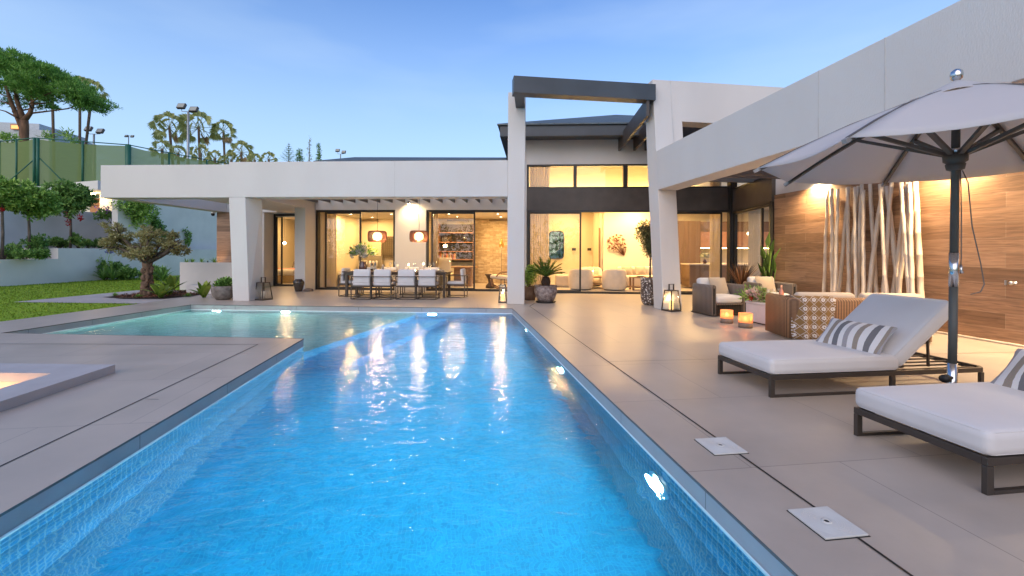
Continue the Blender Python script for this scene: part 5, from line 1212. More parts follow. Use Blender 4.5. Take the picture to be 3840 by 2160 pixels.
shrub(395, 1052, 80, 75, 18.4, 'leafy shrub in the flower bed with pale blossoms', 1500, .13, .06, seed=9, zb=0, flower=(P_wht, 5))
shrub(440, 1050, 70, 70, 18.8, 'shrub in the flower bed behind the olive crown', 1200, seed=10, zb=0)
shrub(490, 1050, 90, 45, 18.6, 'low dark shrub left of the olive trunk', 1500, .15, .05, seed=11, zb=0)
shrub(590, 1048, 70, 60, 18.6, 'shrub right of the olive trunk before the white wall', 1300, .14, .045, seed=12, zb=0)
shrub(425, 838, 100, 62, 21.5, 'bush with violet blossoms above the olive crown', 1600, seed=13, flower=(P_vio, 46))
def blades(r, n, L_, wd, spread=.7, droop=.35, z0=0):
    g = MB(); vs = []; fs = []
    for k in range(n):
        a = 2.4 * k + r.uniform(-.3, .3); tl = r.uniform(.15, 1) * spread; d = Vector((math.cos(a) * tl, math.sin(a) * tl, 1)).normalized(); l = L_ * r.uniform(.75, 1.1)
        s_ = Vector((-math.sin(a), math.cos(a), 0)); prev = None; b0 = len(vs); N = 6
        for i in range(N + 1):
            u = i / N; p = d * l * u + Vector((math.cos(a), math.sin(a), -.8)) * droop * l * u * u * tl; w_ = wd * (math.sin(math.pi * min(1, .12 + u * .88)) ** .7) * .5 + .001
            vs += [tuple(p + s_ * w_ + Vector((0, 0, z0 + w_ * .3))), tuple(p - s_ * w_ + Vector((0, 0, z0 + w_ * .3)))]
        for i in range(N): q = b0 + 2 * i; fs.append((q, q + 1, q + 3, q + 2))
    g.add(vs, fs); return g
def bladeplant(name, label, cat, loc, n, L_, wd, m, seed=1, spread=.7, droop=.35, grp=None, flower=None):
    r = random.Random(seed); t = thing(name, label, cat, loc, 0, grp); obj('leaves', blades(r, n, L_, wd, spread, droop), m, t)
    if flower:
        g = MB(); vs = []; fs = []
        for _ in range(flower[2]):
            a = r.uniform(0, 6.28); top = Vector((.25 * math.cos(a), .25 * math.sin(a), flower[1])); g.tube([(0, 0, .1), top * .6 + Vector((0, 0, .1)), top], .006, 4)
            for _ in range(40): leaf_quad(vs, fs, top + rdir(r) * .06, rdir(r), rdir(r), .05, .02)
        obj('stalks', g, L_mid, t); g = MB(); g.add(vs, fs); obj('flowers', g, flower[0], t)
    return t
for x, s_, lb in ((388, 1, 'agapanthus with blue heads, left one before the stepped wall'), (422, 2, 'agapanthus with a blue head nearest the olive crown'), (610, 3, 'strappy leafed plant at the right end of the flower bed'), (560, 4, 'strappy leafed plant directly behind the olive trunk')):
    q = onV(x, 1050, 18.0); bladeplant('agapanthus', lb, 'plant', B((q[0], 18.0, 0)), 44, .75, .045, L_dark, s_, .9, .5, 'strappy leafed plants in the flower bed', (P_blue, 1.25, 3) if s_ < 3 else None)
for (x, y), s_, L_, lb in (((603, 1118), 5, .52, 'big leafed yellow green plant right of the olive trunk'), ((640, 1098), 6, .62, 'big leafed plant in front of the planter wall'), ((632, 1110), 9, .30, 'small yellowish plant between the two big leafed plants'), ((765, 1118), 7, .55, 'big leafed plant peeping out left of the bowl planter')):
    bladeplant('leafy_plant', lb, 'plant', onZ(x, y), 13, L_, .16, L_big, s_, .9, .35, 'broad leafed plants in the bark bed')
for (x, y), s_, lb in (((432, 1112), 11, 'grass tuft at the left tip of the bark bed'), ((520, 1117), 12, 'grass tuft at the foot of the olive trunk'), ((705, 1112), 13, 'grass tuft near the stone bench'), ((735, 1083), 14, 'grass tuft in front of the planter wall'), ((745, 1090), 15, 'grass tuft left of the bowl planter')):
    bladeplant('grass_tuft', lb, 'plant', onZ(x, y), 150, .13 if y > 1100 else .22, .008, L_mid, s_, 1.2, .5, 'small grass tufts edging the bark bed')
# climbers on the boundary wall (plane U=-20)
def climber(pts, w_, label, n=900, lm=None, seed=1, fl=None):
    r = random.Random(seed); P3 = []
    for x, y in pts: U, V, z = onU(x, y, -19.9); P3.append(Vector(B((U, V, z))))
    base = P3[0].copy(); t = thing('climbing_plant', label, 'climbing plant', tuple(base), 0, 'climbing plants on the high white wall'); P3 = [p - base for p in P3]
    g = MB(); g.tube(P3, [.03] + [.02] * (len(P3) - 1), 5); obj('stem', g, M_bark, t)
    bl = [(tuple(p), (w, w * .7, w)) for p, w in zip(P3, w_)]; obj('foliage', blob_leaves(bl, n, .15, .08, r, .6, .1), lm or L_dark, t)
climber([(515, 845), (512, 820), (508, 800), (520, 780), (500, 775), (530, 768), (470, 772), (448, 770)], [.1, .5, .75, .85, .7, .8, .5, .35], 'broad climbing plant high on the white wall below the railing', 2600, L_mid, 31)
climber([(578, 862), (577, 840), (581, 820), (590, 800)], [.2, .2, .16, .08], 'thin upright climbing shoot rising above the olive crown', 380, L_dark, 32)
climber([(610, 880), (604, 860), (598, 838)], [.25, .25, .15], 'short climbing shoot right of the thin upright one', 330, L_dark, 33)
climber([(688, 985), (695, 945), (703, 905), (704, 880), (692, 862)], [.3, .22, .2, .18, .1], 'thin climbing plant on the white wall right of the olive tree', 700, L_dark, 34)
# small things on the planter wall
t = thing('garden_spotlight', 'little dark spotlight on top of the planter wall lighting the wall behind', 'spotlight', B((onV(779, 982, 14.6)[0], 14.6, .882)))
g = MB(); g.tube([(0, 0, 0), (0, 0, .09)], [.02, .022], 8); obj('housing', g, M_black, t); light('beam', 'SPOT', (0, .03, .1), 9, (1, .62, .3), t, .03, aim((-.2, 1, .6)), 110)
for x, s_ in ((700, 1), (722, 2), (757, 3), (805, 4)): bladeplant('trailing_plant', 'small sprouting plant on top of the planter wall', 'plant', B((onV(x, 984, 14.5)[0], 14.5, .88)), 30, .22 if s_ < 4 else .3, .02, L_mid, 40 + s_, 1.2, .6, 'small plants on the planter wall')
# --- potted plants on the terrace
M_pot = mat('weathered_stone_pot', (.12, .10, .085), .8, col2=(.26, .23, .20), scale=9, bump=.5, bscale=30)
def fit(px_, py, w_): p = onZ(px_, py); k = (p[0] * _s + p[1] * _c) / CF; r = w_ / 2 * k; return (p[0] + r * _s * .8, p[1] + r * _c * .8, 0), k, r
# bowl planter by the left column
loc, k, r = fit(816, 1127, 82); h = 53 * k
t = thing('bowl_planter', 'rounded dark stone bowl planter with low leaves left of the first column', 'planter', loc)
g = MB(); g.lathe([(0, 0), (r * .55, 0), (r * .82, h * .25), (r * .97, h * .6), (r, h * .82), (r * .94, h), (r * .86, h), (r * .86, h * .9)], n=32); obj('bowl', g, M_pot, t)
g = MB(); g.lathe([(0, h * .88), (r * .87, h * .88)], n=24); obj('soil', g, M_soil, t)
rr = random.Random(4); obj('foliage', blob_leaves([((.0, 0, h * 1.1), (r * .7, r * .6, h * .35)), ((r * .35, 0, h * 1.2), (r * .5, r * .5, h * .3))], 700, .10, .05, rr, .6, .6), L_dark, t)
# jar
loc, k, r = fit(1113, 1094, 42); h = 47 * k
t = thing('glazed_jar', 'glossy brown glazed jar standing at the inner white column', 'jar', loc)
g = MB(); g.lathe([(0, 0), (r * .62, 0), (r * .75, h * .2), (r * .95, h * .55), (r, h * .72), (r * .9, h * .86), (r * .62, h * .93), (r * .66, h), (r * .55, h), (r * .5, h * .9)], n=32); obj('body', g, mat('brown_glaze', (.055, .04, .028), .15, var=.3, scale=5, spec=.8), t)
t = onZ(1156, 1092); g = MB(); g.ball((0, 0, .03), .16, 12, 8, .45); tag(obj('stone', g, mat('field_stone', (.15, .12, .1), .8, scale=9, bump=.5)), 'flat stone lying at the foot of the white pier edge', 'stone', loc=t)
# cycad
loc, k, r = fit(2049, 1138, 90); h = 66 * k
t = thing('potted_cycad', 'cycad with stiff fronds in a big mottled pot right of the tall column', 'potted plant', loc)
M_mot = mat('mottled_stone_pot', (.10, .065, .055), .75, col2=(.34, .30, .29), scale=14, bump=.6, bscale=26)
g = MB(); g.lathe([(0, .03), (r * .66, .03), (r * .80, h * .25), (r * .97, h * .6), (r * .98, h * .78), (r * .9, h * .92), (r * 1.0, h * .97), (r, h), (r * .84, h), (r * .84, h * .9)], n=36); obj('pot', g, M_mot, t)
g = MB(); g.lathe([(0, 0), (r * .8, 0), (r * .88, .03), (r * .8, .035), (0, .03)], n=28); obj('saucer', g, M_black, t)
g = MB(); g.lathe([(0, h * .88), (r * .85, h * .88)], n=24); obj('soil', g, M_soil, t)
th_ = 36 * k; g = MB(); g.tube([(0, 0, h * .85), (0, 0, h + th_ * .4), (0, 0, h + th_ * .9)], [.10, .13, .085], 12)
for i in range(90): a = i * 2.4; z = h + th_ * .9 * (i / 90); g.add([(.12 * math.cos(a), .12 * math.sin(a), z), (.15 * math.cos(a + .12), .15 * math.sin(a + .12), z + .02), (.12 * math.cos(a + .2), .12 * math.sin(a + .2), z - .01)], [(0, 1, 2)])
obj('trunk', g, mat('cycad_trunk', (.05, .03, .018), .95, var=.5, scale=30, bump=1), t)
def frond(vs, fs, base, a, L_, lift, droop, r, nl=26, ll=.13, lw=.014, vee=.5):
    d0 = Vector((math.cos(a), math.sin(a), 0)); s_ = Vector((-math.sin(a), math.cos(a), 0)); pts = []
    for i in range(nl + 1): u = i / nl; pts.append(base + d0 * L_ * u * math.cos(lift) * (1 - .12 * u) + Vector((0, 0, 1)) * (L_ * u * math.sin(lift) - droop * L_ * u * u))
    for i in range(1, nl):
        d = (pts[i + 1] - pts[i]).normalized(); u = i / nl; l = ll * math.sin(math.pi * (.12 + .85 * u)) ** .6
        for sg in (-1, 1): leaf_quad(vs, fs, pts[i], s_ * sg + d * .75 + Vector((0, 0, vee)), d, l, lw, .15)
    k = len(vs)
    return pts
g = MB(); vs = []; fs = []; rr = random.Random(8); st = MB(); base = Vector((0, 0, h + th_ * .9))
for i in range(30):
    a = i * 2.39996; lift = R(76 - 58 * (i / 29) ** .8); P_ = frond(vs, fs, base, a, rr.uniform(.60, .72), lift, .22, rr, 28, .12, .015); st.tube(P_[::7], [.008, .006, .005, .003, .002][:len(P_[::7])], 4, False)
g.add(vs, fs); obj('fronds', g, L_cycad, t); obj('frond_stalks', st, L_cycad, t)
# shrub pot behind the cycad
loc, k, r = fit(1985, 1127, 62); h = 52 * k
t = thing('potted_shrub', 'fine leafed shrub in a rust brown pot between the tall column and the cycad', 'potted plant', loc)
g = MB(); g.lathe([(0, 0), (r * .72, 0), (r * .88, h * .4), (r, h * .95), (r * 1.02, h), (r * .9, h), (r * .88, h * .9), (0, h * .88)], n=30); obj('pot', g, mat('rusty_pot', (.11, .06, .035), .7, col2=(.2, .14, .1), scale=8, bump=.3), t)
obj('foliage', blob_leaves([((-.05, 0, h + .22), (.28, .26, .22)), ((.1, 0, h + .42), (.22, .22, .2))], 1700, .065, .02, rr, .6, .5), L_mid, t)
g = MB()
for _ in range(9): a = rr.uniform(0, 6.28); g.tube([(0, 0, h * .88), (.1 * math.cos(a), .1 * math.sin(a), h + .15), (.2 * math.cos(a), .2 * math.sin(a), h + .4)], .006, 4)
obj('stems', g, M_bark, t)
# olive in the tall mosaic pot
p = onZ(2449, 1147); k = (p[0] * _s + p[1] * _c) / CF; r = .235; h = 103 * k; loc = (p[0] + .02, p[1] + .22, 0)
t = thing('potted_olive', 'small olive tree in a tall pot set with white chips, half behind the tapered column', 'potted plant', loc)
g = MB(); g.lathe([(0, 0), (r * .55, 0), (r * .8, h * .06), (r * .97, h * .25), (r, h * .5), (r * .98, h * .95), (r * 1.04, h), (r * .9, h), (r * .9, h * .92), (0, h * .9)], n=36)
m, nt, b = nodes('chip_mosaic_pot'); tc = nt.nodes.new('ShaderNodeTexCoord'); vo = nt.nodes.new('ShaderNodeTexVoronoi'); vo.inputs['Scale'].default_value = 34; nt.links.new(tc.outputs['Object'], vo.inputs[0])
cr = nt.nodes.new('ShaderNodeValToRGB'); e = cr.color_ramp.elements; cr.color_ramp.interpolation = 'CONSTANT'; e[0].color = (.06, .045, .04, 1); e[1].position = .72; e[1].color = (.62, .6, .57, 1); kk = e.new(.4); kk.color = (.12, .09, .075, 1); nt.links.new(vo.outputs['Color'], cr.inputs[0]); nt.links.new(cr.outputs[0], b.inputs['Base Color']); b.inputs['Roughness'].default_value = .35
obj('pot', g, m, t)
bl = [((rr.uniform(-.16, .2), rr.uniform(-.15, .15), z), (.26, .24, .22)) for z in (1.42, 1.55, 1.68, 1.8, 1.92, 1.35, 1.65)]
g = MB(); g.tube([(0, 0, h * .9), (.01, 0, 1.1), (0, 0, 1.45)], [.028, .022, .018], 7); obj('trunk', g, M_bark, t); obj('branches', branches((0, 0, 1.25), bl, rr, .012, 4), M_bark, t)
obj('crown', blob_leaves(bl, 5200, .065, .020, rr, .5, .5), leafmat('dark_olive_leaf', (.075, .095, .035), (.20, .23, .10)), t)
# dracaena and tall plant behind the armchairs
q = onY(2780, 1100, 9.75); bladeplant('dracaena', 'spiky dark red leafed plant behind the armchairs at the black corner post', 'plant', (q[0], 9.75, .45), 42, .72, .03, L_red, 51, .9, .15)
q2 = onY(2895, 1100, 9.75)
t = thing('strelitzia', 'tall broad leafed plant in front of the kitchen glass beside the plank wall', 'plant', (q2[0] - .03, 9.8, 0))
rr = random.Random(9); g = MB(); vs = []; fs = []
for i, (dx, top) in enumerate(((-.16, 1.35), (-.05, 1.5), (.08, 1.25), (0, 1.72), (-.22, 1.0), (.1, .95), (-.1, 1.15))):
    b0 = Vector((dx * .3, rr.uniform(-.06, .06), .35)); tp = Vector((dx, rr.uniform(-.15, .1), top)); g.tube([b0, b0.lerp(tp, .5), tp], [.02, .014, .008], 6); leaf_quad(vs, fs, b0.lerp(tp, .78), (tp - b0) + Vector((rr.uniform(-.6, .6), 0, .2)), Vector((rr.uniform(-.6, .6), 1, 0)), .46, .13, .15); leaf_quad(vs, fs, b0.lerp(tp, .4), (tp - b0) + Vector((rr.uniform(-.8, .8), 0, 0)), Vector((rr.uniform(-.4, .4), 1, 0)), .5, .10, .15)
obj('stems', g, L_mid, t); g = MB(); g.add(vs, fs); obj('leaves', g, leafmat('banana_leaf', (.06, .12, .025), (.13, .22, .05)), t); g = MB(); g.lathe([(0, 0), (.16, 0), (.2, .4), (.18, .4), (0, .36)], n=20); obj('pot', g, mat('dark_pot', (.05, .045, .04), .6), t)
g = MB(); g.lathe([(0, 0), (.15, 0), (.19, .45), (.17, .45), (0, .42)], n=20); dr = obj('pot', g, mat('dark_pot', (.05, .045, .04), .6)); dr.parent = [o for o in sc.objects if o.name == 'dracaena'][0]; dr.location = (0, 0, -.45)
# flower arrangements
def bouquet(t, z, R_, r, spec, ll=.09, nl=160):
    g = MB(); vs = []; fs = []; st = MB()
    for _ in range(nl):
        d = rdir(r); d.z = abs(d.z) * .8 + .1; p = Vector((0, 0, z)) + Vector((d.x * R_, d.y * R_, d.z * R_)) * r.uniform(.5, 1.05); leaf_quad(vs, fs, p, d + rdir(r) * .5, rdir(r), ll, ll * .28, .2)
    for _ in range(14): d = rdir(r); d.z = abs(d.z) + .3; e = Vector((0, 0, z)) + d.normalized() * R_ * .9; st.tube([(0, 0, z - .12), (0, 0, z), e], .004, 4, False)
    g.add(vs, fs); obj('leaves', g, L_dark, t); obj('stems', st, L_mid, t)
    for m_, n_, sz in spec:
        g = MB(); vs = []; fs = []
        for _ in range(n_):
            d = rdir(r); d.z = abs(d.z) * .9; d.y = -abs(d.y); c = Vector((0, 0, z)) + d * R_ * r.uniform(.75, .95)
            for _ in range(26): q = rdir(r); leaf_quad(vs, fs, c + q * sz * .25, q + d * .4, rdir(r), sz * .8, sz * .55, .3)
        g.add(vs, fs); obj('blossoms', g, m_, t)
p = onY(2822, 1180, 7.72)
t = thing('flower_vase', 'glass vase of pink and lime flowers behind the right candle holder', 'vase', (p[0], 7.72, 0))
g = MB(); g.lathe([(0, .0), (.05, .0), (.06, .1), (.075, .30), (.07, .30), (.055, .1), (0, .02)], n=20); obj('vase', g, M_clear, t); rr = random.Random(12); bouquet(t, .42, .27, rr, ((P_pink, 16, .075), (P_grn, 2, .13), (P_red, 1, .05)), .11, 110)
p = B((tab(1361, -.05), tv - .05, .752))
t = thing('flower_vase', 'big dark vase with white blossoms and dark leaves on the dining table', 'vase', p)
g = MB(); g.lathe([(0, 0), (.08, 0), (.12, .07), (.11, .16), (.075, .22), (.10, .28), (.09, .28), (.06, .21)], n=22); obj('vase', g, mat('dark_red_glass', (.07, .02, .015), .15, spec=.8), t); bouquet(t, .44, .36, rr, ((P_wht, 18, .09),), .12, 300)
# ================================================================== interior furniture seen through the glass
def Pz(px, py, V): U, _, z = onV(px, py, V); x, y, _ = B((U, V, 0)); return (x, y, z), (x * _s + y * _c) / CF
M_wood = mat('warm_wood', (.24, .13, .065), .5, var=.25, scale=3, stretch=(1, 6, 6))
M_crm = mat('cream_boucle', (.66, .56, .43), .9, var=.06, scale=5, bump=.3, bscale=160)
def curtain(xa, xb, V, z1, label, m=None, par=None, n=60, U0=None):
    ua = onV(xa, 950, V)[0]; ub = onV(xb, 950, V)[0]; vs = []; fs = []
    for i in range(n + 1):
        u = ua + (ub - ua) * i / n; a = i * .9
        vs += [(u, V + .045 * math.sin(a) + .015 * math.sin(a * 2.3), .02), (u + .01 * math.sin(a * 1.3), V + .035 * math.sin(a + .3), z1)]
    for i in range(n): fs.append((2 * i, 2 * i + 2, 2 * i + 3, 2 * i + 1))
    g = MB(B); g.add(vs, fs, True); o = obj('curtain', g, m or mcur); tag(o, label, 'curtain', 'floor length curtains behind the glass'); return o
m, nt, b = nodes('sheer_linen'); b.inputs['Base Color'].default_value = (.62, .55, .45, 1); b.inputs['Roughness'].default_value = .9
tr = nt.nodes.new('ShaderNodeBsdfTranslucent'); tr.inputs[0].default_value = (.7, .6, .45, 1); mx = nt.nodes.new('ShaderNodeMixShader'); mx.inputs[0].default_value = .5
nt.links.new(b.outputs[0], mx.inputs[1]); nt.links.new(tr.outputs[0], mx.inputs[2]); nt.links.new(mx.outputs[0], nt.nodes['Material Output'].inputs[0]); mcur = m
curtain(1212, 1262, VW + .55, 2.7, 'curtain at the left edge of the left dining window')
curtain(1612, 1642, VW + .55, 2.7, 'curtain at the left edge of the study window')
curtain(1986, 2058, VL + .5, 4.5, 'tall curtain at the left edge of the living room glass')
curtain(2662, 2702, VL + .5, 4.5, 'tall curtain left of the black corner post')
# side glazing curtain
vs = []; fs = []
for i in range(31):
    p = Q0 + dq * (.25 + .75 * i / 30) + Vector((-dq.y, dq.x)) * (.35 + .05 * math.sin(i * 1.3)); vs += [(p.x, p.y, .02), (p.x, p.y, 4.2)]
for i in range(30): fs.append((2 * i, 2 * i + 2, 2 * i + 3, 2 * i + 1))
g = MB(); g.add(vs, fs, True); o = obj('curtain', g, mcur); tag(o, 'tall curtain right of the black corner post', 'curtain', 'floor length curtains behind the glass')
# beds
def bed(V, x0, x1, ytop, label, head=None, pink=False):
    (ax, ay, zt), k = Pz(x0, ytop, V); ua, ub = onV(x0, 950, V)[0], onV(x1, 950, V)[0]
    t = thing('bed', label, 'bed', B(((ua + ub) / 2, V, 0)), PH); w = (ub - ua); 
    g = MB(); g.cushion((0, 1.0, .17), (w, 2.0, .30), .03, 0); obj('base', g, mat('bed_base_cloth', (.40, .31, .18), .9), t)
    g = MB(); g.cushion((0, 1.0, .44), (w + .04, 2.04, .26), .09, .03); obj('duvet', g, M_cush, t)
    g = MB(); g.box(-w / 2 - .1, w / 2 + .1, 2.04, 2.12, 0, 1.15); obj('headboard', g, mat('grey_headboard', (.24, .22, .18), .9), t)
    for i, xx in enumerate((-w * .25, w * .25)):
        g = MB(); g.cushion((xx, 1.8, .75), (w * .45, .42, .14), .05, .05, Matrix.Rotation(R(68), 3, 'X'), 5, .6); obj('pillow', g, M_cush, t)
        g = MB(); g.cushion((xx + .05, 1.6, .72), (w * .34, .34, .12), .05, .05, Matrix.Rotation(R(60), 3, 'X'), 5, .6); obj('pillow', g, mat('brown_leaf_print', (.10, .05, .03), .9, col2=(.62, .54, .42), scale=16), t)
    if pink: g = MB(); g.cushion((w * .22, .6, .575), (w * .6, .9, .03), .012, .0); obj('throw', g, mat('pink_throw', (.72, .22, .20), .95, var=.2, scale=20), t)
    return t
bed(17.3, 960, 1100, 1003, 'double bed with white duvet and pink throw in the left bedroom', pink=True)
bed(16.0, 1268, 1352, 968, 'bed with white duvet behind the left dining window')
t = thing('bulb_lamp', 'bare glowing bulb hanging in the left bedroom', 'pendant lamp', Pz(1067, 912, 17.0)[0])
g = MB(); g.ball((0, 0, 0), .055); obj('bulb', g, emit('bulb', (1, .78, .42), 30), t); g = MB(); g.tube([(0, 0, .05), (0, 0, 1.3)], .004, 4); obj('cord', g, M_black, t); light('glow', 'POINT', (0, -.1, 0), 12, (1, .62, .28), t, .05)
t = thing('reading_lamp', 'small lit reading lamp beside the bed in the left bedroom', 'lamp', Pz(1042, 965, 18.8)[0])
g = MB(); g.lathe([(.03, .08), (.07, 0), (.068, 0), (.028, .075)], n=14); obj('shade', g, M_black, t); g = MB(); g.ball((0, 0, .0), .03); obj('bulb', g, emit('bulb', (1, .78, .42), 30), t)
t = thing('dish_lamp', 'flat dish shaped ceiling lamp behind the flower vase', 'pendant lamp', Pz(1351, 916, 16.6)[0])
g = MB(); g.lathe([(.17, 0), (.05, .05), (.015, .09), (0, .09)], n=20); obj('shade', g, mat('grey_shade', (.2, .18, .14), .5), t); g = MB(); g.tube([(0, 0, .09), (0, 0, 1.28)], .004, 4); obj('cord', g, M_black, t)
# carved panel
q0, q1 = onV(1431, 887, 18.2), onV(1482, 969, 18.2)
t = thing('carved_panel', 'square carved lattice panel on the bedroom back wall', 'wall panel', B(((q0[0] + q1[0]) / 2, 18.2, (q0[2] + q1[2]) / 2)), PH); hw_ = (q1[0] - q0[0]) / 2; hh_ = (q0[2] - q1[2]) / 2
Mp = mat('carved_grey_wood', (.15, .12, .08), .8); g = MB()
for a in ((-hw_, hw_, -hh_, -hh_ + .05), (-hw_, hw_, hh_ - .05, hh_), (-hw_, -hw_ + .05, -hh_ + .05, hh_ - .05), (hw_ - .05, hw_, -hh_ + .05, hh_ - .05)): g.box(a[0], a[1], -.02, .02, a[2], a[3])
obj('frame', g, Mp, t); g = MB()
for i in range(-3, 4):
    for j in range(-4, 5):
        c = (i * hw_ / 3.6, 0, j * hh_ / 4.6); rr_ = hw_ / 5.2; g.tube([(c[0] + rr_ * math.cos(a * math.pi / 5) * (1 + .35 * math.cos(a * 2 * math.pi / 2.5)), 0, c[2] + rr_ * math.sin(a * math.pi / 5) * (1 + .35 * math.cos(a * 2 * math.pi / 2.5))) for a in range(11)], .011, 4, False)
obj('tracery', g, Mp, t)
for xa, xb, V, lb in ((1352, 1421, 18.2, 'air vent grille high on the bedroom back wall'), (1675, 1755, 18.2, 'air vent grille above the study shelves'), (1832, 1904, 18.2, 'air vent grille above the patterned wall')):
    a, b2 = onV(xa, 821, V), onV(xb, 832, V); t = thing('air_vent', lb, 'air vent', B(((a[0] + b2[0]) / 2, V, (a[2] + b2[2]) / 2)), PH, 'air vents near the ceilings'); w2 = (b2[0] - a[0]) / 2; h2 = (a[2] - b2[2]) / 2
    g = MB(); g.box(-w2, w2, -.03, 0, -h2, -h2 + .02); g.box(-w2, w2, -.03, 0, h2 - .02, h2); g.box(-w2, -w2 + .02, -.03, 0, -h2 + .02, h2 - .02); g.box(w2 - .02, w2, -.03, 0, -h2 + .02, h2 - .02); obj('frame', g, mat('beige_vent', (.5, .42, .3), .6), t); g = MB(); g.box(-w2 + .02, w2 - .02, -.012, -.008, -h2 + .02, h2 - .02); obj('slots', g, mat('vent_slots', (.18, .14, .09), .6), t)
# study shelves
a, b2 = onV(1643, 840, 17.8), onV(1775, 1080, 17.8)
t = thing('bookcase', 'dark built-in bookcase with lit wooden shelves in the study', 'bookcase', B(((a[0] + b2[0]) / 2, 17.82, 0)), PH); w2 = (b2[0] - a[0]) / 2
g = MB(); g.box(-w2, w2, .36, .40, .9, 2.5); obj('back_panel', g, mat('dark_panel', (.075, .055, .04), .6), t)
for x in (-w2, w2 - .03): g = MB(); g.box(x, x + .03, 0, .36, 0, 2.5); obj('side_panel', g, M_wood, t)
g = MB(); g.box(-w2 + .03, w2 - .03, 0, .38, 0, .75); obj('cupboard', g, mat('white_cupboard', (.6, .55, .45), .5), t)
zsh = [onV(1700, y, 17.8)[2] for y in (871, 907, 942)] + [onV(1700, 972, 17.8)[2]]
for z in zsh[:3]: g = MB(); g.box(-w2 + .03, w2 - .03, 0, .355, z - .03, z); obj('shelf', g, mat('lit_shelf_wood', (.45, .22, .12), .5), t)
cols = [(.5, .1, .05), (.6, .35, .15), (.1, .12, .15), (.55, .45, .3), (.3, .08, .05), (.15, .1, .08)]
rr = random.Random(3); xx = -w2 + .06
for i in range(15):
    wd_ = rr.uniform(.03, .055); p = Matrix.Rotation(PH, 3, 'Z') @ Vector((xx + wd_ / 2, .12, 0)); g = MB(); hb = rr.uniform(.2, .3); g.box(-wd_ / 2, wd_ / 2, -.08, .08, 0, hb); g.box(-wd_ / 2 + .004, wd_ / 2 - .004, .0801, .085, .005, hb - .005)
    o = obj('book', g, mat('book_cover_%d' % (i % 6), cols[i % 6], .6)); tag(o, 'book in the row at the bottom left of the study bookcase', 'book', 'books in the study bookcase', tuple(Vector(t.location) + p + Vector((0, 0, zsh[3]))), PH); xx += wd_ + .004
g = MB(); g.box(-w2 + .03, w2 - .03, 0, .355, zsh[3] - .03, zsh[3] - .001); obj('shelf', g, mat('lit_shelf_wood', (.45, .22, .12), .5), t)
for px, py, s_, lb in ((1686, 907, .17, 'round dark vase on the middle study shelf, left one'), (1744, 907, .17, 'round dark vase on the middle study shelf, right one'), (1672, 942, .16, 'small dark ornament on the third study shelf'), (1698, 942, .13, 'small head shaped ornament on the third study shelf')):
    p, k = Pz(px, py, 17.95); g = MB(); g.lathe([(0, 0), (s_ * .5, .0), (s_ * .72, s_ * .6), (s_ * .6, s_ * 1.2), (s_ * .3, s_ * 1.5), (0, s_ * 1.5)], n=18); tag(obj('vase', g, mat('smoked_vase', (.04, .03, .02), .2)), lb, 'vase', 'ornaments on the study shelves', (p[0], p[1], p[2] + .002))
# desk, desk chair, lounge chair, stool, floor lamp
p, k = Pz(1715, 1075, 16.6)
t = thing('desk', 'wooden desk with white cabinet front in the study', 'desk', (p[0], p[1], 0.01), PH)
g = MB(); g.box(-.75, .75, -.35, .35, .71, .75); obj('top', g, M_wood, t); g = MB(); g.box(-.1, .55, -.2, .3, 0, .705); obj('cabinet', g, M_wood, t); g = MB(); g.box(-.7, -.64, -.3, .3, 0, .705); obj('leg', g, M_frame, t)
p, k = Pz(1672, 1075, 16.0)
t = thing('desk_chair', 'cream high backed chair in front of the study desk', 'chair', (p[0], p[1], 0.01), PH)
g = MB(); g.cushion((0, 0, .47), (.5, .5, .08), .03, .01); obj('seat', g, M_crm, t); g = MB(); g.cushion((0, -.22, .80), (.48, .62, .07), .03, .01, Matrix.Rotation(R(80), 3, 'X')); obj('backrest', g, M_crm, t)
g = MB(); g.tube([(0, 0, .05), (0, 0, .44)], .03, 8)
for i in range(5): a = i * 1.2566; g.tube([(0, 0, .09), (.28 * math.cos(a), .28 * math.sin(a), .03)], .018, 5)
obj('pedestal', g, M_steel, t)
p, k = Pz(1868, 1078, 15.6)
t = thing('lounge_chair', 'cream padded lounge chair with bent wood legs before the patterned wall', 'armchair', (p[0] + .1, p[1], 0.01), PH)
g = MB(); g.cushion((.05, 0, .40), (.85, .55, .13), .06, .03, Matrix.Rotation(R(6), 3, 'Y')); obj('seat', g, M_crm, t); g = MB(); g.cushion((.52, 0, .75), (.75, .55, .13), .06, .03, Matrix.Rotation(R(-68), 3, 'Y')); obj('backrest', g, M_crm, t)
for y in (-.24, .24): g = MB(); g.tube([(-.35, y, .36), (-.3, y, .12), (-.1, y, .02), (.3, y, .02), (.45, y, .10)], .025, 7); obj('leg', g, M_wood, t)
for y in (-.3, .3): g = MB(); g.tube([(-.15, y, .45), (.0, y, .60), (.4, y, .62)], .022, 7); obj('armrest', g, M_wood, t)
p, k = Pz(1838, 1070, 15.9)
t = thing('side_stool', 'dark carved wooden stool beside the lounge chair', 'stool', (p[0], p[1], 0.01)); g = MB(); g.lathe([(0, 0), (.17, .0), (.16, .08), (.07, .18), (.09, .32), (.16, .44), (.2, .48), (.2, .51), (0, .51)], n=22); obj('body', g, mat('dark_carved_wood', (.06, .035, .02), .5), t)
p, k = Pz(1880, 1060, 16.8)
t = thing('floor_lamp', 'lit brass floor lamp with a bell shade before the patterned wall', 'floor lamp', (p[0], p[1], 0.01)); z_ = Pz(1881, 922, 16.8)[0][2]
g = MB(); g.lathe([(0, 0), (.14, 0), (.14, .02), (0, .025)], n=20); obj('base', g, M_frame, t); g = MB(); g.tube([(0, 0, .02), (0, 0, z_ + .3)], .008, 6); obj('pole', g, M_frame, t)
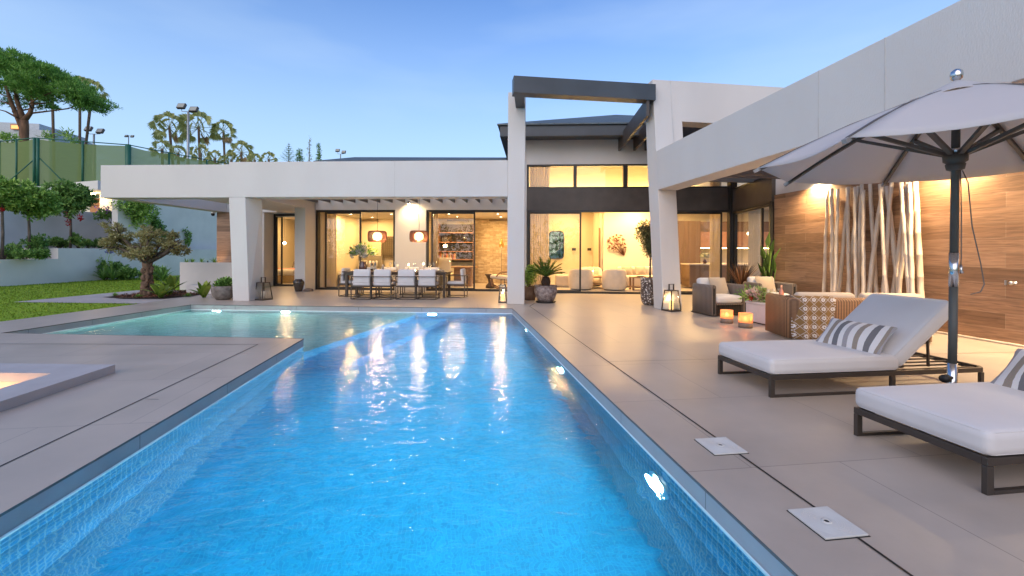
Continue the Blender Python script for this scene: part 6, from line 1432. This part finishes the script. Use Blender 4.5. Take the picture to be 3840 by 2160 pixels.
g = MB(); g.lathe([(.10, 0), (.085, .12), (.035, .22), (.03, .33), (.0, .34)], (0, 0, z_ - .05), 18); obj('shade', g, mat('brass', (.55, .36, .12), .25, 1), t); g = MB(); g.lathe([(0, 0), (.085, .0), (.0, .05)], (0, 0, z_ - .04), 16); obj('bulb', g, emit('bulb', (1, .78, .42), 30), t)
light('glow', 'POINT', (0, -.1, z_ - .1), 14, (1, .62, .28), t, .05)
# living room
def roundchair(px, py, V, rot, label, w_=.86):
    p, k = Pz(px, py, V); t = thing('round_armchair', label, 'armchair', (p[0], p[1], .012), rot, 'round cream armchairs in the living room')
    g = MB(); n_ = 30; lv = [(0.9, .03), (1, .12), (1.03, .4), (.98, .68), (.90, .74)]; vs = []; fs = []
    for s_, z in lv + [(.72, .72), (.70, .42)]:
        for i in range(n_ + 1):
            a = math.pi * (-.22) + math.pi * 1.44 * i / n_; drop = (1 - math.sin(math.pi * min(1, max(0, i / n_)))) ** 2 * .30 * (z > .5); vs.append((w_ / 2 * s_ * math.cos(a), -w_ / 2 * s_ * math.sin(a), z - drop))
    for r_ in range(len(lv) + 1):
        for i in range(n_): q = r_ * (n_ + 1) + i; fs.append((q, q + 1, q + n_ + 2, q + n_ + 1))
    g.add(vs, fs, True); obj('shell', g, M_crm, t); g = MB(); g.lathe([(0, .05), (w_ * .46, .05), (w_ * .47, .25), (w_ * .40, .42), (0, .44)], n=28); obj('seat', g, M_crm, t)
    g = MB(); g.lathe([(0, 0), (w_ * .42, 0), (w_ * .42, .045), (0, .045)], n=24); obj('plinth', g, M_frame, t)
roundchair(2178, 1082, 15.6, PH, 'round cream armchair seen from behind just left of the door frame')
roundchair(2303, 1083, 15.5, PH, 'round cream armchair seen from behind in the open doorway')
roundchair(2217, 1060, 17.3, PH + math.pi, 'round cream armchair facing us, farthest back')
p, k = Pz(2108, 1070, 16.6); t = thing('ottoman', 'cream cube ottoman behind the cycad', 'ottoman', (p[0], p[1], .01), PH); g = MB(); g.cushion((0, 0, .24), (.55, .5, .44), .06, .02); obj('body', g, M_crm, t); g = MB(); g.box(-.24, .24, -.2, .2, 0, .03); obj('plinth', g, M_frame, t)
p, k = Pz(2235, 1075, 16.3); t = thing('low_table', 'low wooden table with a lower shelf between the round armchairs', 'coffee table', (p[0], p[1], .01), PH)
g = MB(); g.box(-.5, .5, -.4, .4, .40, .44); obj('top', g, M_wood, t); g = MB(); g.box(-.46, .46, -.36, .36, .14, .17); obj('shelf', g, M_wood, t)
for x in (-.46, .46):
    for y in (-.36, .36): g = MB(); g.box(x - .03, x + .03, y - .03, y + .03, 0, .399); obj('leg', g, M_wood, t)
p, k = Pz(2223, 1030, 16.2); t = thing('hurricane_candle', 'candle glowing in a glass on the low living room table', 'candle', (p[0], p[1], .452)); g = MB(); g.lathe([(0, 0), (.04, 0), (.04, .16), (0, .16)], n=16); obj('candle', g, emit('candle_wax_glow', (1, .62, .24), 1.3), t); g = MB(); g.lathe([(.09, 0), (.10, .27)], n=22); obj('glass', g, M_clear, t); g = MB(); g.lathe([(0, .16), (.01, .18), (0, .22)], n=8); obj('flame', g, emit('flame', (1, .72, .35), 120), t)
p, k = Pz(2405, 1078, 16.6); t = thing('indoor_sofa', 'cream sofa against the living room wall behind the potted olive', 'sofa', (p[0] + .35, p[1] + .35, .01), PH)
g = MB(); g.cushion((0, 0, .24), (2.1, .9, .40), .08, .02); obj('seat', g, M_crm, t); g = MB(); g.cushion((0, .36, .56), (2.1, .28, .42), .1, .02); obj('backrest', g, M_crm, t)
for x in (-.98, .98): g = MB(); g.cushion((x, 0, .42), (.2, .9, .36), .07, .01); obj('armrest', g, M_crm, t)
for x, lb in ((-.72, 'beige pillow at the left end of the indoor sofa'), (-.2, 'beige pillow in the middle of the indoor sofa')):
    q = Matrix.Rotation(PH, 3, 'Z') @ Vector((x, .05, .62)); pillow('sofa_pillow', lb, 'pillow', tuple(Vector(t.location) + q), (.42, .40, .08), M_cush2, (R(66), 0, PH + R(12)), 'beige pillows on the indoor sofa')
p, k = Pz(2412, 1084, 15.45); t = thing('side_table', 'square wooden side table in front of the indoor sofa', 'side table', (p[0], p[1] + .15, .01), PH)
g = MB(); g.box(-.37, .37, -.28, .28, .43, .46); obj('top', g, M_wood, t); g = MB(); g.box(-.34, .34, -.25, .25, .08, .12); obj('shelf', g, M_wood, t)
for x in (-.34, .34):
    for y in (-.25, .25): g = MB(); g.box(x - .028, x + .028, y - .028, y + .028, 0, .429); obj('leg', g, M_wood, t)
g = MB(); g.lathe([(0, 0), (.08, 0), (.18, .03), (.0, .02)], n=20); tag(obj('dish', g, mat('dark_pot', (.05, .045, .04), .6)), 'dark shallow dish on the wooden side table', 'dish', loc=(p[0] - .05, p[1] + .12, .472))
# wall sculpture, mirror, switches
p, k = Pz(2340, 958, 17.87); t = thing('wall_sculpture', 'bronze branch of round leaves hanging on the living room wall', 'wall art', p, PH)
Mb = mat('bronze_leaf', (.16, .06, .035), .4, .4); g = MB()
leaves_ = [(2282, 902), (2290, 893), (2296, 886), (2302, 903), (2313, 883), (2320, 888), (2308, 897), (2316, 905), (2293, 912), (2331, 897), (2338, 902), (2345, 914), (2300, 922), (2312, 918), (2288, 925), (2296, 930), (2322, 918), (2330, 920), (2343, 925), (2305, 930), (2283, 932), (2310, 893), (2276, 905), (2326, 885)]
for x, y in leaves_: c = ((x - 2340) * k, -.06, (958 - y) * k); g.tube([(0, 0, 0), (c[0] * .5 + .04, -.04, c[2] * .45), c], .007, 4)
obj('stems', g, Mb, t)
for i, (x, y) in enumerate(leaves_):
    c = Vector(((x - 2340) * k, -.07, (958 - y) * k)); g = MB(); a0_ = i * 1.9; vs = [tuple(c)]; fs = []
    for j in range(11): a = a0_ + j * math.pi / 10; vs.append((c.x + .075 * math.cos(a), c.y - .02 * math.sin(j), c.z + .055 * math.sin(a)))
    for j in range(1, 11): fs.append((0, j, j + 1))
    g.add(vs, fs); obj('leaf', g, Mb, t)
a, b2 = onV(2059, 868, 18.9), onV(2113, 970, 18.9)
t = thing('wall_mirror', 'round cornered dark wall mirror on the yellow living room wall', 'mirror', B(((a[0] + b2[0]) / 2, 20.15, 0)), PH); s_ = 20.15 / 18.9; zc_ = 1.32 + ((a[2] + b2[2]) / 2 - 1.32) * s_; w2, h2 = (b2[0] - a[0]) / 2 * s_, (a[2] - b2[2]) / 2 * s_
P_ = []; rcn = .16
for cx_, cy_, a0_ in ((w2 - rcn, h2 - rcn, 0), (-w2 + rcn, h2 - rcn, 90), (-w2 + rcn, -h2 + rcn, 180), (w2 - rcn, -h2 + rcn, 270)):
    for j in range(7): aa = R(a0_ + 15 * j); P_.append((cx_ + rcn * math.cos(aa), cy_ + rcn * math.sin(aa)))
u_ = onV(2086, 950, 20.15)[0]; t.location = B((u_, 20.12, zc_))
g = MB(); n_ = len(P_); g.add([(x, 0, z) for x, z in P_], [tuple(range(n_))[::-1]]); obj('glass', g, mat('mirror_glass', (.20, .25, .20), .03, 1.0, var=.01), t); g = MB(); g.tube([(x, -.01, z) for x, z in P_] + [(P_[0][0], -.01, P_[0][1])], .018, 5, False); obj('rim', g, M_frame, t)
for px, V, lb in ((2210, 20.1, 'small dark wall thermostat in the living room corridor'), (2152, 20.1, 'small dark wall switch left of the door frame')):
    p, k = Pz(px, 935, V); g = MB(); g.box(-.09, .09, -.02, 0, -.06, .06); g.box(-.06, .06, -.026, -.021, -.035, .035); tag(obj('wall_switch', g, mat('dark_switch', (.03, .025, .02), .4)), lb, 'switch', None, p, PH)
# kitchen
a, b2 = onV(2440, 828, 18.6), onV(2627, 1070, 18.6)
t = thing('tall_cabinets', 'tall brown kitchen cabinets left of the corner post', 'cabinet', B((a[0], 18.6, 0)), PH); W_ = b2[0] - a[0]
for i in range(4): g = MB(); g.box(W_ * i / 4 + .004, W_ * (i + 1) / 4 - .004, 0, .6, .1, a[2]); obj('door', g, M_brown, t)
g = MB(); g.box(0, W_, .02, .6, 0, .095); obj('plinth', g, M_black, t)
u0_, u1_ = b2[0] + .01, b2[0] + 4.2
t = thing('kitchen_run', 'kitchen wall units with a lit pinkish splashback behind the corner', 'kitchen units', B((u0_, 18.6, 0)), PH); zz = [onV(2640, y, 18.7)[2] for y in (830, 868, 928, 985)]
for i in range(6): g = MB(); xx = 4.19 * i / 6; g.box(xx + .004, xx + 4.19 / 6 - .004, .22, .6, zz[1], zz[0]); obj('upper_door', g, M_brown, t); g = MB(); g.box(xx + .004, xx + 4.19 / 6 - .004, .22, .6, zz[2], zz[1] - .01); obj('wall_cabinet', g, mat('rose_brown_cabinet', (.42, .22, .13), .5), t); g = MB(); g.box(xx + .004, xx + 4.19 / 6 - .004, 0, .6, .1, zz[3] - .05); obj('base_cabinet', g, mat('rose_brown_cabinet', (.42, .22, .13), .5), t)
g = MB(); g.box(0, 4.19, -.02, .6, zz[3] - .045, zz[3]); obj('worktop', g, mat('pale_worktop', (.6, .52, .42), .3), t); g = MB(); g.box(0, 4.19, .3, .34, zz[2] - .03, zz[2] - .012); obj('led_strip', g, emit('warm_led', (1, .74, .36), 22), t)
a, b2 = onV(2586, 978, 16.4), onV(2655, 1070, 16.4)
t = thing('kitchen_island', 'brown kitchen island with a pale top seen left of the corner post', 'kitchen island', B((a[0], 16.4, 0)), PH)
g = MB(); g.box(0, 3.4, 0, .9, .05, .88); obj('body', g, M_brown, t); g = MB(); g.box(-.03, 3.43, -.03, .93, .885, .93); obj('worktop', g, mat('pale_worktop', (.6, .52, .42), .3), t)
p, k = Pz(2643, 975, 16.6); t = thing('flower_vase', 'red vase of cream flowers on the kitchen island', 'vase', (p[0], p[1], .932)); g = MB(); g.lathe([(0, 0), (.05, 0), (.075, .08), (.045, .15), (.05, .17)], n=16); obj('vase', g, mat('dark_red_glass', (.07, .02, .015), .15, spec=.8), t); bouquet(t, .25, .14, random.Random(2), ((P_wht, 12, .08),), .07, 60)
p, k = Pz(2823, 988, 16.7); t = thing('kitchen_tap', 'arched steel kitchen tap on the island right of the corner post', 'tap', (p[0], p[1], .932)); g = MB(); g.tube([(0, 0, 0), (0, 0, .38), (.04, 0, .46), (.11, 0, .48), (.17, 0, .44), (.19, 0, .32)], .016, 8); obj('spout', g, M_frame, t); g = MB(); g.tube([(0, 0, .05), (-.09, 0, .08)], .01, 6); obj('handle', g, M_frame, t)
p, k = Pz(2820, 876, 16.7); t = thing('linear_pendant', 'glowing tube pendant lamp over the kitchen island', 'pendant lamp', p, PH); g = MB(); g.tube([(-.16, 0, 0), (.16, 0, 0)], .05, 12); obj('tube', g, emit('pendant_tube', (1, .75, .42), 14), t); g = MB(); g.tube([(.06, 0, .05), (.06, 0, 1.2)], .004, 4); obj('cord', g, M_black, t)
for px, lb in ((2818, 'low backed bar stool behind the agave at the kitchen island'), (2846, 'second low backed bar stool at the kitchen island')):
    p, k = Pz(px, 1060, 15.9); t = thing('bar_stool', lb, 'bar stool', (p[0], p[1], .01), PH, 'bar stools at the kitchen island'); g = MB(); g.cushion((0, 0, .65), (.42, .4, .07), .03, .01); obj('seat', g, M_brown, t); g = MB(); g.cushion((0, -.2, .84), (.42, .28, .05), .02, 0, Matrix.Rotation(R(84), 3, 'X')); obj('backrest', g, M_frame, t)
    for x in (-.17, .17):
        for y in (-.16, .16): g = MB(); g.tube([(x, y, .62), (x * 1.2, y * 1.2, 0)], .012, 5); obj('leg', g, M_frame, t)
# ================================================================== beyond the garden: terrain, tennis court fence, trees, floodlights, house
def onD(px, py, D):      # point on a picture ray at depth D in front of the camera
    d = Vector(ray(px, py)); t = D / CF; p = d * t; return (p.x, p.y, p.z + CAM_H)
ZT = 8.48; ZB = 5.22
fe = [onZ(x, y, ZT) for x, y in ((-220, 553), (0, 530), (128.6, 517), (480.7, 543), (633.5, 573), (775, 599), (905, 621))]
fx = [Vector(p).xy for p in fe]
g = MB(); far = [(120, 160), (-260, 160), (-260, fx[0].y - 12)]
pl = [tuple(fx[0] + Vector((.3, -.5))), tuple(fx[2] + Vector((.3, -.5))), tuple(fx[-1] + Vector((.8, -.6)))] + [(60, 200), (-300, 200), (-300, fx[0].y)]
g.prism(pl, -2.5, ZB); struct('terrain', g, mat('garden_slope', (.10, .13, .05), .95, var=.3, scale=1.2, bump=.5, bscale=6))
g = MB(); 
for a, b_ in ((fx[0], fx[2]), (fx[2], fx[-1])):
    d = (b_ - a).normalized(); q = Vector((d.y, -d.x)) * .75; a2, b2 = a + q, b_ + q
    g.hexa([(*a2, -1), (*b2, -1), (*(b2 - q * .3), -1), (*(a2 - q * .3), -1)], [(*a2, ZB + .12), (*b2, ZB + .12), (*(b2 - q * .3), ZB + .12), (*(a2 - q * .3), ZB + .12)])
tag(obj('garden_wall', g, M_render2), 'white retaining wall directly under the green tennis fence', 'garden wall')
t = thing('tennis_fence', 'tall green tennis court fence with windbreak netting on the slope', 'fence')
Mg = mat('dark_green_paint', (.012, .10, .06), .5)
m, nt, b = nodes('green_netting'); b.inputs['Base Color'].default_value = (.22, .28, .09, 1); b.inputs['Roughness'].default_value = .9; L = nt.links.new
tp = nt.nodes.new('ShaderNodeBsdfTransparent'); tl = nt.nodes.new('ShaderNodeBsdfTranslucent'); tl.inputs[0].default_value = (.33, .42, .14, 1); a = nt.nodes.new('ShaderNodeMixShader'); a.inputs[0].default_value = .5; c = nt.nodes.new('ShaderNodeMixShader'); c.inputs[0].default_value = .22
no = nt.nodes.new('ShaderNodeTexNoise'); tc = nt.nodes.new('ShaderNodeTexCoord'); mp = nt.nodes.new('ShaderNodeMapping'); mp.inputs['Scale'].default_value = (.4, .4, 2.4); L(tc.outputs['Object'], mp.inputs[0]); L(mp.outputs[0], no.inputs[0]); mr = nt.nodes.new('ShaderNodeMapRange'); mr.inputs['To Min'].default_value = .05; mr.inputs['To Max'].default_value = .16; L(no.outputs[0], mr.inputs[0]); L(mr.outputs[0], c.inputs[0])
L(b.outputs[0], a.inputs[1]); L(tl.outputs[0], a.inputs[2]); L(a.outputs[0], c.inputs[1]); L(tp.outputs[0], c.inputs[2]); L(c.outputs[0], nt.nodes['Material Output'].inputs[0])
for a, b_ in zip(fx[:-1], fx[1:]):
    n_ = 10; vs = []; fs = []
    for i in range(n_ + 1): p = a.lerp(b_, i / n_); vs += [(p.x, p.y, ZB), (p.x, p.y, ZT - .07 - .10 * math.sin(math.pi * i / n_))]
    for i in range(n_): fs.append((2 * i, 2 * i + 2, 2 * i + 3, 2 * i + 1))
    g = MB(); g.add(vs, fs); obj('net', g, m, t); g = MB(); g.tube([(a.x, a.y, ZT), (b_.x, b_.y, ZT)], .035, 6); obj('rail', g, Mg, t)
for x, y, w_ in ((0, 530, .05), (62, 523, .05), (128.6, 517, .07), (142, 518, .09), (310, 530, .06), (480.7, 543, .16), (633.5, 573, .06), (775, 599, .06), (905, 621, .06)):
    p = onZ(x, y, ZT); 
    g = MB(); g.tube([(p[0], p[1], ZB), (p[0], p[1], ZT + .02)], w_, 8); obj('post', g, Mg, t)
dd = (fx[3] - fx[2]).normalized()
for x, y in ((142, 518), (480.7, 543)):
    p = Vector(onZ(x, y, ZT)); s_ = 1.0 if x < 200 else .45
    for sg in (-1, 1): g = MB(); g.tube([(p.x + dd.x * 1.7 * sg * s_, p.y + dd.y * 1.7 * sg * s_, ZB), (p.x, p.y, ZB + 2.1 * s_)], .035, 6); obj('brace', g, Mg, t)
def flood(xb, yb, yt, lamps, D, label, s_=1.0):
    b0 = Vector(onD(xb, yb, D)); tp_ = Vector(onD(xb - 2, yt, D)); k = D / CF; t = thing('floodlight_mast', label, 'floodlight', (b0.x, b0.y, ZB), -YAW, 'floodlight masts of the tennis court'); o_ = Vector((b0.x, b0.y, ZB)); h = tp_.z - ZB
    Ms_ = mat('galvanised_steel', (.34, .36, .36), .45, .5); g = MB(); g.tube([(0, 0, 0), (0, 0, h)], [.14 * s_, .09 * s_], 8); obj('mast', g, Ms_, t)
    for lx, ly in lamps:
        c = Vector(((lx - xb + 2) * k, 0, h + (yt - ly) * k)); g = MB(); g.tube([(0, 0, h - .02), (c.x * .95, 0, h), (c.x, 0, c.z - .3 * s_)], .035 * s_, 5); obj('arm', g, Ms_, t)
        g = MB(); w_ = .36 * s_; M_ = Matrix.Rotation(R(-28), 3, 'X'); q = MB(); q.box(-w_, w_, -.12 * s_, .12 * s_, -.30 * s_, .26 * s_); g.add([tuple(M_ @ Vector(v) + c) for v in q.v], q.f); lh = obj('lamp_head', g, M_bronze, t, .03 * s_)
        q = MB(); q.box(-w_ * .85, w_ * .85, -.135 * s_, -.121 * s_, -.25 * s_, .21 * s_); g = MB(); g.add([tuple(M_ @ Vector(v) + c) for v in q.v], q.f); obj('lens', g, mat('dull_lens', (.30, .31, .27), .25), lh)
flood(705, 620, 418, ((678, 398), (724, 410)), 40, 'tallest floodlight mast with two lamps in front of the palms')
flood(352, 545, 502, ((330, 483), (374, 491)), 52, 'floodlight mast with two lamps right of the umbrella pine', 1.1)
flood(482, 560, 508, ((472, 510), (494, 511)), 50, 'short mast with a small crossbar above the thick fence post', .5)
flood(1277, 600, 577, ((1264, 564), (1287, 570)), 70, 'far floodlight mast above the villa roof', .9)
# fan palms
def palm_crown(r, R_, nf=26):
    nf = 25
    g = MB(); vs = []; fs = []; st = MB(); dry = MB(); dv = []; df = []
    for i in range(nf):
        a = i * 2.4 + r.uniform(-.3, .3); el = R(-58 + 143 * ((i * 7) % 25) / 24 + r.uniform(-6, 6)); d = Vector((math.cos(a) * math.cos(el), math.sin(a) * math.cos(el), math.sin(el))); L1 = R_ * r.uniform(.56, .66); c = d * L1; st.tube([(0, 0, 0), tuple(c)], R_ * .012, 4, False)
        side = d.cross(Vector((0, 0, 1))).normalized(); up = side.cross(d); d = (d + Vector((0, 0, -.25))).normalized(); up = side.cross(d).normalized(); rl = r.choice((-1, 1)) * r.uniform(.5, 1.5); side = side * math.cos(rl) + up * math.sin(rl); isd = el < R(-48); V_, F_ = (dv, df) if isd else (vs, fs)
        for j in range(15):
            b_ = R(-84 + 12 * j); dl = d * math.cos(b_) + side * math.sin(b_); l = R_ * .44 * (1 - .25 * abs(j - 7) / 7) * r.uniform(.85, 1.1)
            m_ = c + dl * l * .6; e = c + dl * l + Vector((0, 0, -l * .25)); w_ = side * math.cos(b_) * R_ * .038 - d * math.sin(b_) * R_ * .038; k = len(V_)
            V_ += [tuple(c), tuple(m_ + w_), tuple(e), tuple(m_ - w_)]; F_.append((k, k + 1, k + 2, k + 3))
    g.add(vs, fs); dry.add(dv, df); return g, st, dry
def palm(x, yc, yb, rpx, D, label, seed, lean=0, leaves=30):
    r = random.Random(seed); c = Vector(onD(x, yc, D)); k = D / CF; b_ = Vector((onD(x + lean, yb, D)[0], onD(x + lean, yb, D)[1], ZB - .2)); t = thing('fan_palm', label, 'palm tree', tuple(b_), 0, 'fan palms behind the tennis court'); top = c - b_
    g = MB(); g.tube([(0, 0, 0), tuple(top * .5 + Vector((.1, 0, 0))), tuple(top)], [.17, .12, .13], 8); obj('trunk', g, mat('palm_trunk', (.16, .11, .07), .9, var=.3, scale=6), t)
    a, s_, d_ = palm_crown(r, rpx * k, leaves)
    for q in (a, s_, d_): q.v = [tuple(Vector(v) + top) for v in q.v]
    obj('crown', a, L_palm, t); obj('leaf_stalks', s_, L_palm, t); obj('dry_fronds', d_, L_dry, t)
for i, (x, yc, yb, rp_, D, ln, lb) in enumerate(((635, 478, 560, 66, 48, 26, 'tall fan palm left of the tallest floodlight mast'), (745, 478, 590, 70, 50, 4, 'tall fan palm right behind the tallest floodlight mast'), (838, 492, 600, 48, 52, 8, 'tall slender fan palm standing alone right of the mast'), (608, 560, 600, 42, 46, 0, 'low fan palm behind the fence left of the mast'), (668, 574, 610, 34, 45, 0, 'low fan palm just left of the mast foot'), (752, 574, 620, 40, 46, 0, 'low fan palm just right of the mast foot'), (806, 592, 620, 34, 45, 0, 'small low fan palm under the slender palm'), (868, 600, 625, 34, 47, 0, 'low dark fan palm above the parapet corner'), (905, 572, 620, 50, 48, 0, 'broad fan palm above the left parapet corner'), (955, 600, 625, 30, 46, 0, 'small fan palm right of the broad one'), (1008, 598, 625, 34, 50, 0, 'fan palm with spiky silhouette left of the star pine'),
                                             (345, 345, 525, 52, 47, -60, 'fan palm whose crown shows at the right edge of the umbrella pine'), (300, 330, 525, 50, 49, -8, 'fan palm half hidden in the umbrella pine crown'), (196, 350, 520, 30, 48, 6, 'palm with a thin bare trunk under the umbrella pine'))):
    palm(x, yc, yb, rp_, D, lb, 60 + i, ln)
for x, y, s_, lb in ((20, 515, 71, 'low palm bush at the left edge above the fence'), (180, 512, 72, 'small leafy shoot above the fence under the pine'), (248, 500, 73, 'small leafy shoot between the palm trunks'), (272, 530, 74, 'yellow green bush on the fence line')):
    c = onD(x, y + 12, 36); r = random.Random(s_); t = thing('fence_bush', lb, 'bush', c); g = blob_leaves([((0, 0, .2), (.9 if x == 20 else .4, .5, .45))], 260 if x == 20 else 90, .35, .08, r, .6, .6); obj('foliage', g, L_mid, t)
# umbrella pine
D = 40; k = D / CF; b0 = Vector(onD(88, 530, D)); b0.z = ZB - .1; t = thing('umbrella_pine', 'big umbrella pine with a flat dark green crown at the left edge', 'tree', tuple(b0), -YAW)
def pp(x, y, dy=0.0): return ((x - 88) * k, dy, (530 - y) * k + (onD(88, 530, D)[2] - ZB + .1))
g = MB(); z0_ = (0, 0, 0)
g.tube([z0_, pp(92, 480), pp(90, 452)], [.36, .30, .30], 10); g.tube([(-.6, .3, 0), pp(70, 480, .3), pp(48, 420, .2), pp(36, 370, 0), pp(20, 320, 0)], [.26, .22, .18, .14, .09], 8)
g.tube([pp(90, 452), pp(76, 415), pp(62, 375), pp(55, 320)], [.24, .19, .15, .09], 8); g.tube([pp(90, 452), pp(112, 425), pp(122, 390), pp(118, 340)], [.24, .18, .13, .07], 8)
for P_ in ([(122, 390), (150, 370), (190, 340)], [(118, 405), (160, 405), (215, 380), (255, 365)], [(112, 425), (170, 402), (230, 398), (290, 390)], [(48, 420), (20, 395), (-40, 360)], [(62, 440), (10, 415), (-30, 405)], [(36, 380), (-20, 350), (-70, 330)], [(62, 375), (90, 340), (85, 310)], [(76, 415), (105, 385), (75, 360)], [(45, 400), (0, 378), (-30, 372)]):
    g.tube([pp(*P_[0])] + [pp(x, y, random.Random(x).uniform(-1.5, 1.5)) for x, y in P_[1:]], [.09] + [.06] * (len(P_) - 2) + [.03], 6)
obj('trunk', g, M_pbark, t); r = random.Random(77); bl = []
def ytop(x): return 208 + (max(0, x + 20) / 365) ** 2 * 150
for x in range(-170, 345, 17):
    for j in range(3):
        yt_ = ytop(x) + 20; yb_ = min(yt_ + 115, 345 + max(0, x - 130) * .26); y = yt_ + (yb_ - yt_) * (j / 2.0) * r.uniform(.85, 1.0); dy = r.uniform(-4.2, 4.2) * math.sqrt(max(.12, 1 - ((x + 20) / 365) ** 2))
        bl.append((pp(x + r.uniform(-8, 8), y, dy), (r.uniform(.85, 1.25), 1.2, r.uniform(.5, .75))))
    bl.append((pp(x, ytop(x) + 14, r.uniform(-2, 2)), (.9, 1.5, .5)))
obj('crown', blob_leaves(bl, 42000, .34, .07, r, .5, .7, 12, .36, .8), L_pine, t)
# star pine and thin trees above the parapet
c = Vector(onD(1083, 605, 55)); k = 55 / CF; t = thing('star_pine', 'small tiered star pine above the villa parapet', 'tree', (c.x, c.y, ZB - .1), -YAW); zo = c.z - ZB; H_ = 72 * k; g = MB(); g.tube([(0, 0, 0), (0, 0, zo + H_)], [.14, .03], 6); obj('trunk', g, M_bark, t); g = MB(); vs = []; fs = []; r = random.Random(5)
for ti in range(9):
    z = zo + H_ * (.02 + .11 * ti); l = 46 * k * (1 - ti / 9.5) * .75
    for a_ in range(7):
        a = a_ * .898 + ti * .4; d = Vector((math.cos(a), math.sin(a), .28))
        for j in range(9): p = Vector((0, 0, z)) + d * l * j / 9; leaf_quad(vs, fs, p, d + Vector((-math.sin(a), math.cos(a), 0)) * .8, Vector((0, 0, 1)), l * .22, .07); leaf_quad(vs, fs, p, d - Vector((-math.sin(a), math.cos(a), 0)) * .8, Vector((0, 0, 1)), l * .22, .07)
g.add(vs, fs); obj('crown', g, L_dark, t)
for x, yt_, w_, lb, s_ in ((1123, 558, 15, 'dark bushy tree right of the star pine', 1), (1160, 512, 8, 'thin wispy tree above the parapet', 2), (1196, 536, 9, 'narrow upright tree above the parapet', 3)):
    c = Vector(onD(x, 605, 56)); k = 56 / CF; H_ = (605 - yt_) * k; t = thing('narrow_tree', lb, 'tree', (c.x, c.y, ZB - .1), 0, 'narrow trees above the parapet'); zo = c.z - ZB; r = random.Random(s_); g = MB(); g.tube([(0, 0, 0), (0, 0, zo + H_ * .9)], [.1, .03], 6); obj('trunk', g, M_bark, t)
    bl = [((r.uniform(-.3, .3) * w_ * k, 0, zo + H_ * (j + .5) / 7), (w_ * k * (1.15 - j * .1), w_ * k, H_ / 9)) for j in range(7)]; obj('crown', blob_leaves(bl, 500 if s_ != 2 else 150, .22, .07, r, .6, .6), L_dark if s_ != 2 else L_olive, t)
# house on the slope
Dh = 62; a = Vector(onD(-60, 520, Dh)); t = thing('hillside_house', 'white house with a lit orange window behind the umbrella pine', 'house'); g = MB(); 
def hp(x, y, dz=0): p = onD(x, y, Dh + dz); return p
for (x0, x1, y0, dz) in ((-150, 147, 452, 0), (0, 186, 478, -1.5)):
    A0, A1 = hp(x0, y0, dz), hp(x1, y0 + 12, dz); zt_ = A0[2]; g.hexa([(A0[0], A0[1], ZB - 1), (A1[0], A1[1], ZB - 1), (A1[0], A1[1] + 8, ZB - 1), (A0[0], A0[1] + 8, ZB - 1)], [(A0[0], A0[1], zt_), (A1[0], A1[1], zt_ - .4), (A1[0], A1[1] + 8, zt_ - .4), (A0[0], A0[1] + 8, zt_)])
obj('wall', g, mat('grey_white_wall', (.42, .46, .48), .8), t)
g = MB(); A0, A1 = hp(39, 468, -2.0), hp(62, 481, -2.0); g.box(A0[0], A1[0], A0[1] + .1, A0[1] + .3, A1[2], A0[2]); wn_ = obj('window', g, emit('lit_window', (1, .36, .10), 1.2), t); g = MB(); g.box(A0[0] - .15, A1[0] + .15, A0[1] + .15, A0[1] + .35, A1[2] - .1, A0[2] + .15); obj('frame', g, mat('orange_wood_door', (.40, .18, .07), .5), wn_)
# hedge and trees behind the viewpoint, mirrored in the panes
r = random.Random(99); t = thing('hedge', 'tall dark hedge closing the garden behind the viewpoint', 'hedge'); bl = [((x, -16 + r.uniform(-1, 1), 1.6), (2.4, 1.4, 2.4 + r.uniform(-.5, 1.6))) for x in range(-34, 24, 3)]; obj('foliage', blob_leaves(bl, 9000, .5, .2, r, .4, .3), L_dark, t)
